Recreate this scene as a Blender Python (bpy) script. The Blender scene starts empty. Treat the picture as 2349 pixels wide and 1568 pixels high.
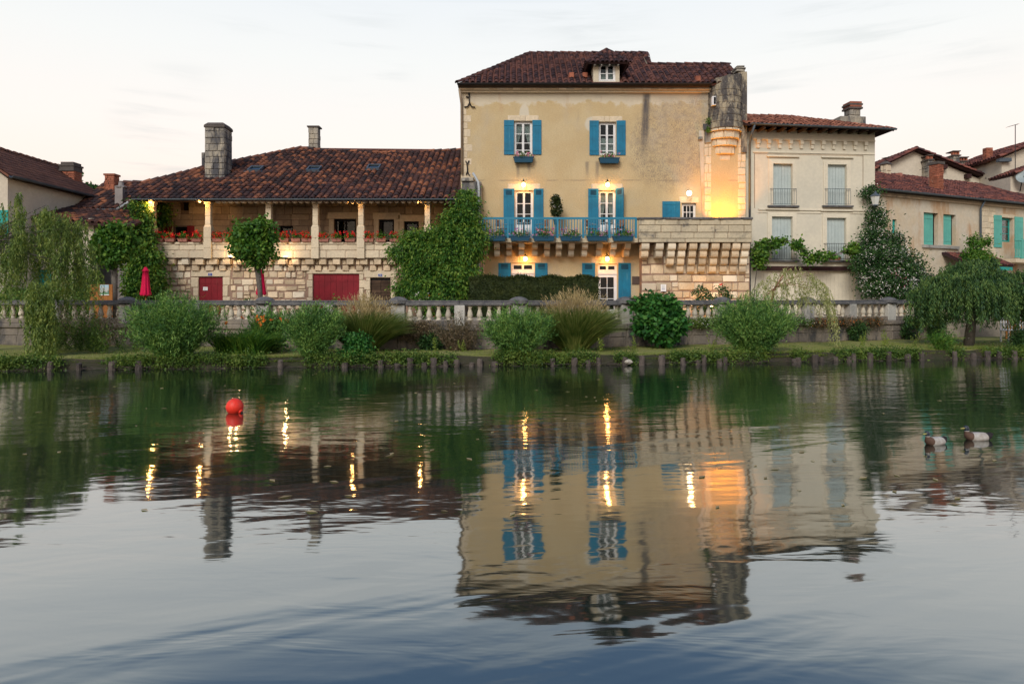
import bpy, math, random
import numpy as np
from mathutils import Vector, Matrix
R = math.radians
random.seed(7); rng = np.random.default_rng(7)
scene = bpy.context.scene
COL = scene.collection

# ---------------------------------------------------------------- camera
FP, CX, HY, CH = 1566.0, 1174.5, 684.0, 1.85      # photo measured on a 2349 px wide copy
cd = bpy.data.cameras.new('camera'); cam = bpy.data.objects.new('camera', cd); COL.objects.link(cam)
cd.sensor_width = 36; cd.lens = 36 * FP / 2349.0; cd.shift_y = -100.0 / 2349.0; cd.clip_end = 2000; cd.clip_start = .1
cam.location = (0, 0, CH); cam.rotation_euler = (R(90), 0, 0)
scene.camera = cam

# ---------------------------------------------------------------- node helper
class G:
    def __init__(s, nt): s.nt = nt; nt.nodes.clear()
    def n(s, t, ins=None, **kw):
        d = s.nt.nodes.new(t)
        for k, v in kw.items(): setattr(d, k, v)
        for k, v in (ins or {}).items(): s.put(d.inputs[k], v)
        return d
    def put(s, sock, v):
        if isinstance(v, bpy.types.NodeSocket): s.nt.links.new(v, sock)
        elif isinstance(v, bpy.types.Node): s.nt.links.new(v.outputs[0], sock)
        else:
            if isinstance(v, (tuple, list)) and len(v) == 3 and sock.type == 'RGBA': v = (*v, 1)
            sock.default_value = v
    def m(s, op, a, b=0.0, c=0.0, clamp=False):
        d = s.n('ShaderNodeMath', operation=op, use_clamp=clamp)
        for i, v in enumerate((a, b, c)): s.put(d.inputs[i], v)
        return d.outputs[0]
    def vm(s, op, a, b=(0, 0, 0)):
        d = s.n('ShaderNodeVectorMath', operation=op); s.put(d.inputs[0], a); s.put(d.inputs[1], b)
        return d.outputs[0]
    def mix(s, f, a, b, bt='MIX'):
        d = s.n('ShaderNodeMix', data_type='RGBA', blend_type=bt)
        s.put(d.inputs[0], f); s.put(d.inputs[6], a); s.put(d.inputs[7], b); return d.outputs[2]
    def noise(s, v, scale=1, detail=4, rough=.55, dist=0):
        return s.n('ShaderNodeTexNoise', {'Vector': v, 'Scale': scale, 'Detail': detail, 'Roughness': rough, 'Distortion': dist}).outputs[0]
    def step(s, x, a, b):
        d = s.n('ShaderNodeMapRange', {0: x, 1: a, 2: b}, interpolation_type='SMOOTHSTEP'); return d.outputs[0]
    def ramp(s, f, stops):
        d = s.n('ShaderNodeValToRGB'); s.put(d.inputs[0], f); e = d.color_ramp.elements
        while len(e) < len(stops): e.new(.5)
        for i, (p, c) in enumerate(stops): e[i].position = p; e[i].color = (*c, 1)
        return d.outputs[0]
    def pos(s): return s.n('ShaderNodeNewGeometry').outputs['Position']
    def rnd(s):
        a = s.n('ShaderNodeNewGeometry').outputs['Random Per Island']; b = s.n('ShaderNodeObjectInfo').outputs['Random']
        return s.m('FRACT', s.m('ADD', a, b))

# ---------------------------------------------------------------- sky, sun, exposure
SUN_EL, SUN_AZ = 36.0, 200.0          # soft evening light coming from behind the camera, a little from the left
world = bpy.data.worlds.new('World'); scene.world = world; world.use_nodes = True
g = G(world.node_tree)
dirv = g.n('ShaderNodeTexCoord').outputs['Generated']
sep = g.n('ShaderNodeSeparateXYZ', {0: dirv}); zz = sep.outputs[2]
haze = g.ramp(zz, [(0, (.98, .775, .64)), (.12, (.96, .80, .705)), (.22, (.90, .84, .795)), (.32, (.83, .835, .825)), (.395, (.77, .80, .825)),
                   (.425, (.50, .575, .66)), (.47, (.15, .25, .43)), (.60, (.075, .165, .37)), (1, (.085, .17, .37))])
haze = g.mix(g.m('MULTIPLY', g.m('MULTIPLY', g.step(sep.outputs[0], .0, .6), g.m('SUBTRACT', 1.0, g.step(zz, .08, .26))), .55), haze, (.99, .80, .73))
# thin streaks of dusk cloud
cv = g.n('ShaderNodeMapping', {0: dirv, 2: (0, R(14), 0), 3: (2.2, 2.2, 26)}).outputs[0]
c1 = g.noise(cv, 1.6, 6, .6, .3)
patch = g.step(g.noise(g.vm('ADD', dirv, (6.86, 2.1, 4.4)), 2.6, 2, .5), .50, .64)
cl = g.m('MULTIPLY', g.step(c1, .46, .70), patch)
haze = g.mix(g.m('MULTIPLY', cl, .52), haze, (.52, .56, .57))
nish = g.n('ShaderNodeTexSky', sky_type='NISHITA', sun_disc=False, sun_elevation=R(4), sun_rotation=R(SUN_AZ), altitude=120, air_density=1.2, dust_density=2.5)
skyc = g.mix(1.0, haze, g.vm('MULTIPLY', nish.outputs[0], (.012, .012, .012)), 'ADD')
bg = g.n('ShaderNodeBackground', {'Color': skyc, 'Strength': 1.0})
g.n('ShaderNodeOutputWorld', {0: bg})
sd = bpy.data.lights.new('sun', 'SUN'); sd.energy = 2.6; sd.angle = R(26); sd.color = (1, .94, .86)
sun = bpy.data.objects.new('sun', sd); COL.objects.link(sun)
a, e = R(SUN_AZ), R(SUN_EL)
sdir = Vector((math.sin(a) * math.cos(e), math.cos(a) * math.cos(e), math.sin(e)))
sun.rotation_euler = (-sdir).to_track_quat('-Z', 'Y').to_euler(); sun.location = sdir * 60
vs = scene.view_settings; vs.view_transform = 'Standard'; vs.look = 'None'; vs.exposure = 0.17; vs.gamma = 1
cy = scene.cycles; cy.max_bounces = 6; cy.diffuse_bounces = 3; cy.glossy_bounces = 3; cy.transmission_bounces = 3; cy.transparent_max_bounces = 8
cy.use_denoising = True; cy.sample_clamp_indirect = 4.0; cy.caustics_reflective = False; cy.caustics_refractive = False

# ---------------------------------------------------------------- materials
MATS = {}
def newmat(name):
    m = bpy.data.materials.new(name); m.use_nodes = True; MATS[name] = m
    return m, G(m.node_tree)
def finish(g, col, rough=.85, spec=.25, bump=None, bdist=.01, **kw):
    ins = {'Base Color': col, 'Roughness': rough, 'Specular IOR Level': spec}
    ins.update(kw)
    p = g.n('ShaderNodeBsdfPrincipled', ins)
    if bump is not None:
        b = g.n('ShaderNodeBump', {'Strength': 1.0, 'Distance': bdist, 'Height': bump}); g.put(p.inputs['Normal'], b)
    g.n('ShaderNodeOutputMaterial', {0: p}); return p
def mat(name, c1, c2=None, scale=2.0, rough=.85, rnd=0.0, bump=0.0, bscale=25, spec=.25, var=.25, stain=None, stain_at=(.52, .66), sscale=1.1, sstretch=(1, 1, .35), metal=0, rc=None):
    m, g = newmat(name); p = g.pos()
    c2 = c2 or tuple(x * (1 - var) for x in c1)
    col = g.mix(g.step(g.noise(p, scale, 6, .6), .3, .7), c1, c2)
    fine = g.noise(p, scale * 9, 4, .65)
    col = g.mix(1.0, col, g.ramp(fine, [(.25, (1 - var * .8,) * 3), (.75, (1 + var * .5,) * 3)]), 'MULTIPLY')
    if rnd or rc:
        r = g.rnd()
        if rc: col = g.mix(g.step(r, .55, .95), col, rc)
        r2 = g.m('FRACT', g.m('MULTIPLY', r, 7.31))
        col = g.mix(1.0, col, g.ramp(r2, [(0, (1 - rnd,) * 3), (1, (1 + rnd,) * 3)]), 'MULTIPLY')
    if stain:
        s = g.noise(g.vm('MULTIPLY', p, sstretch), sscale, 7, .68)
        col = g.mix(g.step(s, *stain_at), col, stain)
    bm = g.noise(p, bscale, 5, .65) if bump else None
    finish(g, col, rough, spec, bm, bump, Metallic=metal); return m

mat('stone', (.62, .49, .33), (.48, .37, .245), 1.6, rnd=.22, bump=.018, bscale=14, rc=(.64, .56, .43))
mat('stone_pale', (.62, .52, .37), (.55, .46, .33), 1.3, rnd=.09, bump=.01, stain=(.30, .24, .17), stain_at=(.60, .78))
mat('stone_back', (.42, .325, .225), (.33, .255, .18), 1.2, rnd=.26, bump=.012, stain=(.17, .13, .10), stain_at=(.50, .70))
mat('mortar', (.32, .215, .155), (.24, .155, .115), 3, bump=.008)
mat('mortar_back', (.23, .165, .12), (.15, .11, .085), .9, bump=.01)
mat('column_stone', (.60, .51, .37), (.54, .45, .32), 1.5, rnd=.07, bump=.006)
mat('chimney_stone', (.42, .37, .28), (.20, .19, .175), 1.1, rnd=.14, bump=.02, stain=(.07, .07, .075), stain_at=(.46, .62), sscale=1.5)
mat('brick', (.36, .125, .07), (.26, .09, .055), 3, rnd=.22, bump=.01)
mat('sooty', (.10, .085, .075), None, 3, bump=.01)
mat('blue', (.004, .155, .27), (.006, .115, .20), 1.8, rough=.6, spec=.3, var=.16, bump=.003, bscale=45, stain=(.06, .22, .31), stain_at=(.56, .78), sscale=3.0, sstretch=(2.5, 1, .3))
mat('blue_dark', (.006, .055, .10), None, 2, rough=.5, var=.15)
mat('blue_rail', (.010, .175, .28), None, 3, rough=.45, spec=.4, var=.12)
mat('red_paint', (.225, .011, .020), (.165, .009, .015), 1.8, rough=.65, var=.18, bump=.003, bscale=40, stain=(.25, .045, .04), stain_at=(.58, .80), sscale=3.0, sstretch=(2.5, 1, .3))
mat('teal', (.11, .40, .33), (.085, .33, .28), 1.5, rough=.6, var=.12)
mat('teal_dark', (.02, .30, .26), None, 1.5, rough=.6, var=.2)
mat('grey_shutter', (.43, .49, .47), (.37, .43, .42), 1.5, rough=.7, var=.12)
mat('white_paint', (.72, .72, .72), (.62, .62, .61), 2, rough=.5, var=.06)
mat('zinc', (.10, .125, .15), (.075, .095, .115), 2, rough=.5, metal=.2)
mat('zinc_light', (.42, .45, .47), (.33, .36, .38), 2, rough=.45)
mat('iron', (.018, .016, .017), None, 4, rough=.6)
mat('wood_dark', (.085, .052, .032), (.05, .03, .02), 3, rnd=.25, bump=.006)
mat('wood_grey', (.115, .094, .080), (.060, .050, .045), 5, rnd=.3, bump=.02, bscale=18)
mat('wood_orange', (.36, .145, .035), (.26, .10, .03), 2, rnd=.1)
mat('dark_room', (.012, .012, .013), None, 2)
mat('curtain', (.62, .60, .56), (.50, .49, .46), 6, rough=.95, var=.1)
mat('terracotta', (.36, .155, .115), (.29, .12, .09), 3, rnd=.12)
mat('soil', (.04, .028, .02))
mat('bal_stone', (.55, .49, .38), (.42, .38, .31), 2.2, rnd=.18, bump=.012, stain=(.12, .12, .115), stain_at=(.55, .74), sscale=2.6)
mat('bal_pier', (.47, .45, .40), (.36, .35, .32), 1.8, rnd=.22, bump=.012, stain=(.085, .09, .10), stain_at=(.52, .68), sscale=2.2)
mat('bal_rail', (.085, .085, .09), (.16, .155, .15), 5, bump=.03, bscale=22, var=.4, stain=(.27, .25, .21), stain_at=(.60, .72), sscale=9, sstretch=(1, 1, 1))
mat('bal_wall', (.25, .21, .165), (.16, .14, .12), 1.2, bump=.03, bscale=9, stain=(.06, .06, .062), stain_at=(.50, .64), sscale=1.3)
mat('gravel', (.36, .31, .24), None, 6)
mat('soil_bank', (.045, .036, .024), (.03, .035, .015), 2.5, bump=.05, bscale=8)
mat('lawn', (.20, .215, .05), (.27, .255, .085), 1.1, bump=.03, bscale=30, var=.35)
mat('pale_wall', (.60, .55, .435), (.53, .495, .40), .9, var=.10, bump=.006, stain=(.40, .36, .28), stain_at=(.56, .78))
mat('pale_trim', (.66, .60, .47), (.58, .53, .42), 1.2, var=.12, bump=.005, stain=(.33, .28, .21), stain_at=(.60, .80), sscale=2.0)
mat('right_wall', (.52, .42, .29), (.52, .47, .38), .7, var=.16, bump=.01, stain=(.40, .25, .14), stain_at=(.48, .68), sscale=1.0)
mat('grey_wall', (.28, .255, .24), (.22, .20, .19), .8, var=.15, bump=.008)
mat('cream_wall', (.56, .50, .40), (.50, .44, .35), .8, var=.15, bump=.01)
mat('beam', (.055, .022, .020), (.035, .016, .015), 3, var=.3)
mat('brown_tile', (.16, .068, .042), (.105, .048, .034), 2.5, rnd=.22, bump=.01)
mat('umbrella', (.62, .006, .065), (.50, .005, .05), 2, rough=.8, var=.12)
mat('buoy', (.80, .040, .020), (.68, .03, .015), 6, rough=.5, spec=.35, var=.16, bump=.003, bscale=30, stain=(.42, .07, .045), stain_at=(.56, .74), sscale=7, sstretch=(1, 1, 1))
mat('lantern_glass', (.55, .56, .52), None, 3, rough=.25, spec=.5, var=.05)
mat('paper', (.78, .78, .77), None, 3, var=.03)
mat('sign_blue', (.015, .04, .22), None, 3, rough=.3, spec=.5, var=.03)
mat('bronze', (.085, .055, .042), (.06, .042, .036), 6, rough=.55)
mat('dish', (.30, .36, .37), None, 2, rough=.5)
mat('bark', (.13, .115, .095), (.07, .06, .05), 6, bump=.03, bscale=18, stain=(.28, .27, .24), stain_at=(.58, .66), sscale=6, sstretch=(1, 1, 1))
mat('rattan', (.30, .16, .09), None, 8)
mat('steel', (.45, .46, .47), None, 3, rough=.35, metal=.6)
mat('limestone', (.50, .46, .38), None, 4, bump=.02)
mat('petal_red', (.75, .035, .02), (.60, .015, .02), 30, rnd=.3)
mat('petal_pink', (.68, .22, .30), (.55, .10, .22), 30, rnd=.4, rc=(.62, .42, .5))
mat('petal_white', (.72, .70, .66), (.62, .58, .5), 30, rnd=.15)
mat('petal_orange', (.80, .22, .03), None, 30, rnd=.2)
mat('petal_mix', (.50, .06, .20), (.20, .05, .30), 20, rnd=.4, rc=(.68, .62, .64))

def tiles(name, dark, mid, lite, pos=(.25, .62, .93)):
    m, g = newmat(name); p = g.pos(); r = g.rnd()
    r = g.m('ADD', g.m('MULTIPLY', r, .72), g.m('MULTIPLY', g.noise(p, .55, 3), .42))
    col = g.ramp(r, [(pos[0], dark), (pos[1], mid), (pos[2], lite)])
    n = g.noise(p, 9, 5, .7)
    col = g.mix(g.step(n, .5, .72), col, tuple(x * .35 + .012 for x in dark))
    finish(g, col, .9, .2, g.noise(p, 40, 4), .006)
tiles('tile', (.034, .024, .025), (.080, .038, .031), (.30, .115, .058), (.26, .62, .97))
tiles('tile_main', (.032, .019, .021), (.072, .034, .031), (.14, .058, .042), (.25, .62, .98))
tiles('tile_pale', (.11, .045, .034), (.22, .085, .055), (.34, .15, .095), (.2, .55, .95))
tiles('tile_right', (.050, .026, .028), (.13, .050, .042), (.24, .085, .06), (.22, .58, .95))

# the main house's rendered front: patches, rain streaks and lichen that belong to the wall itself
m, g = newmat('render_main'); p = g.pos(); sp = g.n('ShaderNodeSeparateXYZ', {0: p}); px, pz = sp.outputs[0], sp.outputs[2]
col = g.mix(g.step(g.noise(p, .8, 6, .6), .35, .7), (.50, .385, .215), (.535, .43, .258))
col = g.mix(1.0, col, g.ramp(g.noise(g.vm('MULTIPLY', p, (1, 1, 2.2)), 16, 6, .7), [(.25, (.70, .69, .68)), (.75, (1.14, 1.14, 1.14))]), 'MULTIPLY')
wob = g.m('MULTIPLY', g.m('SUBTRACT', g.noise(p, 1.6, 5, .6), .5), 1.3)
band = g.step(g.m('ADD', pz, wob), 10.35, 10.5)
col = g.mix(g.m('MULTIPLY', band, .75), col, (.55, .50, .40))
def blob(cx, cz, rx, rz):
    d = g.m('ADD', g.m('POWER', g.m('DIVIDE', g.m('SUBTRACT', px, cx), rx), 2.0), g.m('POWER', g.m('DIVIDE', g.m('SUBTRACT', pz, cz), rz), 2.0))
    return g.m('SUBTRACT', 1.0, g.step(g.m('ADD', d, g.m('MULTIPLY', wob, .7)), .55, 1.1))
for bx_, bz_, rx_, rz_ in ((.55, 9.75, .25, .75), (3.5, 9.5, .33, .36)):
    col = g.mix(g.m('MULTIPLY', blob(bx_, bz_, rx_, rz_), .8), col, (.56, .52, .43))
spk = g.m('MAXIMUM', g.step(g.noise(g.vm('MULTIPLY', p, (1, 1, .5)), 24, 7, .8), .47, .63), g.m('MULTIPLY', g.step(g.noise(p, 3.5, 6, .7), .45, .65), .55))
dk = g.m('MAXIMUM', blob(6.9, 8.6, 1.9, 2.1), g.m('MULTIPLY', blob(8.2, 9.4, 1.0, 1.6), .9))
col = g.mix(g.m('MULTIPLY', g.m('MULTIPLY', dk, spk), .92), col, (.135, .11, .10))
sw = g.m('ADD', px, g.m('MULTIPLY', pz, -.045))
strk = g.m('MULTIPLY', g.m('SUBTRACT', 1.0, g.step(g.m('ABSOLUTE', g.m('SUBTRACT', sw, 5.43)), .06, .24)), g.m('MULTIPLY', g.step(pz, 7.4, 9.6), g.m('SUBTRACT', 1.0, g.step(pz, 10.75, 10.95))))
col = g.mix(g.m('MULTIPLY', strk, g.m('ADD', .35, g.m('MULTIPLY', g.noise(g.vm('MULTIPLY', p, (3, 3, .4)), 4, 5), .9))), col, (.060, .060, .072))
rst = g.step(g.noise(g.vm('MULTIPLY', p, (1.8, 1, .3)), 1.5, 6, .65), .56, .76)
col = g.mix(g.m('MULTIPLY', g.m('MULTIPLY', rst, g.step(pz, 9.2, 10.9)), .55), col, (.40, .235, .13))
gen = g.step(g.noise(g.vm('MULTIPLY', p, (1.3, 1, .25)), 1.7, 8, .72), .58, .80)
col = g.mix(g.m('MULTIPLY', gen, .62), col, (.25, .20, .15))
crk = g.m('MULTIPLY', g.m('SUBTRACT', 1.0, g.step(g.m('ABSOLUTE', g.m('ADD', g.m('SUBTRACT', pz, 7.03), g.m('MULTIPLY', wob, .04))), .004, .022)), g.step(g.noise(p, .8, 3), .40, .5))
col = g.mix(g.m('MULTIPLY', crk, .75), col, (.13, .10, .08))
gry = g.step(g.noise(g.vm('MULTIPLY', p, (1, 1, .8)), .55, 7, .68), .48, .70)
col = g.mix(g.m('MULTIPLY', gry, .55), col, (.38, .335, .27))
for bx_, rz_ in ((.25, .9), (3.75, 1.1), (3.3, .8), (.75, .6)):
    st_ = g.m('MULTIPLY', g.m('SUBTRACT', 1.0, g.step(g.m('ABSOLUTE', g.m('SUBTRACT', g.m('ADD', px, g.m('MULTIPLY', wob, .12)), bx_)), .02, .12)), g.m('MULTIPLY', g.step(pz, 7.75 - rz_, 7.7), g.m('SUBTRACT', 1.0, g.step(pz, 7.8, 7.9))))
    col = g.mix(g.m('MULTIPLY', st_, .6), col, (.13, .115, .105))
fsp = g.step(g.noise(p, 38, 5, .8), .60, .72)
col = g.mix(g.m('MULTIPLY', fsp, .45), col, (.24, .195, .145))
finish(g, col, .92, .15, g.noise(p, 22, 7, .75), .022)
# turret: the same stone, heavily weathered
m, g = newmat('turret_stone'); p = g.pos(); sp = g.n('ShaderNodeSeparateXYZ', {0: p})
col = g.mix(g.step(g.noise(p, 1.5, 5), .35, .65), (.40, .34, .235), (.30, .255, .18))
s = g.step(g.noise(g.vm('MULTIPLY', p, (1.4, 1.4, .5)), 2.0, 8, .75), .38, .55)
col = g.mix(g.m('MULTIPLY', s, .92), col, (.055, .052, .056))
col = g.mix(g.m('MULTIPLY', g.step(g.noise(p, 7, 5, .7), .58, .68), .6), col, (.43, .40, .34))
finish(g, col, .92, .15, g.noise(p, 18, 6, .7), .02)
# terrace parapet: ashlar with black crust
mat('parapet_stone', (.50, .43, .30), (.43, .37, .265), 1.4, rnd=.08, bump=.014, stain=(.10, .095, .09), stain_at=(.50, .70), sscale=1.7, sstretch=(.8, 1, 1.0))

# glass
m, g = newmat('glass')
fr = g.n('ShaderNodeFresnel', {0: 1.5}).outputs[0]
gl = g.n('ShaderNodeBsdfGlossy', {'Color': (.9, .93, .95), 'Roughness': .03}); tr = g.n('ShaderNodeBsdfTransparent', {0: (.72, .78, .78)})
ms = g.n('ShaderNodeMixShader', {0: g.m('MULTIPLY', fr, .5)}); g.put(ms.inputs[1], tr); g.put(ms.inputs[2], gl)
g.n('ShaderNodeOutputMaterial', {0: ms})
# bulbs
def emit(name, c, s):
    m, g = newmat(name); e = g.n('ShaderNodeEmission', {0: c, 1: s}); g.n('ShaderNodeOutputMaterial', {0: e})
emit('bulb', (1, .62, .22), 22); emit('bulb_eave', (1, .50, .12), 18); emit('globe', (1, .82, .52), 9)
# leaves
def leafmat(name, a, b, c, trans=.22):
    m, g = newmat(name); r = g.n('ShaderNodeNewGeometry').outputs['Random Per Island']; p = g.pos()
    f = g.m('ADD', g.m('MULTIPLY', r, .62), g.m('MULTIPLY', g.step(g.noise(p, 2.2, 4), .3, .7), .38))
    col = g.ramp(f, [(.16, a), (.5, b), (.88, c)])
    d = g.n('ShaderNodeBsdfPrincipled', {'Base Color': col, 'Roughness': .55, 'Specular IOR Level': .25})
    t = g.n('ShaderNodeBsdfTranslucent', {0: g.mix(1.0, col, (1.2, 1.35, .6), 'MULTIPLY')})
    ms = g.n('ShaderNodeMixShader', {0: trans}); g.put(ms.inputs[1], d); g.put(ms.inputs[2], t)
    g.n('ShaderNodeOutputMaterial', {0: ms})
leafmat('leaf_willow', (.045, .085, .016), (.12, .185, .038), (.26, .30, .065))
leafmat('leaf_willow_dark', (.014, .045, .018), (.050, .115, .032), (.16, .24, .06))
leafmat('leaf_willow_pale', (.14, .17, .05), (.28, .30, .11), (.42, .41, .19))
leafmat('leaf_shrub', (.028, .085, .022), (.095, .215, .045), (.25, .38, .085))
leafmat('leaf_dark', (.010, .034, .010), (.026, .075, .020), (.075, .15, .035))
leafmat('leaf_hedge', (.012, .024, .006), (.028, .045, .010), (.06, .075, .016), .2)
leafmat('leaf_bright', (.022, .075, .010), (.058, .155, .018), (.16, .26, .035))
leafmat('leaf_creeper', (.014, .058, .008), (.055, .15, .018), (.20, .29, .04))
leafmat('leaf_grass', (.075, .13, .018), (.16, .23, .035), (.27, .31, .06))
leafmat('leaf_bank', (.030, .075, .014), (.085, .155, .026), (.18, .24, .045))
leafmat('leaf_pampas', (.050, .10, .02), (.13, .19, .042), (.27, .28, .085), .25)
leafmat('plume', (.27, .20, .10), (.42, .32, .17), (.55, .43, .24), .3)
leafmat('leaf_dry', (.05, .05, .025), (.13, .10, .055), (.24, .17, .11), .2)
leafmat('leaf_ivy', (.010, .055, .010), (.026, .12, .020), (.09, .22, .04))

# water: a dark, slightly silty river, mirror-like, with soft ripples
m, g = newmat('river'); p = g.pos()
rot = g.n('ShaderNodeVectorRotate', {'Vector': p, 'Angle': R(-24)}, rotation_type='Z_AXIS').outputs[0]
big = g.noise(g.vm('MULTIPLY', rot, (.22, .9, 1)), 1.0, 3, .5, .4)
mid_ = g.noise(g.vm('MULTIPLY', p, (1.1, 3.2, 1)), 1.0, 3, .5, .5)
fin = g.noise(g.vm('MULTIPLY', p, (2.0, 11, 1)), 1.0, 3, .55, .3)
py_ = g.n('ShaderNodeSeparateXYZ', {0: p}).outputs[1]
calm = g.step(g.noise(g.vm('MULTIPLY', rot, (.10, .30, 1)), 1.0, 3, .5), .38, .62)
far = g.step(py_, 3.0, 13.0)
h = g.m('ADD', g.m('MULTIPLY', big, .0155),
        g.m('ADD', g.m('MULTIPLY', g.m('MULTIPLY', mid_, g.m('MULTIPLY', g.m('ADD', .3, g.m('MULTIPLY', far, .7)), g.m('ADD', .25, g.m('MULTIPLY', calm, .9)))), .0096),
            g.m('MULTIPLY', g.m('MULTIPLY', fin, g.m('ADD', .05, g.m('MULTIPLY', far, .9))), .0026)))
bmp = g.n('ShaderNodeBump', {'Strength': 1.0, 'Distance': 1.0, 'Height': h})
fr = g.n('ShaderNodeFresnel', {0: 1.333, 'Normal': bmp}).outputs[0]
fac = g.m('POWER', fr, .44)
df = g.n('ShaderNodeBsdfDiffuse', {0: (.010, .020, .014)}); gl = g.n('ShaderNodeBsdfGlossy', {'Color': (.95, .97, .97), 'Roughness': .045, 'Normal': bmp})
ms = g.n('ShaderNodeMixShader', {0: fac}); g.put(ms.inputs[1], df); g.put(ms.inputs[2], gl)
g.n('ShaderNodeOutputMaterial', {0: ms})

# ---------------------------------------------------------------- geometry helpers
def X(px, Y): return (px - CX) / FP * Y
def Z(py, Y): return CH + (HY - py) / FP * Y
def P(px, py, Y): return Vector((X(px, Y), Y, Z(py, Y)))
CT = [Matrix.Identity(4)]           # frame in which the following pieces are laid out
WL = {}                             # world position of every object that may become a parent
ORD = ['first', 'second', 'third', 'fourth', 'fifth', 'sixth', 'seventh', 'eighth', 'ninth', 'tenth', 'eleventh', 'twelfth', 'thirteenth',
       'fourteenth', 'fifteenth', 'sixteenth', 'seventeenth', 'eighteenth', 'nineteenth']
def ordn(i):
    if i < 19: return ORD[i]
    t = ['twentieth', 'thirtieth', 'fortieth', 'fiftieth']; w = ['twenty', 'thirty', 'forty', 'fifty']
    n = i + 1
    return t[n // 10 - 2] if n % 10 == 0 else w[n // 10 - 2] + '-' + ORD[n % 10 - 1]
def tag(o, label, cat, group=None, kind=None):
    if label: o['label'] = label
    if cat: o['category'] = cat
    if group: o['group'] = group
    if kind: o['kind'] = kind
    return o
def thing(name, label, cat, loc, group=None):
    o = bpy.data.objects.new(name, None); o.empty_display_size = .2; COL.objects.link(o)
    w = CT[0] @ Vector(loc); o.location = w; WL[o.name] = w
    return tag(o, label, cat, group)
def link(name, me, parent, loc, rot=None, scale=None):
    """a mesh object whose place is given in the current frame"""
    o = bpy.data.objects.new(name, me); COL.objects.link(o)
    Mx = CT[0] @ Matrix.Translation(loc)
    if rot is not None: Mx = Mx @ (rot if isinstance(rot, Matrix) else Matrix.Rotation(rot, 4, 'Z'))
    w = Mx.to_translation(); q = Mx.to_3x3().normalized().to_euler()
    o.location = w - (WL[parent.name] if parent else Vector()); o.rotation_euler = q
    if scale is not None: o.scale = scale
    if parent: o.parent = parent
    WL[o.name] = w
    return o
class MB:
    def __init__(s): s.v = []; s.f = []; s.mi = []; s.cm = 0
    def add(s, vs, fs):
        o = len(s.v); s.v += [tuple(v) for v in vs]
        for f in fs: s.f.append(tuple(i + o for i in f)); s.mi.append(s.cm)
        return s
    def hexa(s, p):
        return s.add(p, [(0, 1, 2, 3), (7, 6, 5, 4), (0, 4, 5, 1), (1, 5, 6, 2), (2, 6, 7, 3), (3, 7, 4, 0)])
    def box(s, x0, x1, y0, y1, z0, z1):
        return s.hexa([(x0, y0, z0), (x0, y1, z0), (x1, y1, z0), (x1, y0, z0), (x0, y0, z1), (x0, y1, z1), (x1, y1, z1), (x1, y0, z1)])
    def poly(s, pts, off):
        """a flat polygon thickened by the vector off"""
        n = len(pts); off = Vector(off); q = [Vector(p) for p in pts]
        return s.add(q + [p + off for p in q], [tuple(range(n)), tuple(range(2 * n - 1, n - 1, -1))] + [(i, i + n, (i + 1) % n + n, (i + 1) % n) for i in range(n)])
    def tube(s, pts, r, n=6):
        pts = [Vector(p) for p in pts]; m = len(pts)
        rs = r if isinstance(r, (list, tuple)) else [r] * m
        vs = []; ref = Vector((0, 0, 1)) if abs((pts[-1] - pts[0]).normalized().z) < .9 else Vector((1, 0, 0))
        for i, p in enumerate(pts):
            d = (pts[min(i + 1, m - 1)] - pts[max(i - 1, 0)]).normalized(); u = d.cross(ref).normalized(); w = d.cross(u)
            vs += [p + (u * math.cos(k * 2 * math.pi / n) + w * math.sin(k * 2 * math.pi / n)) * rs[i] for k in range(n)]
        fs = [(i * n + k, i * n + (k + 1) % n, (i + 1) * n + (k + 1) % n, (i + 1) * n + k) for i in range(m - 1) for k in range(n)]
        fs += [tuple(range(n - 1, -1, -1)), tuple(range((m - 1) * n, m * n))]
        return s.add(vs, fs)
    def lathe(s, c, prof, n=14, sq=False):
        cx, cy, cz = c; vs = []
        for r, z in prof:
            for k in range(n):
                t = 2 * math.pi * k / n + (math.pi / n if sq else 0)
                vs.append((cx + r * math.cos(t), cy + r * math.sin(t), cz + z))
        m = len(prof)
        fs = [(i * n + k, i * n + (k + 1) % n, (i + 1) * n + (k + 1) % n, (i + 1) * n + k) for i in range(m - 1) for k in range(n)]
        fs += [tuple(range(n - 1, -1, -1)), tuple(range((m - 1) * n, m * n))]
        return s.add(vs, fs)
    def mesh(s, name, mats, smooth=False, T=None):
        me = bpy.data.meshes.new(name); me.from_pydata([tuple(v) for v in s.v], [], s.f)
        for mm in (mats if isinstance(mats, (list, tuple)) else [mats]): me.materials.append(MATS[mm])
        if any(s.mi): me.polygons.foreach_set('material_index', s.mi)
        if smooth: me.polygons.foreach_set('use_smooth', [True] * len(me.polygons))
        me.update(); return me
    def build(s, name, mats, parent=None, smooth=False, bevel=0):
        W = [CT[0] @ Vector(v) for v in s.v]
        xs = [v.x for v in W]; ys = [v.y for v in W]; zs = [v.z for v in W]
        c = Vector(((min(xs) + max(xs)) / 2, (min(ys) + max(ys)) / 2, min(zs)))
        s.v = [v - c for v in W]
        o = bpy.data.objects.new(name, s.mesh(name, mats, smooth)); COL.objects.link(o)
        o.location = c - (WL[parent.name] if parent else Vector()); WL[o.name] = c
        if parent: o.parent = parent
        if bevel:
            b = o.modifiers.new('bevel', 'BEVEL'); b.width = bevel; b.segments = 2; b.limit_method = 'ANGLE'
        return o
def struct(o): o['kind'] = 'structure'; return o
def boxp(name, mt, parent, *b, bevel=0): return MB().box(*b).build(name, mt, parent, bevel=bevel)

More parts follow.
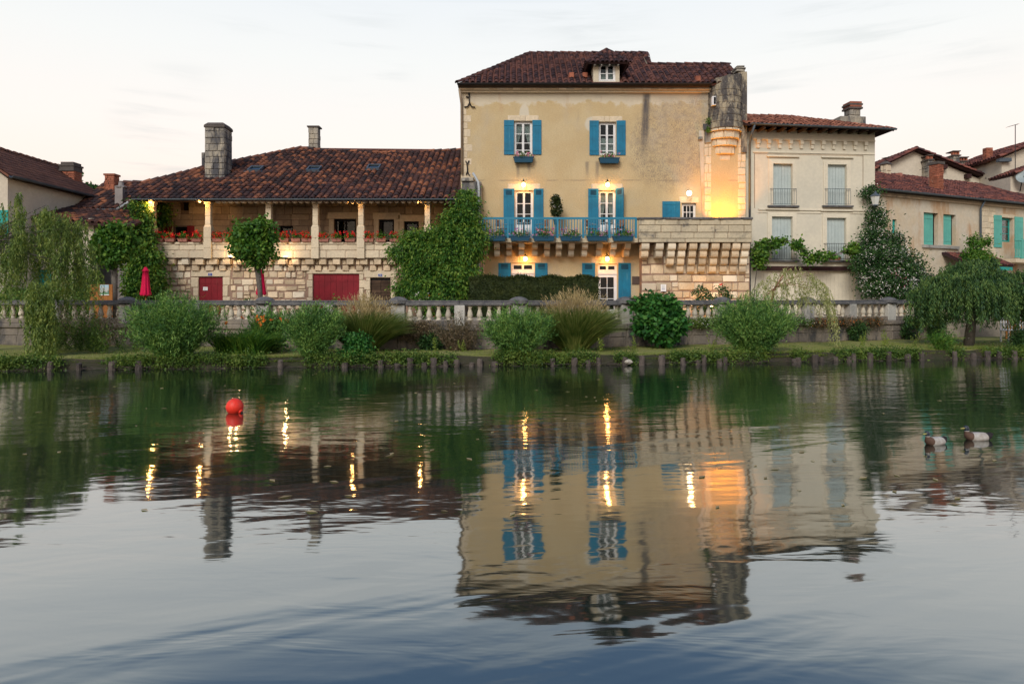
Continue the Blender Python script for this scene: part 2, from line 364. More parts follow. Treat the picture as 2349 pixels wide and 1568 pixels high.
# a handful of uneven building stones, shared by all masonry
def stone_mesh(seed, mt, rough=1.0):
    r = random.Random(seed); mb = MB(); g_ = [-.5, -.43, .43, .5]; vs = []
    for j, b in enumerate(g_):
        for i, a_ in enumerate(g_):
            edge = i in (0, 3) or j in (0, 3); corner = i in (0, 3) and j in (0, 3)
            k = .955 if corner else 1
            vs.append((a_ * k + r.uniform(-.02, .02) * rough, (-.22 if edge else -.5) + r.uniform(-.10, .06) * rough, b * k + r.uniform(-.03, .03) * rough))
    fs = [(j * 4 + i, j * 4 + i + 1, j * 4 + i + 5, j * 4 + i + 4) for j in range(3) for i in range(3)]
    vs += [(-.5, .5, -.5), (.5, .5, -.5), (.5, .5, .5), (-.5, .5, .5)]
    ring = [0, 1, 2, 3, 7, 11, 15, 14, 13, 12, 8, 4]
    for q, (a_, b) in enumerate(((0, 1), (1, 2), (2, 3), (3, 0))):
        e_ = [ring[(q * 3 + t) % 12] for t in range(4)]
        fs.append((16 + a_, 16 + b, e_[3], e_[2], e_[1], e_[0]))
    mb.add(vs, fs); return mb.mesh('stone', mt)
STONES = {}
def stones(mt, rough=1.0):
    k = (mt, rough)
    if k not in STONES: STONES[k] = [stone_mesh(i * 13 + 5, mt, rough) for i in range(7)]
    return STONES[k]
def put_stone(parent, mt, x0, x1, z0, z1, Y, depth=.08, proud=.03, rough=1.0, name='stone', gap=.012):
    me = random.choice(stones(mt, rough))
    w, h = x1 - x0 - gap, z1 - z0 - gap
    return link(name, me, parent, ((x0 + x1) / 2, Y - proud + depth / 2, (z0 + z1) / 2), None, (w, depth, h))
def free(x0, x1, z0, z1, holes):
    segs = [(x0, x1)]
    for hx0, hx1, hz0, hz1 in holes:
        if hz0 < z1 - .03 and hz1 > z0 + .03:
            ns = []
            for a_, b in segs:
                if hx1 <= a_ or hx0 >= b: ns.append((a_, b)); continue
                if hx0 - a_ > .07: ns.append((a_, hx0))
                if b - hx1 > .07: ns.append((hx1, b))
            segs = ns
    return segs
def masonry(parent, mt, x0, x1, z0, z1, Y, rows, wr, holes=(), depth=.08, proud=.03, rough=1.0, gap=.02, jit=.0, pj=.012):
    """courses of single stones; rows = (min, max) course height, wr = (min, max) stone length"""
    z = z0; n = 0
    while z < z1 - .04:
        h = min(random.uniform(*rows), z1 - z)
        if z1 - z - h < rows[0] * .6: h = z1 - z
        x = x0 - random.uniform(0, wr[0])
        while x < x1 - .03:
            w = random.uniform(*wr); a_, b = max(x, x0), min(x + w, x1)
            if x1 - b < .12: b = x1; w = b - x
            for s0, s1 in free(a_, b, z, z + h, holes):
                if s1 - s0 > .05:
                    if jit and random.random() < .16 and h > .24 and .14 < s1 - s0 < .42:     # two thin stones instead of one
                        q = z + h * random.uniform(.4, .6)
                        put_stone(parent, mt, s0, s1, z, q, Y, depth, proud + random.uniform(-pj, pj), rough, gap=gap)
                        put_stone(parent, mt, s0, s1, q, z + h, Y, depth, proud + random.uniform(-pj, pj), rough, gap=gap); n += 2
                    else:
                        put_stone(parent, mt, s0, s1, z + random.uniform(0, jit), z + h - random.uniform(0, jit), Y, depth, proud + random.uniform(-pj, pj), rough, gap=gap); n += 1
            x += w
        z += h
    return n
def wall_holes(name, mt, parent, x0, x1, z0, z1, Y, holes=(), t=.3):
    """a wall of thickness t with real openings"""
    xs = sorted({x0, x1, *[min(max(v, x0), x1) for h in holes for v in h[:2]]}); zs = sorted({z0, z1, *[min(max(v, z0), z1) for h in holes for v in h[2:]]})
    mb = MB(); idx = {}
    def vt(x, y, z):
        k = (round(x, 4), round(y, 4), round(z, 4))
        if k not in idx: idx[k] = len(mb.v); mb.v.append(k)
        return idx[k]
    def solid(i, j):
        if not (0 <= i < len(xs) - 1 and 0 <= j < len(zs) - 1): return False
        cx, cz = (xs[i] + xs[i + 1]) / 2, (zs[j] + zs[j + 1]) / 2
        return not any(h[0] < cx < h[1] and h[2] < cz < h[3] for h in holes)
    def face(*q): mb.f.append(tuple(vt(*p) for p in q)); mb.mi.append(0)
    for i in range(len(xs) - 1):
        for j in range(len(zs) - 1):
            if not solid(i, j): continue
            a_, b, c, d = xs[i], xs[i + 1], zs[j], zs[j + 1]; y0, y1 = Y, Y + t
            face((a_, y0, c), (b, y0, c), (b, y0, d), (a_, y0, d)); face((b, y1, c), (a_, y1, c), (a_, y1, d), (b, y1, d))
            if not solid(i - 1, j): face((a_, y1, c), (a_, y0, c), (a_, y0, d), (a_, y1, d))
            if not solid(i + 1, j): face((b, y0, c), (b, y1, c), (b, y1, d), (b, y0, d))
            if not solid(i, j - 1): face((a_, y0, c), (a_, y1, c), (b, y1, c), (b, y0, c))
            if not solid(i, j + 1): face((a_, y0, d), (b, y0, d), (b, y1, d), (a_, y1, d))
    return mb.build(name, mt, parent)
PANE = None
def pane(parent, x0, x1, z0, z1, Y):
    global PANE
    if PANE is None: PANE = MB().box(-.5, .5, -.5, .5, -.5, .5).mesh('pane', 'glass')
    return link('pane', PANE, parent, ((x0 + x1) / 2, Y, (z0 + z1) / 2), None, (x1 - x0, .006, z1 - z0))
def window(parent, x0, x1, z0, z1, Y, rows=(1, 1, 1), panel=0, leaves=2, fm='white_paint', name='window', fr=.055, cols=1, curtain=None, room=True, recess=.12):
    """casement set back in its opening: frame mesh with each pane of glass as a piece"""
    y0 = Y + recess; mb = MB()
    mb.box(x0, x0 + fr, y0, y0 + .07, z0, z1).box(x1 - fr, x1, y0, y0 + .07, z0, z1).box(x0 + fr, x1 - fr, y0, y0 + .07, z1 - fr, z1).box(x0 + fr, x1 - fr, y0, y0 + .07, z0, z0 + fr)
    ps = []; w = (x1 - x0 - 2 * fr) / leaves
    for l in range(leaves):
        a_, b = x0 + fr + l * w + .004, x0 + fr + (l + 1) * w - .004; st = .042
        c, d = z0 + fr, z1 - fr
        mb.box(a_, a_ + st, y0 - .012, y0 + .05, c, d).box(b - st, b, y0 - .012, y0 + .05, c, d)
        mb.box(a_ + st, b - st, y0 - .012, y0 + .05, d - st, d)
        if panel: mb.box(a_ + st, b - st, y0 - .006, y0 + .04, c, c + panel); c += panel
        else: mb.box(a_ + st, b - st, y0 - .012, y0 + .05, c, c + st); c += st
        tot = float(sum(rows)); zt = d - st; H = zt - c; k = c
        for i, q in enumerate(reversed(rows)):
            hh = H * q / tot
            cw = (b - a_ - 2 * st) / cols
            for cc in range(cols): ps.append((a_ + st + cc * cw, a_ + st + (cc + 1) * cw, k, k + hh))
            k += hh
            if i < len(rows) - 1: mb.box(a_ + st, b - st, y0 - .004, y0 + .03, k - .014, k + .014)
        for cc in range(1, cols): mb.box(a_ + st + cc * cw - .012, a_ + st + cc * cw + .012, y0 - .003, y0 + .029, c, zt)
    o = mb.build(name, fm, parent)
    for q in ps: pane(o, *q, y0 + .018)
    if curtain == 'net':
        cu = MB(); n = 22; vs = []
        for i in range(n + 1):
            xx = x0 + fr + (x1 - x0 - 2 * fr) * i / n; yy = y0 + .12 + .018 * math.sin(i * 2.1); vs += [(xx, yy, z0 + .05), (xx, yy, z0 + (z1 - z0) * .55)]
        cu.add(vs, [(2 * i, 2 * i + 2, 2 * i + 3, 2 * i + 1) for i in range(n)]).build('curtain', 'curtain', o)
    elif curtain == 'tied':
        for sgn in (-1, 1):
            xm = (x0 + x1) / 2; hw = (x1 - x0) / 2 - fr; cu = MB(); vs = []; n = 10
            for j in range(9):
                t = j / 8; zc = z1 - fr - (z1 - z0 - 2 * fr) * t * .8; inner = hw * (.03 + .85 * t ** 1.4)
                for i in range(n + 1): vs.append((xm + sgn * (hw - (hw - inner) * i / n), y0 + .12 + .012 * math.sin(i * 2.4), zc))
            cu.add(vs, [(j * (n + 1) + i, j * (n + 1) + i + 1, (j + 1) * (n + 1) + i + 1, (j + 1) * (n + 1) + i) for j in range(8) for i in range(n)]).build('curtain', 'curtain', o)
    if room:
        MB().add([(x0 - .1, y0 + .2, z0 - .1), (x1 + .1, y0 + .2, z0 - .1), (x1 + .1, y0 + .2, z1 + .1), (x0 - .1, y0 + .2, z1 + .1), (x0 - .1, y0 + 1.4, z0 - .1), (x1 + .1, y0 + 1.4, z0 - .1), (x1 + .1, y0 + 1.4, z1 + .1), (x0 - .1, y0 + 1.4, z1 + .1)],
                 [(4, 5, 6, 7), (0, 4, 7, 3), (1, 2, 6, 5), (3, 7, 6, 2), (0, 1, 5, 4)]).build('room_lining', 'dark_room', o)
    return o
def shutter(parent, x0, x1, z0, z1, Y, mt='blue', louvre=False, planks=3, zbar=False, name='shutter', T=None):
    """boarded shutter lying against the wall: boards with grooves, battens, optional slats at the top"""
    old = CT[0]
    if T is not None: CT[0] = CT[0] @ T
    mb = MB(); w = (x1 - x0) / planks
    for i in range(planks): mb.box(x0 + i * w + .003, x0 + (i + 1) * w - .003, Y - .045, Y - .012, z0, z1)
    mb.box(x0 + .004, x1 - .004, Y - .03, Y - .010, z0 + .004, z1 - .004)
    H = z1 - z0
    for t in ((.13, .30, .86) if louvre else (.14, .86)): mb.box(x0 + .02, x1 - .02, Y - .058, Y - .046, z0 + H * t - .035, z0 + H * t + .035)
    if zbar: mb.hexa([(x0 + .04, Y - .056, z0 + H * .18), (x0 + .04, Y - .044, z0 + H * .18), (x0 + .12, Y - .044, z0 + H * .18), (x0 + .12, Y - .056, z0 + H * .18), (x1 - .12, Y - .056, z0 + H * .82), (x1 - .12, Y - .044, z0 + H * .82), (x1 - .04, Y - .044, z0 + H * .82), (x1 - .04, Y - .056, z0 + H * .82)])
    o = mb.build(name, mt, parent)
    if louvre:
        lm = MB(); a_, b = x0 + (x1 - x0) * .22, x1 - (x1 - x0) * .22
        zt = z0 + H * .965
        for i in range(5):
            zc = zt - .045 * i; lm.hexa([(a_, Y - .062, zc - .026), (a_, Y - .047, zc), (b, Y - .047, zc), (b, Y - .062, zc - .026), (a_, Y - .062, zc - .012), (a_, Y - .047, zc + .014), (b, Y - .047, zc + .014), (b, Y - .062, zc - .012)])
        lm.build('louvre', 'blue_dark' if mt == 'blue' else mt, o)
    CT[0] = old
    return o

# clay canal tiles
def tile_mb():
    mb = MB(); n = 6; vs = []
    for y, r, lift in ((-.56, .5, .10), (.56, .43, 0)):
        for rr in (r, r - .07):
            for k in range(n + 1):
                t = math.pi * k / n; vs.append((rr * math.cos(t), y, rr * math.sin(t) * .9 + lift))
    q = n + 1; fs = []
    for k in range(n):
        fs.append((k, 2 * q + k, 2 * q + k + 1, k + 1)); fs.append((k, k + 1, q + k + 1, q + k))
    mb.add(vs, fs); return mb
TILE_V = np.array(tile_mb().v); TILE_F = tile_mb().f; TILE_ME = {}
def inpoly(x, y, pl):
    c = False; n = len(pl); j = n - 1
    for i in range(n):
        if (pl[i][1] > y) != (pl[j][1] > y) and x < (pl[j][0] - pl[i][0]) * (y - pl[i][1]) / (pl[j][1] - pl[i][1]) + pl[i][0]: c = not c
        j = i
    return c
def bulk(name, V, F, mt, parent, kind=None, smooth=False, origin=None):
    """fast mesh from arrays; F = list of equal-length faces or (n,k) array; coordinates in world space"""
    V = np.asarray(V, dtype=np.float64); F = np.asarray(F, dtype=np.int32)
    c = np.array([(V[:, 0].min() + V[:, 0].max()) / 2, (V[:, 1].min() + V[:, 1].max()) / 2, V[:, 2].min()]) if origin is None else np.array(origin)
    me = bpy.data.meshes.new(name); k = F.shape[1]
    me.vertices.add(len(V)); me.vertices.foreach_set('co', (V - c).astype(np.float32).ravel())
    me.loops.add(F.size); me.loops.foreach_set('vertex_index', F.ravel())
    me.polygons.add(len(F)); me.polygons.foreach_set('loop_start', np.arange(0, F.size, k, dtype=np.int32))
    if smooth: me.polygons.foreach_set('use_smooth', np.ones(len(F), dtype=bool))
    me.update(calc_edges=True); me.materials.append(MATS[mt])
    o = bpy.data.objects.new(name, me); COL.objects.link(o); w = Vector(c)
    o.location = w - (WL[parent.name] if parent else Vector()); WL[o.name] = w
    if parent: o.parent = parent
    if kind: o['kind'] = kind
    return o
def roof(parent, poly, mt, pitch=.27, course=.33, nobj=300, name='roof', thick=.10, holes=(), under='tile_main', sag=0.0, slab=True):
    """one slope: deck slab, then rows of canal tiles; the nearest rows are single tiles"""
    pts = [CT[0] @ Vector(p) for p in poly]
    u = (pts[1] - pts[0]).normalized()
    nrm = Vector((0, 0, 0))
    for i in range(len(pts)): nrm += pts[i].cross(pts[(i + 1) % len(pts)])
    nrm.normalize()
    if nrm.z < 0: nrm = -nrm
    w = nrm.cross(u).normalized()
    if w.z < 0: w = -w
    old = CT[0]; CT[0] = Matrix.Identity(4)
    deck = MB().poly(pts, -nrm * thick).build(name, under, parent)
    o0 = pts[0]; p2 = [((p - o0).dot(u), (p - o0).dot(w)) for p in pts]
    us = [p[0] for p in p2]; ws = [p[1] for p in p2]
    places = []
    r = 0
    wv = course * .45
    while wv < max(ws) + course * .5:
        k = 0; uv = min(us) + pitch / 2
        while uv < max(us):
            if inpoly(uv, wv + course * .42, p2) and not any(h[0] < uv < h[1] and h[2] < wv < h[3] for h in holes): places.append((uv, wv))
            uv += pitch
        wv += course; r += 1
    places.sort(key=lambda q: q[1])
    rot = Matrix((u, w, nrm)).transposed()
    if mt not in TILE_ME:
        TILE_ME[mt] = tile_mb().mesh('tile', mt)
    rest_v = []; rest_f = []; n = 0
    for i, (uv, wv) in enumerate(places):
        dz = random.uniform(-.008, .014) + .022 * math.sin(uv * .8 + 1) * math.sin(wv * 1.05 + uv * .3); ang = random.uniform(-.05, .05) * (3 if random.random() < .02 else 1)
        L = o0 + u * (uv + random.uniform(-.012, .012)) + w * (wv + random.uniform(-.02, .02)) + nrm * (dz - .004)
        m3 = rot @ Matrix.Rotation(ang, 3, 'Z')
        sc = Vector((pitch * .80, course * 1.06, pitch * .80))
        if i < nobj:
            q = bpy.data.objects.new('tile', TILE_ME[mt]); COL.objects.link(q)
            q.parent = deck; q.location = L - WL[deck.name]; q.rotation_euler = m3.to_euler(); q.scale = sc
        else:
            A = np.array(m3) * np.array(sc)[None, :]
            rest_v.append(TILE_V @ A.T + np.array(L)); rest_f.append(np.array(TILE_F) + n * len(TILE_V)); n += 1
    if rest_v: bulk('tile_field', np.concatenate(rest_v), np.concatenate(rest_f), mt, deck, 'stuff')
    CT[0] = old
    return deck
def ridge(parent, a_, b, mt, name='ridge_tile', r=.13, L=.38, dz=-.035):
    r *= 1.25
    a_, b = CT[0] @ Vector(a_), CT[0] @ Vector(b); d = b - a_; n = max(1, int(d.length / L)); dv = d / n
    x = d.normalized(); up = Vector((0, 0, 1)); s_ = x.cross(up).normalized(); up2 = s_.cross(x)
    if mt not in TILE_ME: TILE_ME[mt] = tile_mb().mesh('tile', mt)
    rot = Matrix((s_, x, up2)).transposed()
    if rot.determinant() < 0: rot = Matrix((-s_, x, up2)).transposed()
    for i in range(n):
        q = bpy.data.objects.new(name, TILE_ME[mt]); COL.objects.link(q); q.parent = parent
        q.location = a_ + dv * (i + .5) - WL[parent.name] + Vector((0, 0, dz + random.uniform(-.006, .01)))
        q.rotation_euler = rot.to_euler(); q.scale = (r * 2, dv.length * 1.05, r * 2)
def chimney(parent, cx, cy, w, d, z0, z1, mt='chimney_stone', course=.28, cap=None, name='chimney', mort='sooty', blocks=(.25, .5), seed=0):
    """masonry stack with its own blocks on the faces one can see"""
    c = boxp(name, mort, parent, cx - w / 2 + .015, cx + w / 2 - .015, cy - d / 2 + .03, cy + d / 2, z0, z1)
    masonry(c, mt, cx - w / 2, cx + w / 2, z0, z1, cy - d / 2 + .03, (course * .85, course * 1.15), blocks, depth=.07, proud=.03, gap=.014, rough=.7)
    for s_ in (-1, 1):
        old = CT[0]; CT[0] = CT[0] @ Matrix.Translation((cx + s_ * (w / 2 - .015), cy, 0)) @ Matrix.Rotation(s_ * math.pi / 2, 4, 'Z')
        masonry(c, mt, -d / 2 + .03, d / 2, z0, z1, 0, (course * .85, course * 1.15), blocks, depth=.05, proud=.016, gap=.014, rough=.7)
        CT[0] = old
    return c
def text_mesh(body, size, mt, depth=.002):
    cu = bpy.data.curves.new('text', 'FONT'); cu.body = body; cu.size = size; cu.extrude = depth; cu.align_x = 'CENTER'; cu.align_y = 'CENTER'
    o = bpy.data.objects.new('text', cu); COL.objects.link(o)
    dg = bpy.context.evaluated_depsgraph_get(); me = bpy.data.meshes.new_from_object(o.evaluated_get(dg))
    bpy.data.objects.remove(o); bpy.data.curves.remove(cu); me.materials.clear(); me.materials.append(MATS[mt]); return me
def point_light(parent, loc, energy, color, r=.06):
    l = bpy.data.lights.new('lamp_light', 'POINT'); l.energy = energy; l.color = color; l.shadow_soft_size = r
    o = bpy.data.objects.new('lamp_light', l); COL.objects.link(o); o.location = Vector(loc) - WL[parent.name]; o.parent = parent; return o
# ================================================================ the setting
def interp(pl, x):
    xs = [p[0] for p in pl]; return float(np.interp(x, xs, [p[1] for p in pl]))
SHORE = [(-70, 14.0), (-30, 15.9), (-13, 17.45), (-6, 18.3), (0, 18.75), (5, 19.15), (10, 20.2), (15, 21.0), (30, 22.6), (90, 27)]
BAL = [(-60, 26.5), (-17.5, 23.2), (-13.0, 22.9), (-7.9, 21.8), (-3.5, 21.0), (.2, 21.0), (3.7, 22.2), (7.3, 23.6), (10.6, 24.6), (12.5, 25.3), (14.3, 26.0), (15.9, 26.7), (17.2, 27.3)]
TER = 1.10
struct(MB().add([(-260, -40, 0), (260, -40, 0), (260, 40, 0), (-260, 40, 0)], [(0, 1, 2, 3)]).build('river', 'river'))
# the bank: lawn, its crumbling edge and the river bed's edge
xs = [-70 + i * .5 for i in range(321)]; vs = []; fs = []
for i, x in enumerate(xs):
    s_ = interp(SHORE, x) + .10 * math.sin(x * 1.7) + .07 * math.sin(x * 4.3 + 1)
    for dy, z in ((-.25, -.5), (0, -.06), (.10, .12), (.22, .26), (.6, .30), (2.4, .28), (6, .28)):
        vs.append((x, s_ + dy, z + (.02 * math.sin(x * 3.1 + dy) if z > .1 else 0)))
fs = [(i * 7 + k, (i + 1) * 7 + k, (i + 1) * 7 + k + 1, i * 7 + k + 1) for i in range(len(xs) - 1) for k in range(6)]
mb = MB(); mb.add(vs, fs); mb.mi = [0 if k < 3 else 1 for i in range(len(xs) - 1) for k in range(6)]
struct(mb.build('bank', ['soil_bank', 'lawn']))
# ground sheet beyond, out to the horizon
struct(MB().add([(-700, 24.2, .262), (700, 24.2, .262), (700, 1500, .262), (-700, 1500, .262)], [(0, 1, 2, 3)]).build('ground', 'lawn'))
# raised terrace the houses stand on
edge = [(x, interp(BAL, x) + .16) for x in (-60, -17.5, -13, -7.9, -3.5, .2, 3.7, 7.3, 10.6, 12.5, 14.3, 15.9, 17.2)]
poly = edge + [(17.4, 28.0), (60, 33.0), (60, 80), (-60, 80)]
struct(MB().poly([(x, y, TER) for x, y in poly], (0, 0, -1.0)).build('terrace', 'gravel'))

# ================================================================ gallery house (left)
LH = thing('gallery_house', 'long low stone house with open columned gallery under a broad tiled roof', 'house', (-9.2, 30, TER))
lx0, lx1 = X(322, 30), X(1057, 30) - .02
def op(px0, px1, py0, py1, Y, zb=None): return (X(px0, Y), X(px1, Y), zb if zb is not None else Z(py1, Y), Z(py0, Y))
h_d1 = op(456, 511, 635, 0, 30, TER); h_sh = op(718, 824, 628, 0, 30, TER); h_d2 = op(850, 896, 637, 0, 30, TER)
zp0, zp1 = Z(592, 29.75), Z(555, 29.75)
lw = wall_holes('wall', 'mortar', LH, lx0, lx1, TER, zp0 - .003, 30, [h_d1, h_sh, h_d2], .5)
def sur(h, l, t): return (h[0] - l, h[1] + l, h[2], h[3] + t)
nst = masonry(lw, 'stone', X(352, 30), X(905, 30), TER, zp0 - .55, 30, (.22, .33), (.22, .55), [sur(h_d1, .34, .32), sur(h_sh, .30, .22), sur(h_d2, .30, .34)], jit=.045, gap=.036, pj=.028, rough=2.3)
# dressed surrounds
for h, l, t in ((h_d1, .34, .30), (h_sh, .28, .20), (h_d2, .28, .32)):
    put_stone(lw, 'stone_pale', h[0] - l, h[1] + l, h[3], h[3] + t, 30, .12, .045, .4, 'lintel')
    for s_ in (-1, 1):
        z = TER; k = 0
        while z < h[3] - .05:
            hh = min(random.uniform(.32, .5), h[3] - z); ll = l * (1 if k % 2 else .72)
            a_, b = (h[0] - ll, h[0]) if s_ < 0 else (h[1], h[1] + ll)
            put_stone(lw, 'stone_pale', a_, b, z, z + hh, 30, .10, .042, .4, 'quoin'); z += hh; k += 1
# corbel stones carrying the gallery
x = X(352, 29.8); k = 0
while x < X(1050, 29.8):
    w = random.uniform(.34, .44)
    put_stone(lw, 'stone', x, x + w, zp0 - .29, zp0 - .02, 29.78, .34, .0, 1.2, 'corbel', .02)
    put_stone(lw, 'stone', x - .20, x + w - .24, zp0 - .56, zp0 - .30, 29.90, .24, .0, 1.2, 'corbel', .02)
    put_stone(lw, 'stone', x + w + .02, x + .58, zp0 - .29, zp0 - .03, 29.99, .12, .03, 1.0, 'stone', .02)
    put_stone(lw, 'stone', x + w - .22, x + .36, zp0 - .55, zp0 - .31, 29.99, .10, .02, 1.0, 'stone', .02)
    x += .60
# doors and shutters of the ground floor
def leaf_door(parent, h, Y, mt, n=2, planks=3, name='door'):
    w = (h[1] - h[0]) / n
    for i in range(n):
        mb = MB(); pw = w / planks
        for j in range(planks): mb.box(h[0] + i * w + j * pw + .004, h[0] + i * w + (j + 1) * pw - .004, Y + .05, Y + .10, h[2] + .02, h[3] - .01)
        mb.box(h[0] + i * w + .006, h[0] + (i + 1) * w - .006, Y + .068, Y + .12, h[2] + .02, h[3] - .012)
        o = mb.build(name, mt, parent)
        hb = MB()
        for t in (.2, .82): hb.box(h[0] + i * w + .03, h[0] + (i + 1) * w - .03, Y + .035, Y + .05, h[2] + (h[3] - h[2]) * t, h[2] + (h[3] - h[2]) * t + .05)
        hb.build('hinge_strap', mt, o)
d1 = leaf_door(LH, h_d1, 30, 'red_paint', 2, 2); leaf_door(LH, h_sh, 30, 'red_paint', 4, 2, 'shutter')
pd = boxp('door', 'iron', LH, h_d2[0] + .005, h_d2[1] - .005, 30.12, 30.16, h_d2[2] + .01, h_d2[3] - .01)
z = h_d2[2] + .02; i = 0
while z < h_d2[3] - .2:
    for a_, b in ((h_d2[0] + .02, (h_d2[0] + h_d2[1]) / 2 - .01), ((h_d2[0] + h_d2[1]) / 2 + .01, h_d2[1] - .02)):
        boxp('plank', 'wood_dark', pd, a_, b, 30.08, 30.118, z, z + .125)
    z += .14
# parapet of the gallery
pw = boxp('parapet', 'mortar', LH, lx0 + .3, lx1, 29.78, 30.02, zp0, zp1 - .03)
bz = [zp0, zp0 + .34, zp1 - .10]
for r_ in range(2):
    x = X(352, 29.75) - r_ * .35
    while x < lx1:
        w = random.uniform(.62, .95); a_, b = max(x, lx0 + .3), min(x + w, lx1)
        if b - a_ > .1: put_stone(pw, 'stone_pale', a_, b, bz[r_], bz[r_ + 1], 29.78, .10, .03, .22, 'stone', .012)
        x += w
x = lx0 + .3
while x < lx1:
    w = min(1.25, lx1 - x); put_stone(pw, 'stone_pale', x, x + w, zp1 - .10, zp1, 29.87, .36, .16, .15, 'coping', .008); x += w
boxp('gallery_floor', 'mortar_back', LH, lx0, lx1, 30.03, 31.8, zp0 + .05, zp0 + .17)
# gallery back wall with its openings
YB = 31.8; zt = 6.85
hb_ = [op(415, 433, 460, 483, YB), op(398, 430, 520, 566, YB), op(766, 817, 502, 566, YB), op(869, 904, 503, 566, YB), op(927, 961, 508, 566, YB), op(640, 672, 518, 566, YB)]
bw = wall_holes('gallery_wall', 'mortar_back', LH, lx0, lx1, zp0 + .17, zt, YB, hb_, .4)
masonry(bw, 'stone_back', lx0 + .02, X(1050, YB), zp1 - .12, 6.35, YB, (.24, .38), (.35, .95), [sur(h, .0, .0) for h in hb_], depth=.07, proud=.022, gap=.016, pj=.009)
for i, h in enumerate(hb_):
    if i in (2, 3, 4):
        boxp('lintel', 'stone_pale', bw, h[0] - .28, h[1] + .28, YB - .055, YB + .1, h[3], h[3] + .3, bevel=.012)
        for a_, b in ((h[0] - .22, h[0]), (h[1], h[1] + .22)): boxp('jamb', 'stone_pale', bw, a_, b, YB - .05, YB + .1, h[2] - .1, h[3] - .003, bevel=.012)
    if i == 0:
        MB().box(h[0], h[1], YB + .3, YB + .32, h[2], h[3]).build('vent_hatch', 'dark_room', LH); continue
    window(LH, h[0], h[1], h[2], h[3], YB, rows=(1,), leaves=1 if i != 2 else 2, fm='dark_room', recess=.22)
for px0, px1, py0, py1 in ((377, 395, 518, 566), (430, 447, 518, 566), (621, 636, 520, 566)):
    shutter(LH, X(px0, YB), X(px1, YB), Z(py1, YB), Z(py0, YB), YB, 'red_paint', planks=2)
boxp('side_wall', 'mortar', LH, lx0 - .28, lx0 - .003, 30.4, 38, TER, 6.3)
boxp('back_wall', 'mortar', LH, lx0, lx1, 40.8, 41.1, TER, 6.0)
# columns
for px in (345, 475, 614, 722, 827, 980):
    cx, cyy = X(px, 29.62), 29.80
    mb = MB(); z = zp0 - .02; zm = Z(521, 29.6); ze = 6.05
    for a_, b in ((z, z + .45), (z + .455, z + .9), (z + .905, zm)): mb.box(cx - .165, cx + .165, cyy - .17, cyy + .16, a_, b)
    mb.hexa([(cx - .165, cyy - .17, zm + .003), (cx - .165, cyy + .16, zm + .003), (cx + .165, cyy + .16, zm + .003), (cx + .165, cyy - .17, zm + .003), (cx - .115, cyy - .12, zm + .12), (cx - .115, cyy + .11, zm + .12), (cx + .115, cyy + .11, zm + .12), (cx + .115, cyy - .12, zm + .12)])
    q = zm + .125
    while q < ze - .1:
        e_ = min(q + .36, ze - .1); mb.box(cx - .115, cx + .115, cyy - .12, cyy + .11, q, e_ - .005); q = e_
    mb.box(cx - .15, cx + .15, cyy - .155, cyy + .15, ze - .1, ze)
    mb.build('column', 'column_stone', LH, bevel=.012)
# eaves: beam, gutter, tile ends
ze0 = 6.1; ys = 29.3
boxp('eaves_beam', 'wood_dark', LH, lx0, lx1, 29.72, 29.92, 6.052, 6.24)
soff = MB().poly([(lx0 - .3, 29.36, 6.03), (lx1, 29.36, 6.03), (lx1, 31.8, 7.25), (lx0 - .3, 31.8, 7.25)], (0, 0, .03)).build('soffit', 'wood_dark', LH)
te = MB(); n = 8
te.add([(.11 * math.cos(math.pi * k / n), y, -.11 * math.sin(math.pi * k / n)) for y in (-.1, .1) for k in range(n + 1)], [tuple(range(n + 1)), tuple(range(2 * n + 1, n, -1))] + [(k, n + 1 + k, n + 2 + k, k + 1) for k in range(n)])
tme = te.mesh('tile_end', 'stone_back')
x = X(500, 29.4)
while x < lx1 - .1: link('tile_end', tme, LH, (x, 29.44, 6.045)); x += .275
def gutter(parent, a_, b, r=.065, mt='zinc', name='gutter'):
    a_, b = Vector(a_), Vector(b); d = (b - a_).normalized(); s_ = Vector((d.y, -d.x, 0)); vs = []; n = 8
    for p in (a_, b):
        for rr in (r, r - .012):
            vs += [p + s_ * (rr * math.cos(math.pi * k / n)) + Vector((0, 0, -rr * math.sin(math.pi * k / n))) for k in range(n + 1)]
    q = n + 1; fs = []
    for k in range(n): fs += [(k, k + 1, 2 * q + k + 1, 2 * q + k), (q + k + 1, q + k, 3 * q + k, 3 * q + k + 1)]
    fs += [(0, 2 * q, 3 * q, q), (n, q + n, 3 * q + n, 2 * q + n)] + [(k, q + k, q + k + 1, k + 1) for k in range(n)] + [(2 * q + k + 1, 3 * q + k + 1, 3 * q + k, 2 * q + k) for k in range(n)]
    return MB().add(vs, fs).build(name, mt, parent, smooth=False)
gutter(LH, (X(303, 29.2), 29.2, 6.11), (lx1, 29.2, 6.11), .075)
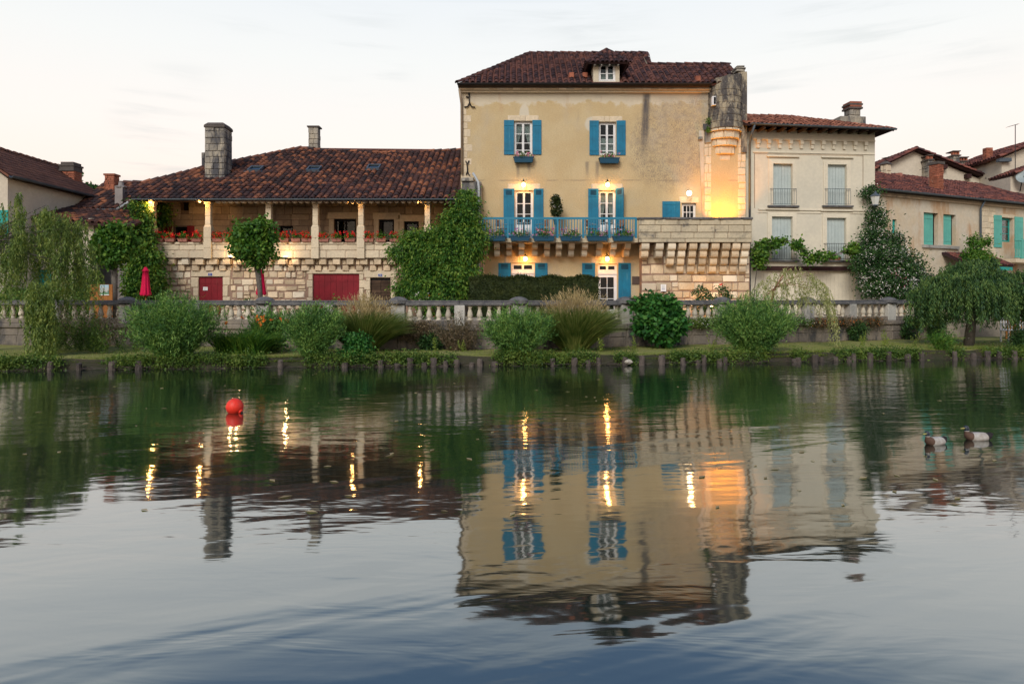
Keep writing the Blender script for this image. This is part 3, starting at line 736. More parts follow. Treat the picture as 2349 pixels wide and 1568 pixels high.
# roof: one broad slope towards the river, the ridge not quite straight
SL = .5
def onroof(px, py): k = (HY - py) / FP; Y = (CH - 6.1 + SL * 29.3) / (SL - k); return Vector((X(px, Y), Y, 6.1 + SL * (Y - 29.3)))
rp = [Vector((X(300, 29.3), 29.3, 6.1)), Vector((lx1, 29.3, 6.1)), Vector((lx1, 36.85, 6.1 + SL * 7.55)), onroof(962, 348), onroof(870, 350), onroof(735, 344), onroof(690, 339), onroof(575, 362), onroof(465, 385), onroof(400, 402), onroof(325, 420), onroof(300, 428)]
def ru(v): return v.x - rp[0].x
def rw(v): return (v.y - 29.3) * math.sqrt(1 + SL * SL)
sk = [onroof(587, 391), onroof(721, 391), onroof(858, 387)]
chim = onroof(491, 408)
holes = [(ru(s_) - .33, ru(s_) + .33, rw(s_) - .32, rw(s_) + .32) for s_ in sk] + [(ru(chim) - .5, ru(chim) + .5, rw(chim) - .1, rw(chim) + 1.0)]
rl = roof(LH, rp, 'tile', .275, .34, 300, holes=holes)
back = [rp[2], rp[6], Vector((rp[6].x, 41.5, 6.0)), Vector((lx1, 41.5, 6.0))]
roof(LH, [back[3], back[2], back[1], back[0]], 'tile', .275, .34, 0, name='back_roof')
MB().poly([rp[6], rp[-1], Vector((rp[-1].x, 38, 6.0)), Vector((rp[6].x, 41.5, 6.0))], (0, 0, -.1)).build('hip_roof', 'tile', LH)
for a_, b in ((2, 3), (3, 4), (4, 5), (5, 6), (6, 7), (7, 8), (8, 9), (9, 10)): ridge(rl, rp[a_], rp[b], 'tile', r=.11)
for s_ in sk:
    th = math.atan(SL); T = Matrix.Translation(s_) @ Matrix.Rotation(th, 4, 'X'); old = CT[0]; CT[0] = T
    o = MB().box(-.31, .31, -.34, -.27, 0, .15).box(-.31, .31, .27, .34, 0, .15).box(-.31, -.25, -.27, .27, 0, .15).box(.25, .31, -.27, .27, 0, .15).box(-.45, .45, -.42, -.345, .05, .075).build('skylight', 'zinc', LH)
    pm = MB().box(-.249, .249, -.269, .269, .09, .1).mesh('pane', 'glass'); q = link('pane', pm, o, (0, 0, 0)); CT[0] = old
cb = chimney(LH, chim.x, chim.y + .5, .92, .92, chim.z - .15, Z(292, chim.y), course=.30, blocks=(.3, .55))
MB().box(chim.x - .5, chim.x + .5, chim.y + .0, chim.y + 1.0, Z(292, chim.y), Z(286, chim.y)).hexa([(chim.x + a_, chim.y + .5 + b, z) for z, s_ in ((Z(286, chim.y), .5), (Z(279, chim.y), .36)) for a_, b in ((-s_, -s_), (-s_, s_), (s_, s_), (s_, -s_))]).build('chimney_cap', 'sooty', cb, bevel=.03)
chimney(LH, X(465, 34), 34.5, .36, .5, 8.2, Z(349, 34.2), course=.3, name='chimney', blocks=(.3, .5))
c2 = onroof(718, 341); cc2 = chimney(LH, c2.x, 37.3, .52, .5, c2.z - .3, Z(291, 37), course=.28, blocks=(.25, .5))
boxp('chimney_cap', 'sooty', cc2, c2.x - .33, c2.x + .33, 37.0, 37.6, Z(291, 37), Z(288, 37))
fl = onroof(523, 388); MB().tube([(fl.x, fl.y + .3, fl.z), (fl.x, fl.y + .3, Z(376, fl.y))], .05, 8).lathe((fl.x, fl.y + .3, Z(376, fl.y)), [(.10, 0), (.12, .03), (.03, .08)], 8).build('flue_pipe', 'zinc', LH)

# ================================================================ main house
MH = thing('main_house', 'tall three-storey ochre rendered house with bright blue shutters, dormer and balcony', 'house', (4.1, 30, TER))
mx0, mx1, mzt = X(1057, 30), X(1711, 30), 11.05
W1, W2 = op(1179, 1221, 278, 355, 30), op(1373, 1413, 280, 356, 30)
B1, B2 = op(1181, 1223, 437, 0, 30, 4.42), op(1373, 1412, 437, 0, 30, 4.42)
G1, G2 = op(1173, 1226, 603, 668, 30), op(1371, 1416, 605, 0, 30, TER + .05)
HW = op(1564, 1597, 466, 506, 30)
mw = wall_holes('wall', 'render_main', MH, mx0, mx1, TER, mzt, 30, [W1, W2, B1, B2, G1, G2, HW], .45)
boxp('side_wall', 'render_main', MH, mx0, mx0 + .4, 30.46, 37.4, TER, mzt)
boxp('side_wall', 'render_main', MH, mx1 - .4, mx1, 30.46, 37.4, TER, mzt)
boxp('back_wall', 'render_main', MH, mx0 + .4, mx1 - .4, 37.0, 37.4, TER, mzt)
window(MH, *W1, 30, rows=(1.05, .95, .75, .3), curtain='tied'); window(MH, *W2, 30, rows=(1.15, .95, .75, .3), curtain='net')
window(MH, *B1, 30, rows=(.8, .8, .8), panel=.62, name='balcony_door'); window(MH, *B2, 30, rows=(.75, .8, .8), panel=.62, name='balcony_door', curtain='tied')
gz = G1[3] - .42
tw = boxp('transom', 'white_paint', MH, G1[0], G1[1], 30.08, 30.2, gz - .05, gz + .05)
window(MH, G1[0], G1[1], gz + .052, G1[3], 30, rows=(1,), leaves=2, name='window'); window(MH, G1[0], G1[1], G1[2], gz - .052, 30, rows=(1, 1), leaves=2)
gz = G2[3] - .40
boxp('transom', 'white_paint', MH, G2[0], G2[1], 30.08, 30.2, gz - .05, gz + .05)
window(MH, G2[0], G2[1], gz + .052, G2[3], 30, rows=(1,), leaves=2, name='window'); window(MH, G2[0], G2[1], G2[2], gz - .052, 30, rows=(1, 1, 1), leaves=1, cols=2, name='door', fr=.09, panel=.12)
window(MH, *HW, 30, rows=(1, 1), leaves=1, cols=3, name='window')
for px0, px1, py0, py1 in ((1156, 1179, 276, 355), (1221, 1242, 276, 355), (1352, 1373.5, 277, 356), (1414, 1435, 277, 356)):
    shutter(MH, X(px0, 30), X(px1, 30), Z(py1, 30), Z(py0, 30), 30, planks=3)
for px0, px1 in ((1155, 1180), (1224, 1246.5), (1349, 1373)):
    shutter(MH, X(px0, 30), X(px1, 30), 4.45, Z(433, 30), 30, louvre=True, planks=3)
T = Matrix.Translation((B2[1] + .03, 30, 0)) @ Matrix.Rotation(R(-52), 4, 'Z')
shutter(MH, 0, .46, 4.45, Z(433, 30), 0, louvre=True, planks=3, T=T)
for px0, px1 in ((1143, 1172), (1227, 1256), (1335, 1365), (1418, 1447)):
    shutter(MH, X(px0, 30), X(px1, 30), TER + (.08 if px0 > 1300 else .7), Z(603, 30), 30, louvre=True, planks=3)
shutter(MH, X(1519, 30), X(1560, 30), Z(502, 30), Z(462, 30), 30, planks=4, zbar=True)
# dressed lintels
for h, t, l in ((W1, .26, .28), (W2, .26, .28), (B1, .30, .32), (B2, .30, .32), (G1, .30, .30), (G2, .30, .30), (HW, .28, .12)):
    x = h[0] - l; pcs = [(h[0] - l, h[0] + (h[1] - h[0]) * .35), (h[0] + (h[1] - h[0]) * .35, h[0] + (h[1] - h[0]) * .65), (h[0] + (h[1] - h[0]) * .65, h[1] + l)]
    for a_, b in pcs: put_stone(mw, 'stone_pale', a_, b, h[3], h[3] + t, 30, .05, .018, .25, 'lintel_stone', .01)
# quoins at the left corner, half washed over
z = 2.0; k = 0
while z < 10.6:
    hh = random.uniform(.28, .36)
    if z > 6.0: put_stone(mw, 'stone_pale', mx0 + .01, mx0 + (.34 if k % 2 else .52) * random.uniform(.7, 1), z, z + hh, 30, .05, .012, .25, 'quoin', .012)
    z += hh; k += 1
# cornice and gutter
cm = MB().box(mx0 - .06, X(1630, 29.85), 29.86, 30.0, mzt - .20, mzt - .12).box(mx0 - .08, X(1630, 29.8), 29.78, 30.0, mzt - .12, mzt - .02).build('cornice', 'stone_pale', MH, bevel=.01)
x = mx0 - .06
while x < X(1620, 29.8): put_stone(cm, 'stone', x, x + .33, mzt - .115, mzt - .03, 29.775, .05, .012, .2, 'brick', .012); x += .335
gutter(MH, (mx0 - .12, 29.5, 11.14), (X(1632, 29.5), 29.5, 11.14), .075, 'iron')
boxp('eaves_board', 'wood_dark', MH, mx0 - .1, X(1632, 29.6), 29.56, 29.9, 11.04, 11.10)
# roof
SLM = .69
def on_main(px, py): k = (HY - py) / FP; Y = (CH - 11.15 + SLM * 29.55) / (SLM - k); return Vector((X(px, Y), Y, 11.15 + SLM * (Y - 29.55)))
mp = [Vector((mx0 - .1, 29.55, 11.15)), Vector((X(1668, 29.55), 29.55, 11.15)), on_main(1690, 172), on_main(1674, 147.5), on_main(1490, 147.5), on_main(1484, 122), on_main(1215, 122)]
dorm_x0, dorm_x1 = X(1361, 29.7), X(1421, 29.7)
dh = [(dorm_x0 - mp[0].x - .05, dorm_x1 - mp[0].x + .05, 0, 2.6)]
rm = roof(MH, mp, 'tile_main', .255, .33, 300, holes=dh)
yr = mp[6].y
MB().poly([mp[0], mp[6], Vector((mp[0].x, 2 * yr - 29.55, 11.15))], (0, 0, -.1)).build('hip_roof', 'tile_main', MH)
MB().poly([mp[6], mp[5], Vector((mp[5].x, 2 * yr - 29.55, 11.15)), Vector((mp[0].x, 2 * yr - 29.55, 11.15))], (0, 0, -.1)).build('back_roof', 'tile_main', MH)
MB().poly([mp[4], mp[3], Vector((mp[3].x, 36, 11.1)), Vector((mp[4].x, 36, 11.1))], (0, 0, -.1)).build('back_roof', 'tile_main', MH)
MB().poly([mp[4], mp[5], Vector((mp[5].x, 2 * yr - 29.55, 11.15)), Vector((mp[4].x, 29.6, 11.15))], (-.2, 0, 0)).build('gable', 'render_main', MH)
ridge(rm, mp[6], mp[5], 'tile_main', r=.10); ridge(rm, mp[4], mp[3], 'tile_main', r=.10); ridge(rm, mp[0] + Vector((0, 0, .03)), mp[6], 'tile_main', r=.10)
ridge(rm, mp[4], mp[5], 'tile_main', r=.09)
for px, py in ((1311, 172), (1342, 172), (1601, 180)):
    v = on_main(px, py + 8); put_stone(rm, 'brick', v.x - .12, v.x + .12, v.z, v.z + .26, v.y - .02, .3, .06, .8, 'vent_tile')
# dormer
dz0, dz1, dy = Z(187, 29.7), Z(139, 29.7), 29.7
dwx0, dwx1 = X(1373, dy), X(1412, dy)
dm = wall_holes('dormer', 'render_main', MH, dorm_x0, dorm_x1, dz0 - .15, dz1, dy, [(dwx0, dwx1, dz0, Z(146, dy))], .2)
for a_, b in ((dorm_x0, dorm_x0 + .15), (dorm_x1 - .15, dorm_x1)): MB().poly([(a_, dy + .2, dz0 - .1), (a_, dy + .2, dz1), (a_, dy + 2.2, dz1), (a_, dy + 1.5, dz1 - .1)], (b - a_, 0, 0)).build('dormer_cheek', 'render_main', MH)
window(MH, dwx0, dwx1, dz0, Z(146, dy), dy, rows=(1, .8), leaves=2, name='dormer_window', recess=.05, curtain='net')
xa, xb = X(1345, 29.3), X(1444, 29.3); xm = X(1391, 30.4); za = Z(141, 29.3); apex = Vector((xm, 30.4, Z(112, 30.4)))
f0, f1, b0, b1 = Vector((xa, 29.35, za)), Vector((xb, 29.35, za)), Vector((xa, 32.0, za)), Vector((xb, 32.0, za)); ap2 = apex + Vector((0, 1.9, 0))
dr = roof(MH, [f0, f1, apex], 'tile_main', .2, .26, 60, name='dormer_roof')
roof(MH, [b0, f0, apex, ap2], 'tile_main', .2, .26, 40, name='dormer_roof'); roof(MH, [f1, b1, ap2, apex], 'tile_main', .2, .26, 40, name='dormer_roof')
ridge(dr, f0, apex, 'tile_main', r=.07); ridge(dr, f1, apex, 'tile_main', r=.07)
for px in (1364, 1380, 1398, 1418):
    xx = X(px, 29.5); boxp('rafter_end', 'white_paint', MH, xx - .03, xx + .03, 29.45, 29.699, za - .10, za - .03)
# round turret with corbelled foot
tx, ty, tr = X(1667, 29.75), 30.12, .74
def arc_wall(prof, a0=-180, a1=0, n=18, ty=ty):
    vs = []
    for r_, z in prof: vs += [(tx + r_ * math.cos(R(a0 + (a1 - a0) * k / n)), ty + r_ * math.sin(R(a0 + (a1 - a0) * k / n)), z) for k in range(n + 1)]
    return vs, [(i * (n + 1) + k, i * (n + 1) + k + 1, (i + 1) * (n + 1) + k + 1, (i + 1) * (n + 1) + k) for i in range(len(prof) - 1) for k in range(n)]
zb = Z(291, 29.4)
vs, fs = arc_wall([(tr, zb), (tr, zb + 1.85)]); 
n_ = 19; topv = []
for k in range(n_):
    v = vs[n_ + k]; f_ = k / (n_ - 1); vs[n_ + k] = (v[0], v[1], Z(187, 29.5) + (Z(163, 29.5) - Z(187, 29.5)) * f_ ** .8 + random.uniform(-.03, .05))
vs.append((tx, ty, Z(170, 29.5))); fs += [(n_ + k, n_ + k + 1, 2 * n_) for k in range(n_ - 1)]
tur = MB().add(vs, fs).build('turret', 'turret_stone', MH)
# courses of the turret wall and the stepped foot, stone by stone
def ring_stones(parent, r_, z0, z1, n, mt, dpt=.10, off=0, a0=-172, a1=-8, rough=.5, ty=ty):
    for k in range(n):
        am = a0 + (a1 - a0) * (k + .5 + off) / n
        if am > a1 + 3: continue
        T = Matrix.Translation((tx, ty, 0)) @ Matrix.Rotation(R(am + 90), 4, 'Z'); old = CT[0]; CT[0] = CT[0] @ T
        w = (R(a1 - a0) / n) * r_ * 1.02
        put_stone(parent, mt, -w / 2, w / 2, z0, z1, -r_, dpt, .012, rough, 'stone', .014); CT[0] = old
z = zb; k = 0
while z < zb + 1.62: ring_stones(tur, tr, z, z + .27, 7, 'turret_stone', .05, .5 * (k % 2), rough=.35); z += .27; k += 1
FT = ((.73, .10, .03), (.67, .32, .10), (.63, .30, .22), (.60, .34, .34), (.54, .26, .42))
for i, (r_, hgt, bk) in enumerate(FT):
    z1_ = zb - sum(q[1] for q in FT[:i]); ring_stones(tur, r_, z1_ - hgt, z1_, (7, 5, 4, 3, 3)[i], 'stone_pale', .26, 0, rough=.6, ty=ty + bk)
    vs, fs = arc_wall([(r_ - .03, z1_ - hgt), (r_ - .03, z1_)], ty=ty + bk)
    fs.append(tuple(range(18, -1, -1))); MB().add(vs, fs).build('turret_foot', 'stone_pale', MH)
loop_x = X(1637, 29.5); lo = MB().box(loop_x - .06, loop_x + .10, ty - .64, ty - .4, Z(241, 29.5), Z(221, 29.5)).build('loophole', 'white_paint', MH)
boxp('loophole_glass', 'dark_room', lo, loop_x + .0, loop_x + .085, ty - .66, ty - .641, Z(239, 29.5), Z(223, 29.5))
# end wall rising beside the turret with its little stack
ex0, ex1 = X(1700, 29.95), X(1713, 29.95)
ew = MB().box(ex0, ex1, 29.9, 34.0, zb - 1.0, Z(168, 29.9)).box(ex0 - .12, ex1, 29.92, 30.5, Z(176, 29.9), Z(164, 29.9)).build('end_wall', 'turret_stone', MH)
put_stone(ew, 'chimney_stone', X(1688, 29.9), X(1711, 29.9), Z(164, 29.9), Z(158, 29.9), 29.92, .6, .02, .8, 'cap_stone')
put_stone(ew, 'chimney_stone', X(1686, 29.9), X(1713, 29.9), Z(158, 29.9), Z(154, 29.9), 29.9, .66, .02, .8, 'cap_stone')
put_stone(ew, 'chimney_stone', X(1690, 29.9), X(1709, 29.9), Z(154, 29.9), Z(150, 29.9), 29.92, .6, .02, .8, 'cap_stone')
# quoins of the lit corner, vertical flue scar
masonry(mw, 'stone_pale', X(1692, 30), mx1, 5.2, zb - .35, 30, (.22, .36), (.24, .42), depth=.06, proud=.02, gap=.022, rough=.7)
masonry(mw, 'stone_pale', X(1615, 30), X(1632, 30), 5.2, Z(330, 30), 30, (.2, .4), (.22, .4), depth=.05, proud=.012, gap=.02, rough=.7)
MB().hexa([(X(a_, 30), y, Z(b, 30)) for b, s0, s1 in ((505, 1611, 1615), (300, 1603, 1614)) for a_, y in ((s0, 29.975), (s0, 30.05), (s1, 30.05), (s1, 29.975))]).build('flue_scar', 'right_wall', MH)
put_stone(mw, 'chimney_stone', X(1601, 30), X(1611, 30), Z(322, 30), Z(314, 30), 29.97, .2, .08, 1.0, 'putlog_stone')
put_stone(mw, 'chimney_stone', X(1612, 30), X(1631, 30), Z(300, 30), Z(284, 30), 29.99, .2, .06, 1.3, 'rubble')
put_stone(mw, 'chimney_stone', X(1616, 30), X(1632, 30), Z(330, 30), Z(302, 30), 29.99, .2, .04, 1.3, 'rubble')
# masonry shaft, rainwater pipes on the left
bt = boxp('shaft', 'chimney_stone', MH, X(1060, 29.8), X(1105, 29.8), 29.62, 29.995, TER, Z(418, 29.8), bevel=.03)
put_stone(bt, 'chimney_stone', X(1058, 29.7), X(1088, 29.7), Z(417, 29.7), Z(408, 29.7), 29.6, .42, .05, .8, 'cap_stone')
MB().tube([P(1085, 397, 29.6), P(1090, 405, 29.55), P(1097, 418, 29.5), P(1098.5, 430, 29.5), (X(1098.5, 29.5), 29.5, TER)], .055, 8).build('downpipe', 'zinc_light', MH, smooth=True)
MB().tube([P(1108.5, 593, 29.9), (X(1108.5, 29.9), 29.9, TER)], .05, 8).build('downpipe', 'stone_pale', MH, smooth=True)
MB().tube([P(1054, 205, 29.7), P(1058.5, 235, 29.85), P(1059, 240, 29.92), P(1060, 400, 29.92)], .055, 8).build('downpipe', 'stone_back', MH, smooth=True)
# iron wall anchors
def anchor(pts_list, label):
    o = MB()
    for pl in pts_list: o.tube([P(a_, b, 29.94) for a_, b in pl], .028, 6)
    q = o.build('wall_anchor', 'iron', None); return tag(q, label, 'wall anchor', 'iron wall anchors on the main house')
anchor([[(1076, 206), (1077, 216), (1076, 226), (1077, 236), (1082, 245), (1090, 246)], [(1077, 236), (1073, 244), (1065, 246)], [(1070, 208), (1075, 213), (1076.5, 222)], [(1069, 222), (1077, 224)]], 'curly black iron wall anchor just below the eaves of the ochre house')
anchor([[(1068, 369), (1071, 375), (1072, 385), (1072, 394), (1069, 401)], [(1076, 368), (1072.5, 376)], [(1072, 393), (1077, 403)]], 'black x-shaped iron wall anchor above the downpipe of the ochre house')

# balcony
BY = 28.9; bx0, bx1 = X(1107, BY), X(1461, BY)
bal = boxp('balcony', 'parapet_stone', MH, bx0 - .03, bx1 + .06, BY, 29.997, Z(556, BY), Z(546, BY), bevel=.015)
zr0, zr1 = Z(543, BY), Z(498, BY)
boxp('top_rail', 'blue_rail', bal, bx0, bx1, BY + .02, BY + .08, zr1 - .09, zr1)
boxp('bottom_rail', 'blue_rail', bal, bx0, bx1, BY + .03, BY + .07, zr0 + .05, zr0 + .09)
pposts = [1107, 1165, 1222, 1279, 1338, 1398, 1459]
for px in pposts: xx = X(px, BY); boxp('post', 'blue_rail', bal, xx - .045, xx + .045, BY + .005, BY + .095, Z(546, BY), zr1 - .09)
barm = MB().box(-.016, .016, -.016, .016, 0, zr1 - .091 - zr0 - .09).mesh('bar', 'blue_rail')
x = bx0 + .12
while x < bx1 - .05:
    if all(abs(x - X(p_, BY)) > .07 for p_ in pposts): link('bar', barm, bal, (x, BY + .05, zr0 + .0905))
    x += .118
def corbel_mesh(w, d, h, tiers, mt):
    mb = MB()
    for t in range(tiers):
        dd = d * (1 - t / tiers * .8); z1_ = -h * t / tiers; z0_ = -h * (t + 1) / tiers + .012; ww = w * (1 - .04 * t)
        pr = [(0, z1_), (-dd, z1_), (-dd, z1_ - (z1_ - z0_) * .45), (-dd * .95, z1_ - (z1_ - z0_) * .75), (-dd * .8, z0_), (0, z0_)]
        n = len(pr); mb.add([(-ww / 2, y, z) for y, z in pr] + [(ww / 2, y, z) for y, z in pr], [tuple(range(n)), tuple(range(2 * n - 1, n - 1, -1))] + [(i, i + n, (i + 1) % n + n, (i + 1) % n) for i in range(n)])
    return mb
cme = corbel_mesh(.24, .9, .56, 2, 'stone').mesh('corbel', 'stone')
for px in (1112, 1140, 1168, 1196.5, 1227, 1255, 1282, 1311, 1341.5, 1375, 1407, 1439): link('corbel', cme, bal, (X(px, 29.3), 29.998, Z(556, BY) - .001))

# stone terrace on corbels at the right
TY = 28.75; tx0, tx1 = X(1466, TY), X(1726, TY)
lowx0, lowx1 = X(1472, 29.45), X(1720, 29.45)
tb = MB().box(tx0 + .04, tx1 - .04, TY + .06, TY + .34, Z(556, TY) + .02, Z(503, TY)).box(tx1 - .34, tx1 - .04, TY + .34, 29.99, Z(556, TY) + .02, Z(503, TY)).box(tx0 + .04, tx1 - .35, TY + .34, 29.99, Z(556, TY) + .02, Z(548, TY)).build('stone_terrace', 'mortar', MH)
for (a_, b), wr in (((556, 547), (.8, 1.4)), ((547, 533), (.5, 1.0)), ((533, 516), (.5, .95)), ((516, 503), (.6, 1.1))):
    x = tx0
    while x < tx1 - .02:
        w = random.uniform(*wr); e_ = min(x + w, tx1); e_ = tx1 if tx1 - e_ < .3 else e_
        put_stone(tb, 'parapet_stone', x, e_, Z(a_, TY), Z(b, TY), TY + .06, .12, .09 if a_ == 556 else .05, .3, 'stone', .010); x = e_
x = tx0 - .05
while x < tx1 + .04: e_ = min(x + 1.1, tx1 + .05); put_stone(tb, 'bal_rail', x, e_, Z(503, TY), Z(498, TY), TY + .12, .42, .16, .4, 'coping', .008); x = e_
lowall = boxp('terrace_wall', 'mortar', MH, lowx0, lowx1, 29.47, 29.997, TER, Z(556, TY) + .015)
masonry(lowall, 'stone', lowx0, lowx1, TER, Z(560, 29.45), 29.47, (.28, .44), (.24, .72), jit=.035, gap=.028, pj=.022, rough=1.8)
boxp('impost', 'stone', lowall, lowx0 - .12, lowx0 + .25, 29.2, 29.46, Z(575, 29.3), Z(558, 29.3), bevel=.05)
cxs = [1481, 1514, 1542, 1566, 1591, 1616, 1642, 1667, 1690, 1712]; tiers_ = [2, 2, 3, 4, 4, 4, 4, 4, 4, 4]
th = .315
for px, nt in zip(cxs, tiers_):
    for t in range(nt):
        d = .66 - t * (.60 / 4); cxx = X(px, TY + .05); z1_ = Z(557, TY) - t * th
        mb = MB(); w = .30 if t else .33
        pr = [(29.45, z1_), (29.45 - d, z1_), (29.45 - d, z1_ - th * .5), (29.45 - d + .03, z1_ - th * .78), (29.45 - d + .12, z1_ - th + .012), (29.45, z1_ - th + .012)]
        n = len(pr); mb.add([(cxx - w / 2, y, z) for y, z in pr] + [(cxx + w / 2, y, z) for y, z in pr], [tuple(range(n)), tuple(range(2 * n - 1, n - 1, -1))] + [(i, i + n, (i + 1) % n + n, (i + 1) % n) for i in range(n)])
        mb.build('corbel', 'stone', tb, bevel=.02)
# ================================================================ pale house
old = CT[0]
PH = thing('pale_house', 'pale rendered house with closed grey-blue shutters and wide overhanging eaves', 'house', (13.3, 30.4, TER))
ang = R(5); CT[0] = Matrix.Translation((X(1724, 30.2), 30.2, 0)) @ Matrix.Rotation(ang, 4, 'Z')
ox, oy = X(1724, 30.2), 30.2
def PU(px):
    r_ = (px - CX) / FP; return (r_ * oy - ox) / (math.cos(ang) - r_ * math.sin(ang))
def PZ(px, py): u = PU(px); return CH + (HY - py) / FP * (oy + u * math.sin(ang))
def pop(a_, b, c, d): return (PU(a_), PU(b), PZ((a_ + b) / 2, d), PZ((a_ + b) / 2, c))
pu1 = PU(2007); pzt = PZ(1850, 300)
ps = [pop(1773, 1817, 376, 472), pop(1898, 1941, 378, 472), pop(1770, 1817, 497, 597), pop(1896, 1940, 500, 597)]
gar = (PU(1745), PU(1962), TER, PZ(1850, 622))
pwl = wall_holes('wall', 'pale_wall', PH, -.30, pu1, TER, pzt, 0, ps + [gar], .35)
boxp('side_wall', 'pale_wall', PH, pu1 - .35, pu1, .351, 8, TER, pzt); boxp('back_wall', 'pale_wall', PH, 0, pu1 - .35, 7.7, 8, TER, pzt)
for i, h in enumerate(ps):
    fr_ = MB()
    for k, (o_, pr) in enumerate(((.10, .05), (.19, .032))):
        fr_.box(h[0] - o_, h[0] - (o_ - .095), -pr, .0, h[2], h[3] + o_ - .095).box(h[1] + o_ - .095, h[1] + o_, -pr, .0, h[2], h[3] + o_ - .095).box(h[0] - o_, h[1] + o_, -pr, 0, h[3] + o_ - .095, h[3] + o_)
    fr_.box(h[0] - .30, h[1] + .30, -.09, 0, h[3] + .30, h[3] + .36)
    fr_.build('surround', 'pale_trim', PH)
    xm = (h[0] + h[1]) / 2
    for a_, b in ((h[0] + .005, xm - .004), (xm + .004, h[1] - .005)):
        mb = MB(); w = (b - a_) / 3
        for j in range(3): mb.box(a_ + j * w + .004, a_ + (j + 1) * w - .004, .10, .135, h[2] + .02, h[3] - .005)
        mb.box(a_, b, .118, .15, h[2] + .02, h[3] - .006); mb.build('shutter', 'grey_shutter', PH)
    rl_ = MB(); zt_ = h[2] + .74
    rl_.tube([(h[0] - .14, -.12, zt_), (h[1] + .14, -.12, zt_)], .012, 5).tube([(h[0] - .14, -.12, h[2] + .06), (h[1] + .14, -.12, h[2] + .06)], .010, 5)
    for s_ in (h[0] - .14, h[1] + .14): rl_.tube([(s_, .0, zt_), (s_, -.12, zt_)], .010, 5)
    n = 11
    for k in range(n + 1): xx = h[0] - .14 + (h[1] - h[0] + .28) * k / n; rl_.tube([(xx, -.12, h[2] + .06), (xx, -.12, zt_)], .007, 4)
    rl_.build('window_railing', 'iron' if i > 1 else 'zinc', PH)
    boxp('sill', 'bal_rail', PH, h[0] - .26, h[1] + .26, -.16, .1, h[2] - .07, h[2] - .001)
zs_ = ps[0][2] - .10
MB().box(0.3, pu1 - .02, -.05, 0, zs_ - .10, zs_ - .03).box(.3, pu1 - .02, -.03, 0, zs_ - .22, zs_ - .18).build('string_course', 'pale_trim', PH)
# frieze of small brackets
fz1, fz0 = PZ(1850, 323), PZ(1850, 347)
MB().box(.05, pu1 - .02, -.06, 0, fz1, fz1 + .08).box(.05, pu1 - .02, -.035, 0, fz0 - .10, fz0 - .04).build('frieze', 'pale_trim', PH)
brm = MB().box(-.075, .075, -.12, 0, -.17, 0).box(-.06, .06, -.07, 0, -.36, -.171).mesh('bracket', 'pale_trim')
for k in range(11): link('bracket', brm, PH, (.28 + k * .50, 0, fz1 - .001))
MB().box(.12, .15, -.008, .0, zs_ - .02, fz0 - .14).box(.12, pu1 - .55, -.008, 0, fz0 - .17, fz0 - .14).box(pu1 - .58, pu1 - .55, -.008, 0, zs_ - .02, fz0 - .171).build('wall_joint', 'stone_back', PH)
# garage below with its timber beam
MB().box(gar[0] - .35, gar[1] + .5, -.05, .2, gar[3] + .02, gar[3] + .22).build('timber_lintel', 'beam', PH, bevel=.02)
ngd = 6; w = (gar[1] - gar[0]) / ngd
for k in range(ngd):
    mb = MB()
    for j in range(4): mb.box(gar[0] + k * w + j * w / 4 + .004, gar[0] + k * w + (j + 1) * w / 4 - .004, .12, .16, gar[2] + .03, gar[3] - .01)
    mb.box(gar[0] + k * w + .005, gar[0] + (k + 1) * w - .005, .145, .18, gar[2] + .03, gar[3] - .015); mb.build('garage_door', 'pale_trim', PH)
# roof with deep eaves
ez = PZ(1850, 290) - .12
e0, e1 = (-.55, -.75, ez), (pu1 + .42, -.75, ez - .10)
rgz, ry = ez + 1.62, 3.9
pr_ = roof(PH, [e0, e1, (pu1 - 1.9, ry, rgz), (-.1, ry, rgz)], 'tile_pale', .19, .27, 0)
roof(PH, [(pu1 + .42, 8.5, ez - .1), (-.1, 8.5, ez), (-.1, ry, rgz), (pu1 - 1.9, ry, rgz)], 'tile_pale', .19, .27, 0, name='back_roof')
roof(PH, [e1, (pu1 + .42, 8.5, ez - .1), (pu1 - 1.9, ry, rgz)], 'tile_pale', .19, .27, 0, name='hip_roof')
ridge(pr_, (-.1, ry, rgz), (pu1 - 1.9, ry, rgz), 'tile_pale', r=.10); ridge(pr_, (pu1 - 1.9, ry, rgz), e1, 'tile_pale', r=.09)
gutter(PH, (-.4, -.82, ez - .0), (pu1 + .46, -.82, ez - .10), .07)
for k in range(13):
    xx = -.2 + k * .47; boxp('rafter', 'wood_dark', PH, xx - .045, xx + .045, -.72, .0, ez - .19, ez - .09)
MB().poly([(-.5, -.7, ez - .075), (pu1 + .36, -.7, ez - .12), (pu1 + .36, .3, ez + .17), (-.5, .3, ez + .22)], (0, 0, .02)).build('soffit', 'wood_dark', PH)
MB().tube([(-.22, -.8, ez - .06), (-.24, -.5, ez - .45), (-.12, -.08, ez - .75), (-.12, -.08, TER)], .05, 8).build('downpipe', 'zinc', PH, smooth=True)
def PUV(px, v): r_ = (px - CX) / FP; return (r_ * (oy + v * math.cos(ang)) - ox + v * math.sin(ang)) / (math.cos(ang) - r_ * math.sin(ang))
cu_ = PUV(1962, 2.2); cY = oy + cu_ * math.sin(ang) + 2.2; zc1 = Z(250, cY)
c = chimney(PH, cu_, 2.45, .56, .5, ez + .3, zc1, course=.24, blocks=(.25, .4))
for q in range(4): boxp('chimney_cap', 'brick' if q % 2 else 'sooty', c, cu_ - .35 + .06 * (q % 2), cu_ + .35 - .06 * (q % 2), 2.13, 2.77, zc1 + q * .088, zc1 + q * .088 + .085)
boxp('parapet_step', 'chimney_stone', PH, PUV(1925, 2.2), PUV(1984, 2.2), 2.1, 2.8, ez + .2, Z(268, cY), bevel=.03)
CT[0] = old
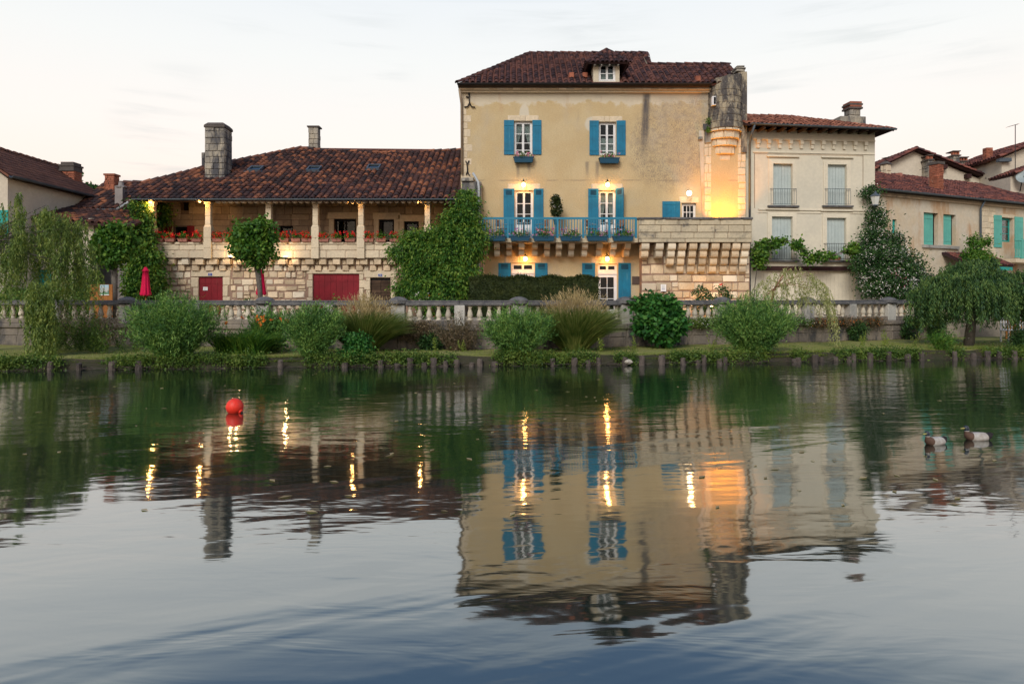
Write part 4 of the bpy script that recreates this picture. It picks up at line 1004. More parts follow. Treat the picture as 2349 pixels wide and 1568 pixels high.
# ================================================================ right-hand house, turned away along the lane
RH = thing('ochre_row_house', 'low weathered ochre house with turquoise shutters receding to the right', 'house', (20, 33, TER))
th_ = R(25); oX, oY = 16.55, 31.1; CT[0] = Matrix.Translation((oX, oY, 0)) @ Matrix.Rotation(th_, 4, 'Z')
def RU(px): r_ = (px - CX) / FP; return (r_ * oY - oX) / (math.cos(th_) - r_ * math.sin(th_))
def RZ(px, py): return CH + (HY - py) / FP * (oY + RU(px) * math.sin(th_))
def rop(a_, b, c, d): m_ = (a_ + b) / 2; return (RU(a_), RU(b), RZ(m_, d), RZ(m_, c))
rz = 6.74; rL = 16.0
r1, r2, r3, r4 = rop(2119, 2152, 488, 562), rop(2164, 2193, 492, 562), rop(2047, 2057, 503, 545), rop(2298, 2323, 500, 555)
rwl = wall_holes('wall', 'right_wall', RH, -.6, rL, TER, rz, 0, [r1, r2, r3, r4], .35)
boxp('back_wall', 'right_wall', RH, -.6, rL, 9.0, 9.3, TER, rz); boxp('side_wall', 'right_wall', RH, rL - .3, rL, .351, 8.99, TER, rz)
for h in (r1, r2):
    w = (h[1] - h[0]); shutter(RH, h[0] + .02, h[0] + w * .80, h[2], h[3] - .02, .16, 'teal', planks=4)
    boxp('window', 'dark_room', RH, h[0] + .001, h[1] - .001, .2, .22, h[2], h[3])
boxp('sill', 'bal_pier', RH, r1[0] - .15, r2[1] + .12, -.1, .05, r1[2] - .14, r1[2] - .002)
boxp('window', 'teal_dark', RH, r3[0] + .001, r3[1] - .001, .1, .14, r3[2], r3[3])
window(RH, *r4, 0, rows=(1, 1, 1), leaves=1, fm='teal_dark', recess=.15)
shutter(RH, r4[0] - .72, r4[0] - .06, r4[2] - .3, r4[3] + .1, 0, 'teal', planks=3); shutter(RH, r4[1] + .14, r4[1] + .85, r4[2] - .3, r4[3] + .1, 0, 'teal', planks=3)
put_stone(rwl, 'stone_pale', r4[0] - .1, r4[1] + .15, r4[3], r4[3] + .2, 0, .08, .03, .5, 'lintel')
masonry(rwl, 'stone_pale', RU(2248), RU(2284), TER + 1.5, rz - .3, 0, (.24, .36), (.3, .6), depth=.06, proud=.02, gap=.02, rough=.6)
MB().box(-.6, rL, -.14, 0, rz - .12, rz - .02).box(-.6, rL, -.08, 0, rz - .22, rz - .12).build('cornice', 'stone_back', RH)
gutter(RH, (-.6, -.36, rz + .05), (rL, -.36, rz + .05), .08, 'zinc')
gd = RU(2245); MB().tube([(gd, -.3, rz), (gd, -.1, rz - .4), (gd, -.1, TER)], .05, 8).build('downpipe', 'zinc', RH, smooth=True)
rr_ = roof(RH, [(-.7, -.3, rz + .03), (rL, -.3, rz + .03), (rL, 4.7, rz + 2.1), (-.7, 4.7, rz + 2.1)], 'tile_right', .21, .28, 0)
roof(RH, [(rL, 9.6, rz), (-.7, 9.6, rz), (-.7, 4.7, rz + 2.1), (rL, 4.7, rz + 2.1)], 'tile_right', .24, .32, 0, name='back_roof')
ridge(rr_, (-.7, 4.7, rz + 2.1), (rL, 4.7, rz + 2.1), 'tile_right', r=.10)
# balcony with turquoise rail
bu0, bu1 = RU(2281), RU(2281) + 4.2; bzz = RZ(2320, 597)
rb = boxp('balcony', 'stone_pale', RH, bu0, bu1, -1.0, -.002, bzz - .18, bzz)
boxp('top_rail', 'teal', rb, bu0, bu1, -.98, -.92, bzz + .92, bzz + .98); boxp('bottom_rail', 'teal', rb, bu0, bu1, -.98, -.92, bzz + .05, bzz + .10)
brm2 = MB().box(-.02, .02, -.02, .02, 0, .82).mesh('bar', 'teal'); x = bu0 + .08
while x < bu1: link('bar', brm2, rb, (x, -.95, bzz + .1)); x += .13
boxp('post', 'teal', rb, bu0 + .55, bu0 + .66, -1.0, -.9, bzz + .001, bzz + 1.02)
# tiled canopy over the side door
ca, cbb = RU(2160), RU(2262); cz = RZ(2210, 609)
roof(RH, [(ca, -1.3, cz), (cbb, -1.3, cz), (cbb, -.02, cz + .62), (ca, -.02, cz + .62)], 'tile_right', .17, .22, 0, name='canopy')
for u_ in (ca + .1, cbb - .1): MB().tube([(u_, -1.2, cz - .08), (u_, -.02, cz - .9)], .045, 6).build('canopy_bracket', 'teal_dark', RH)
boxp('canopy_board', 'teal_dark', RH, ca + .02, cbb - .02, -1.25, -1.2, cz - .26, cz - .07)
# stacks on its roof
def rroof(px, py, up=0):
    k = (HY - py) / FP; r_ = (px - CX) / FP; sl = 2.07 / 5.0
    best = None
    for i in range(0, 500):
        v = -.3 + i * .01; u_ = (r_ * (oY + v * math.cos(th_)) - oX + v * math.sin(th_)) / (math.cos(th_) - r_ * math.sin(th_)); Yw = oY + u_ * math.sin(th_) + v * math.cos(th_)
        zr = rz + .03 + (v + .3) * sl; e_ = abs(CH + k * Yw - zr)
        if best is None or e_ < best[0]: best = (e_, u_, v, zr, Yw)
    return best[1:]
u_, v_, zr, Yw = rroof(2161, 438); zc_ = CH + (HY - 376) / FP * Yw
c = chimney(RH, u_, v_ + .3, .46, .5, zr - .2, zc_, 'brick', .085, name='chimney', mort='mortar', blocks=(.2, .3)); boxp('chimney_cap', 'sooty', c, u_ - .27, u_ + .27, v_ + .02, v_ + .58, zc_, zc_ + .14)
u_, v_, zr, Yw = rroof(2302, 430); zc_ = CH + (HY - 407) / FP * Yw
c = chimney(RH, u_, v_ + .4, .86, .8, zr - .3, zc_, 'stone_pale', .3, blocks=(.3, .5))
zk = CH + (HY - 387) / FP * Yw; MB().hexa([(u_ + a_, v_ + .4 + b, z) for z, s_ in ((zc_, .44), (zk, .34)) for a_, b in ((-s_, -s_), (-s_, s_), (s_, s_), (s_, -s_))]).build('chimney_hood', 'sooty', c)
for k in range(4): put_stone(c, 'terracotta', u_ - .34 + k * .17, u_ - .18 + k * .17, zk, zk + .14, v_ + .1, .6, 0, .8, 'hood_tile')
u_, v_, zr, Yw = rroof(2039, 402); c = chimney(RH, u_, v_ + .2, .38, .4, zr - .3, zr + .62, 'stone_pale', .3, blocks=(.3, .4))
MB().hexa([(u_ + a_, v_ + .2 + b, z) for z, s_ in ((zr + .62, .27), (zr + .8, .08)) for a_, b in ((-s_, -s_), (-s_, s_), (s_, s_), (s_, -s_))]).tube([(u_, v_ + .2, zr + .8), (u_, v_ + .2, zr + .98)], .02, 5).box(u_ - .15, u_ + .15, v_ + .05, v_ + .35, zr + .98, zr + 1.0).build('chimney_cowl', 'sooty', c)
u_, v_, zr, Yw = rroof(2067, 408); c = boxp('vent_pipe', 'terracotta', RH, u_ - .12, u_ + .12, v_, v_ + .25, zr - .05, zr + .28)
u_, v_, zr, Yw = rroof(2155, 425); q = boxp('skylight', 'zinc', RH, u_ - .5, u_ + .25, v_ - .1, v_ + .4, zr, zr + .12)
aerial_u, aerial_v, aerial_z, aerial_Y = rroof(2140, 425)
AER1 = CT[0] @ Vector((aerial_u, aerial_v, aerial_z))
CT[0] = old
# ================================================================ houses behind, right
GH = thing('gabled_house', 'cream gabled house with tiled verges rising behind the ochre row house', 'house', (27, 44, TER))
gy = 44.0; gA, gL, gR = P(2095, 343, gy), P(2010, 384, gy), P(2290, 420, gy)
MB().poly([(gL.x + .1, gy, TER), (gR.x - .2, gy, TER), (gR.x - .2, gy, gR.z - .15), (gA.x, gy, gA.z - .12), (gL.x + .1, gy, gL.z - .12)], (0, 8, 0)).build('wall', 'cream_wall', GH)
def slab(pa, pb, dep, parent, mt='tile_right', name='roof'):
    """roof slope running away from the viewer, verge tiles towards us"""
    return roof(parent, [pa, (pa[0], pa[1] + dep, pa[2]), (pb[0], pb[1] + dep, pb[2]), pb] if pa[2] < pb[2] else [pb, (pb[0], pb[1] + dep, pb[2]), (pa[0], pa[1] + dep, pa[2]), pa], mt, .24, .34, 0, name=name)
gf = Vector((0, -.35, 0))
s1 = slab(tuple(gL + gf - Vector((.5, 0, .25))), tuple(gA + gf), 8.7, GH); s2 = slab(tuple(gR + gf + Vector((.4, 0, -.15))), tuple(gA + gf), 8.7, GH)
ridge(s1, gA + gf, gA + gf + Vector((0, 8.7, 0)), 'tile_right'); ridge(s1, gL + gf - Vector((.5, 0, .25)), gA + gf, 'tile_right', 'verge_tile', r=.14); ridge(s2, gR + gf + Vector((.4, 0, -.15)), gA + gf, 'tile_right', 'verge_tile', r=.14)
for t in (.34, .62, .86): v = gA.lerp(gR, t); boxp('purlin_end', 'beam', GH, v.x - .14, v.x + .14, gy - .34, gy - .002, v.z - .55, v.z - .28)
def pots(parent, px0, px1, py0, py1, Y, mt='chimney_stone'):
    x0_, x1_ = X(px0, Y), X(px1, Y); z1_ = Z(py0, Y); h_ = (z1_ - Z(py1, Y)); zt_ = z1_ - .42
    c = chimney(parent, (x0_ + x1_) / 2, Y + .4, x1_ - x0_, .7, Z(py1, Y) - .6, zt_, mt, .3, blocks=(.3, .5))
    boxp('chimney_cap', 'sooty', c, x0_ - .06, x1_ + .06, Y - .02, Y + .82, zt_, zt_ + .08)
    for s_ in (.12, .5, .88): xx = x0_ + (x1_ - x0_) * s_; boxp('cap_brick', 'brick', c, xx - .06, xx + .06, Y + .1, Y + .3, zt_ + .081, zt_ + .30)
    boxp('cap_slab', 'sooty', c, x0_ - .04, x1_ + .04, Y, Y + .8, zt_ + .301, zt_ + .36)
pots(GH, 2188, 2203, 343, 374, 45.5); pots(GH, 2205, 2222, 357, 378, 46.5); pots(GH, 2131, 2141, 352, 392, 43.2)
FH = thing('far_gabled_house', 'cream gabled house cut off by the right edge of the view', 'house', (33, 42, TER))
fy = 42.0; fa, fb = P(2283, 362, fy), P(2400, 312, fy)
MB().poly([(fa.x + .4, fy, TER), (fb.x, fy, TER), (fb.x, fy, fb.z - .2), (fa.x + .4, fy, fa.z - .02)], (0, 6, 0)).build('wall', 'cream_wall', FH)
s3 = slab(tuple(fa + gf), tuple(fb + gf), 6.6, FH); ridge(s3, fa + gf, fb + gf, 'tile_right', 'verge_tile', r=.13)
boxp('eaves_return', 'zinc', FH, fa.x + .05, fa.x + .8, fy - .3, fy - .01, fa.z - .28, fa.z - .06)
c = chimney(FH, X(2297, fy), fy + 1.2, .42, .4, Z(365, fy), Z(330, fy), 'brick', .1, mort='mortar', blocks=(.2, .22))
lowr = thing('low_tiled_house', 'low house with its tiled slope below the far right gable', 'house', (33, 40.5, TER))
la, lb = P(2318, 400, 40), P(2420, 362, 40)
MB().poly([(la.x, 40, TER), (lb.x, 40, TER), (lb.x, 40, lb.z - .15), (la.x, 40, la.z - .15)], (0, 1.9, 0)).build('wall', 'cream_wall', lowr)
s4 = slab(tuple(la + gf), tuple(lb + gf), 2.2, lowr); ridge(s4, la + gf, lb + gf, 'tile_right', 'verge_tile', r=.12)
# ================================================================ houses on the left
BH = thing('brown_roof_house', 'cream house with brown machine-tiled roof running away behind the willow', 'house', (-21.8, 27, TER))
ex, ez_ = -19.62, 6.66; rx, rzz = -21.95, 8.22; y0_, y1_ = 26.6, 33.2
MB().poly([(-25, y0_ + .3, TER), (ex - .25, y0_ + .3, TER), (ex - .25, y0_ + .3, ez_ - .1), (rx, y0_ + .3, rzz - .12), (-24.3, y0_ + .3, ez_ - .1), (-25, y0_ + .3, ez_ - .15)], (0, y1_ - y0_ - .6, 0)).build('wall', 'cream_wall', BH)
bd = MB().poly([(ex, y0_, ez_), (ex, y1_, ez_), (rx, y1_, rzz), (rx, y0_, rzz)], (0, 0, -.09)).build('roof', 'brown_tile', BH)
MB().poly([(rx, y0_, rzz), (rx, y1_, rzz), (-24.4, y1_, ez_), (-24.4, y0_, ez_)], (0, 0, -.09)).build('back_roof', 'brown_tile', BH)
# flat interlocking tiles: one row of pieces per course, each piece a shallow step
sx = (rx - ex); L_ = math.hypot(sx, rzz - ez_); nc = 10; V = []; F = []; k = 0
for r_ in range(nc):
    for q in range(int((y1_ - y0_) / .23)):
        ya = y0_ + q * .23; t0, t1 = r_ / nc - .012, (r_ + 1) / nc
        for (t, up_) in ((t0, .055), (t1, .018)):
            for yy in (ya + .006, ya + .224): V.append((ex + sx * t, yy, ez_ + (rzz - ez_) * t + up_ + random.uniform(0, .008)))
        for yy in (ya + .006, ya + .224): V.append((ex + sx * t0, yy, ez_ + (rzz - ez_) * t0 + .004))
        F += [(k, k + 1, k + 3, k + 2), (k + 4, k + 5, k + 1, k)]; k += 6
bulk('tile_field', V, F, 'brown_tile', bd, 'stuff')
ridge(bd, (rx, y0_, rzz), (rx, y1_, rzz), 'brown_tile', r=.11)
gutter(BH, (ex + .1, y1_, ez_ - .02), (ex + .1, y0_, ez_ - .02), .09, 'zinc')
c = chimney(BH, X(160, 32.5), 32.6, .68, .6, 6.6, Z(392, 32.3), 'brick', .09, mort='mortar', blocks=(.2, .3), name='chimney')
for q, (s_, hh) in enumerate(((.36, .07), (.335, .16), (.37, .08), (.30, .12))):
    zq = Z(392, 32.3) + (0, .07, .23, .31)[q]; boxp('chimney_cap', 'sooty', c, X(160, 32.5) - s_, X(160, 32.5) + s_, 32.6 - s_, 32.6 + s_, zq, zq + hh)
tk = (X(-4, 26.9), X(20, 26.9), Z(545, 26.9), Z(482, 26.9)); shutter(BH, tk[0], tk[1], tk[2], tk[3], y0_ + .3, 'teal_dark', planks=4)
# wing under the lean-to roof
LW = thing('lean_to_wing', 'low wing with turquoise boarded door under a dark lean-to roof', 'outbuilding', (-18.5, 28.6, TER))
wx0, wx1 = X(40, 28.6), X(215, 28.6)
dr_ = (X(58, 28.6), X(118, 28.6), TER, Z(618, 28.6)); opn = (X(56, 28.6), X(170, 28.6), Z(556, 28.6), Z(505, 28.6))
wl_ = wall_holes('wall', 'cream_wall', LW, wx0, wx1, TER, 5.2, 28.6, [dr_, opn], .3)
leaf_door(LW, dr_, 28.6, 'teal_dark', 2, 4)
boxp('loft_lining', 'dark_room', LW, opn[0] - .2, opn[1] + .2, 29.6, 29.7, opn[2] - .3, opn[3] + .3)
bm_ = MB().box(-.03, .03, -.03, .03, 0, .62).mesh('baluster', 'wood_grey'); x = opn[0] + .1
while x < opn[1]: link('baluster', bm_, LW, (x, 28.56, opn[2])); x += .16
boxp('loft_rail', 'wood_grey', LW, opn[0] - .05, opn[1] + .05, 28.5, 28.59, opn[2] - .12, opn[2]); boxp('loft_rail', 'wood_grey', LW, opn[0] - .05, opn[1] + .05, 28.5, 28.59, opn[2] + .62, opn[2] + .7)
roof(LW, [(wx0 - .4, 28.2, 5.25), (X(300, 28.2), 28.2, 4.85), (X(300, 28.2), 30.9, 5.75), (wx0 - .4, 32.3, 6.45)], 'tile', .27, .34, 0)
boxp('orange_panel', 'wood_orange', LW, X(34, 28.4), X(56, 28.4), 28.3, 28.35, TER, Z(632, 28.3)); 
NH = thing('neighbour_house', 'grey-walled house with small hipped tile roof joining the gallery house', 'house', (-18, 31, TER))
boxp('wall', 'grey_wall', NH, X(196, 31), lx0 - .3, 31.0, 36, TER, 5.9)
boxp('front_wall', 'grey_wall', NH, X(200, 29.6), lx0 - .3, 29.6, 30.99, TER, 4.75)
np_ = [Vector((-19.5, 30.6, 5.86)), Vector((lx0 - .25, 30.6, 5.86)), Vector((lx0 - .25, 34.0, 7.6)), P(330, 419, 34.0), P(244, 421, 34.0)]
nr_ = roof(NH, [tuple(v) for v in np_], 'tile', .275, .34, 0); ridge(nr_, np_[4], np_[3], 'tile'); ridge(nr_, np_[0], np_[4], 'tile')
MB().poly([np_[0], np_[4], Vector((np_[4].x, 37, 5.8)), Vector((-19.5, 37, 5.8))], (0, 0, -.1)).build('hip_roof', 'tile', NH)
gutter(NH, (X(216, 30.5), 30.5, 5.84), (X(272, 30.5), 30.5, 5.84), .08)
MB().tube([P(270, 480, 30.2), P(290, 468, 29.8), P(303, 458, 29.4)], .07, 8).build('rain_pipe', 'zinc_light', NH, smooth=True)
c = chimney(NH, X(257, 33), 33, .46, .45, 6.2, Z(404, 33), 'brick', .09, mort='mortar', blocks=(.2, .24)); boxp('chimney_cap', 'brick', c, X(257, 33) - .27, X(257, 33) + .27, 32.74, 33.26, Z(404, 33), Z(400, 33))
c = boxp('flue', 'grey_wall', NH, X(266, 31), X(284, 31), 30.9, 31.3, 5.7, Z(430, 31), bevel=.01); MB().lathe((X(275, 31), 31.1, Z(430, 31)), [(.26, 0), (.26, .06), (.12, .10), (.10, .26)], 10).build('flue_cap', 'grey_wall', c)
# ================================================================ balustrade
BA = thing('balustrade', 'long weathered stone balustrade with vase balusters above the river wall', 'balustrade', (0, 21, .28))
piers = [-70, 130, 293, 455, 608, 757, 914, 1055, 1190, 1312, 1434, 1545, 1656, 1752, 1850, 1950, 2038, 2109, 2165]
def balpt(px):
    lo, hi = -22.0, 20.0
    for _ in range(50):
        m_ = (lo + hi) / 2
        if m_ / interp(BAL, m_) < (px - CX) / FP: lo = m_
        else: hi = m_
    return Vector((lo, interp(BAL, lo), 0))
BZ0, BZ1, BZR = 1.17, 1.62, 1.785
PPT = [balpt(p_) for p_ in piers]
bprof = [(r__ * 1.3, z__) for r__, z__ in [(.075, 0), (.075, .035), (.05, .045), (.045, .075), (.068, .12), (.074, .16), (.062, .23), (.043, .31), (.036, .36), (.05, .375), (.05, .395), (.038, .41), (.066, .425), (.066, .45)]]
bms = []
for sd_ in range(3): bms.append(MB().lathe((0, 0, 0), [(r_ * (1 + random.uniform(-.04, .04)), z) for r_, z in bprof], 10).mesh('baluster', 'bal_stone', True))
base = MB(); rail = MB(); wallm = MB()
for i in range(len(PPT) - 1):
    a_, b = PPT[i], PPT[i + 1]; d = (b - a_); L_ = d.length; d.normalize(); nn = Vector((-d.y, d.x, 0))
    T = Matrix((( d.x, nn.x, 0, a_.x), (d.y, nn.y, 0, a_.y), (0, 0, 1, 0), (0, 0, 0, 1))); CT[0] = T
    boxp('rail', 'bal_rail', BA, -.001 if i else -.2, L_ + .002, -.15, .15, BZ1, BZR - .05, bevel=.03); boxp('rail_top', 'bal_rail', BA, -.001, L_ + .002, -.11, .11, BZR - .049, BZR, bevel=.03)
    boxp('plinth', 'bal_wall', BA, -.002, L_ + .002, -.15, .15, 1.02, BZ0 - .001, bevel=.02)
    boxp('river_wall', 'bal_wall', BA, -.002, L_ + .003, -.12, .2, -.1, .86); boxp('ledge', 'bal_wall', BA, -.002, L_ + .004, -.20, .2, .861, 1.019, bevel=.03)
    big = i % 2 == 0
    pwid = .21 if i in (2, 4, 6, 8, 10, 12, 14, 16) else .16
    boxp('pier', 'bal_pier', BA, -pwid, pwid, -.165, .165, BZ0 - .15, BZ1 + .02, bevel=.015)
    if pwid > .2: MB().lathe((0, 0, BZR - .1), [(.30, 0), (.30, .11), (.22, .17), (.10, .21), (.02, .22)], 16).build('pier_cap', 'bal_rail', BA, smooth=False)
    n = max(3, round((L_ - 2 * pwid) / .30))
    for k in range(n):
        o = link('baluster', random.choice(bms), BA, (pwid + (L_ - 2 * pwid) * (k + .5) / n, random.uniform(-.008, .008), BZ0), random.uniform(0, 6.28))
    nb = int(L_ / .55)
    for k in range(nb): put_stone(BA, 'bal_wall', L_ * k / nb, L_ * (k + 1) / nb, .60, .86, -.12, .08, .018, .7, 'wall_stone', .012); put_stone(BA, 'bal_wall', L_ * (k + .4) / nb - .2, L_ * (k + .4) / nb + .33, .28, .59, -.12, .08, .014, .7, 'wall_stone', .012)
CT[0] = old
# ================================================================ plants
def unit(a_): return a_ / np.maximum(np.linalg.norm(a_, axis=1, keepdims=True), 1e-9)
def rdir(n): return unit(rng.normal(size=(n, 3)))
def leafset(P_, D_, L, W, flat=0.0):
    """narrow diamond leaves with a slight fold"""
    n = len(P_); D_ = unit(D_); S = unit(np.cross(D_, rdir(n))); 
    L = np.broadcast_to(L, n)[:, None] * rng.uniform(.7, 1.3, (n, 1)); W = np.broadcast_to(W, n)[:, None] * rng.uniform(.75, 1.25, (n, 1))
    V = np.empty((n, 4, 3)); V[:, 0] = P_; V[:, 1] = P_ + D_ * L * .45 + S * W * .5; V[:, 2] = P_ + D_ * L; V[:, 3] = P_ + D_ * L * .45 - S * W * .5
    return V
def leaves(name, mt, parent, sets, kind=None):
    V = np.concatenate([s_ for s_ in sets]).reshape(-1, 3); F = np.arange(len(V), dtype=np.int32).reshape(-1, 4)
    return bulk(name, V, F, mt, parent, kind)
def cloud(blobs, n, L, W, per=22, sig=.13, down=.25, shell=.75, squash=None):
    """leaf clumps spread through the volume of overlapping ellipsoids (cx,cy,cz,rx,ry,rz)"""
    B = np.array(blobs, dtype=float); wt = (B[:, 3] * B[:, 4] * B[:, 5]) ** .67; wt /= wt.sum()
    nc = max(1, n // per); idx = rng.choice(len(B), nc, p=wt); d = rdir(nc)
    r = 1 - (1 - shell) * 0 - np.abs(rng.normal(0, 1 - shell, nc)); r = np.clip(r, .1, 1.05) * rng.uniform(.86, 1.08, nc)
    C = B[idx, :3] + d * B[idx, 3:] * r[:, None]
    N = np.repeat(d, per, 0); Pp = np.repeat(C, per, 0) + rng.normal(size=(nc * per, 3)) * sig * np.array([1, 1, .75])
    D_ = N * .7 + rdir(nc * per) * .8 + np.array([0, 0, -down])
    return leafset(Pp, D_, L, W)
def strand_leaves(starts, lens, L, W, out=.25, step=.05, per=2, centre=None):
    """hanging twigs: leaves set along curves that leave the branch outward and then fall"""
    Ps = []; Ds = []
    for s_, ln in zip(starts, lens):
        n = max(3, int(ln / step)); t = np.linspace(0, 1, n); a0 = rng.uniform(0, 6.28)
        od = np.array([math.cos(a0), math.sin(a0), 0]) if centre is None else unit((np.array(s_) - centre)[None, :] * np.array([1, 1, 0]) + rng.normal(0, .25, (1, 3)) * np.array([1, 1, 0]))[0]
        sway = rng.normal(0, .06, 3)
        C = np.array(s_)[None, :] + od * (out * ln * .35 * (1 - np.exp(-3 * t)))[:, None] + np.array([0, 0, -1]) * (ln * (t - .12 * np.sin(np.pi * t)))[:, None] + sway * np.sin(t * 3)[:, None] * ln * .3
        for _ in range(per):
            Ps.append(C + rng.normal(0, .018, C.shape)); Ds.append(np.tile([0, 0, -1.0], (n, 1)) + rdir(n) * .65)
    return leafset(np.concatenate(Ps), np.concatenate(Ds), L, W)
def twigs(mb, starts, ends, r=.02):
    for a_, b in zip(starts, ends): mb.tube([a_, (Vector(a_) + Vector(b)) / 2 + Vector((0, 0, .12)), b], [r, r * .7, r * .4], 4)
def shrub_leaves(c, w, h, nst, L, W, step=.045, spread=1.0, lean=0.0, per=2):
    """many rods fanning up from one foot, with narrow leaves along them"""
    Ps = []; Ds = []
    for i in range(nst):
        a0 = rng.uniform(0, 6.28); rr = math.sqrt(rng.uniform(0, 1)); ln = h * (1.0 - .22 * rr) * rng.uniform(.5, 1.12)
        n = max(4, int(ln / step)); t = np.linspace(.08, 1, n); tip = np.array([math.cos(a0) * rr * w / 2 * spread * rng.uniform(.75, 1.2) + lean, math.sin(a0) * rr * w / 3, 0])
        b0 = np.array([math.cos(a0), math.sin(a0) * .6, 0]) * rr * w * .18
        C = np.array(c) + b0 + tip[None, :] * (t ** 1.3)[:, None] + np.array([0, 0, 1]) * (ln * t * (1 - .12 * rr * t))[:, None]
        for _ in range(per):
            Ps.append(C + rng.normal(0, .025, C.shape)); Ds.append(rdir(n) * .8 + np.array([0, 0, .8]) + tip[None, :] * .5)
    return leafset(np.concatenate(Ps), np.concatenate(Ds), L, W)
def blades(base, dirs, L, W, droop, seg=4):
    """long arching grass blades as strips of quads"""
    n = len(base); L = np.broadcast_to(L, n); dirs = unit(dirs); S = unit(np.cross(dirs, np.array([0, 0, 1.0])) + rng.normal(0, .25, (n, 3)))
    pts = []
    for k in range(seg + 1):
        t = k / seg; q = base + dirs * (L * t)[:, None] - np.array([0, 0, 1.0]) * (droop * L * t ** 2.2)[:, None] + dirs * np.array([1, 1, 0]) * (droop * L * t ** 2 * .5)[:, None]
        w = W * (1 - t) ** .7 + .0008
        pts.append((q - S * w / 2, q + S * w / 2))
    V = np.stack([np.stack([pts[k][0], pts[k][1], pts[k + 1][1], pts[k + 1][0]], 1) for k in range(seg)], 1)
    return V.reshape(-1, 4, 3)
def gz_(x, y): return .29
def trunk_of(parent, pts, rs, mt='bark', n=8): return MB().tube(pts, rs, n).build('trunk', mt, parent, smooth=True)

# ---- left willow, hanging over the water's edge
c = np.array([-14.3, 19.6, 0])
WL_ = thing('weeping_willow', 'large olive-green weeping willow filling the left edge of the bank', 'tree', (-16.3, 19.8, .28), 'weeping willows on the bank')
tb_ = MB().tube([(-16.3, 19.8, .2), (-16.1, 19.8, 1.6), (-15.7, 19.8, 3.0), (-15.2, 19.7, 4.2)], [.22, .18, .13, .06], 8)
st = []; ln = []
for k in range(48):
    px0_ = rng.uniform(-90, 224); top = np.interp(px0_, [-90, 0, 60, 130, 180, 228], [450, 452, 446, 470, 505, 560]); dp0 = rng.uniform(18.7, 20.9); py0_ = top + rng.uniform(0, 1) ** 1.4 * 140
    for i in range(8):
        px = px0_ + rng.normal(0, 7); v = P(px, py0_ + rng.normal(0, 6), dp0 + rng.normal(0, .1)); st.append(tuple(v))
        low = np.interp(px, [-90, 20, 60, 125, 140, 228], [2.2, 2.6, 1.9, 1.7, 1.9, 1.1]); ln.append(min(rng.uniform(.35, 1) * low * .85, v.z - .25))
for i in range(150):
    px = rng.uniform(62, 122); v = P(px, rng.uniform(640, 720), rng.uniform(18.0, 18.9)); st.append(tuple(v)); ln.append(min(rng.uniform(.6, 1.8), v.z - .05))
twigs(tb_, [(-15.6, 19.8, 3.3)] * 26, [st[i * 14] for i in range(26)], .016)
for i in range(150):
    px = rng.uniform(-20, 226); v = P(px, np.interp(px, [-20, 60, 130, 180, 228], [462, 456, 480, 515, 570]) + rng.uniform(0, 1) * 120, rng.uniform(18.9, 20.8)); st.append(tuple(v)); ln.append(rng.uniform(.35, 1.1))
tb_.build('trunk', 'bark', WL_, smooth=True)
leaves('crown', 'leaf_willow', WL_, [strand_leaves(st, ln, .11, .024, .30, .055, 3)])
# ---- right willow
c = np.array([15.15, 22.6, 0]); RW = thing('weeping_willow', 'dark rounded weeping willow at the right end of the bank', 'tree', (15.15, 22.6, .28), 'weeping willows on the bank')
tb_ = MB().tube([(15.1, 22.6, .15), (15.2, 22.6, 1.0), (15.25, 22.6, 2.2)], [.17, .14, .10], 8); st = []; ln = []
anch = []
for i in range(120):
    a0 = rng.uniform(0, 6.28); rr = rng.uniform(0, 1) ** .55 * 2.0; anch.append((a0, rr, 3.10 - .26 * rr ** 1.7 + rng.uniform(-.34, .08)))
for i in range(1000):
    a0, rr, z = anch[rng.integers(0, 120)]
    x_, y_ = c[0] + .25 + rr * math.cos(a0) + rng.normal(0, .13), c[1] + rr * .75 * math.sin(a0) + rng.normal(0, .13); z += rng.normal(0, .06)
    st.append((x_, y_, z)); ln.append(min(rng.uniform(.3, 1.0) * (2.1 - .45 * rr), z - .55))
twigs(tb_, [(15.25, 22.6, 2.0)] * 22, [st[i * 45] for i in range(22)], .03); tb_.build('trunk', 'bark', RW, smooth=True)
leaves('crown', 'leaf_willow_dark', RW, [strand_leaves(st, ln, .11, .027, .38, .05, 4, c)])
# ---- pale young willow in front of the pale house
c = np.array([9.0, 22.3, 0]); YW = thing('young_willow', 'sparse pale-green young willow in front of the pale house', 'tree', (8.35, 22.3, .28))
tb_ = MB().tube([(8.30, 22.3, .2), (8.35, 22.3, 1.2), (8.55, 22.3, 2.1), (8.9, 22.3, 2.7)], [.05, .045, .035, .02], 6); st = []; ln = []
for i in range(210):
    px = rng.uniform(1712, 1892); py = np.interp(px, [1712, 1740, 1780, 1815, 1850, 1892], [672, 645, 622, 606, 614, 650]) + rng.uniform(0, 1) ** 1.3 * 75; v = P(px, py, rng.uniform(21.5, 23.1)); st.append(tuple(v)); ln.append(rng.uniform(.12, .5) if px < 1868 or rng.uniform() < .6 else rng.uniform(.9, 1.9))
twigs(tb_, [(8.6, 22.3, 2.2)] * 18, [st[i * 11] for i in range(18)], .012); tb_.build('trunk', 'rattan', YW, smooth=True)
leaves('crown', 'leaf_willow_pale', YW, [strand_leaves(st, ln, .09, .022, .95, .04, 3, np.array([8.6, 22.3, 0]))])
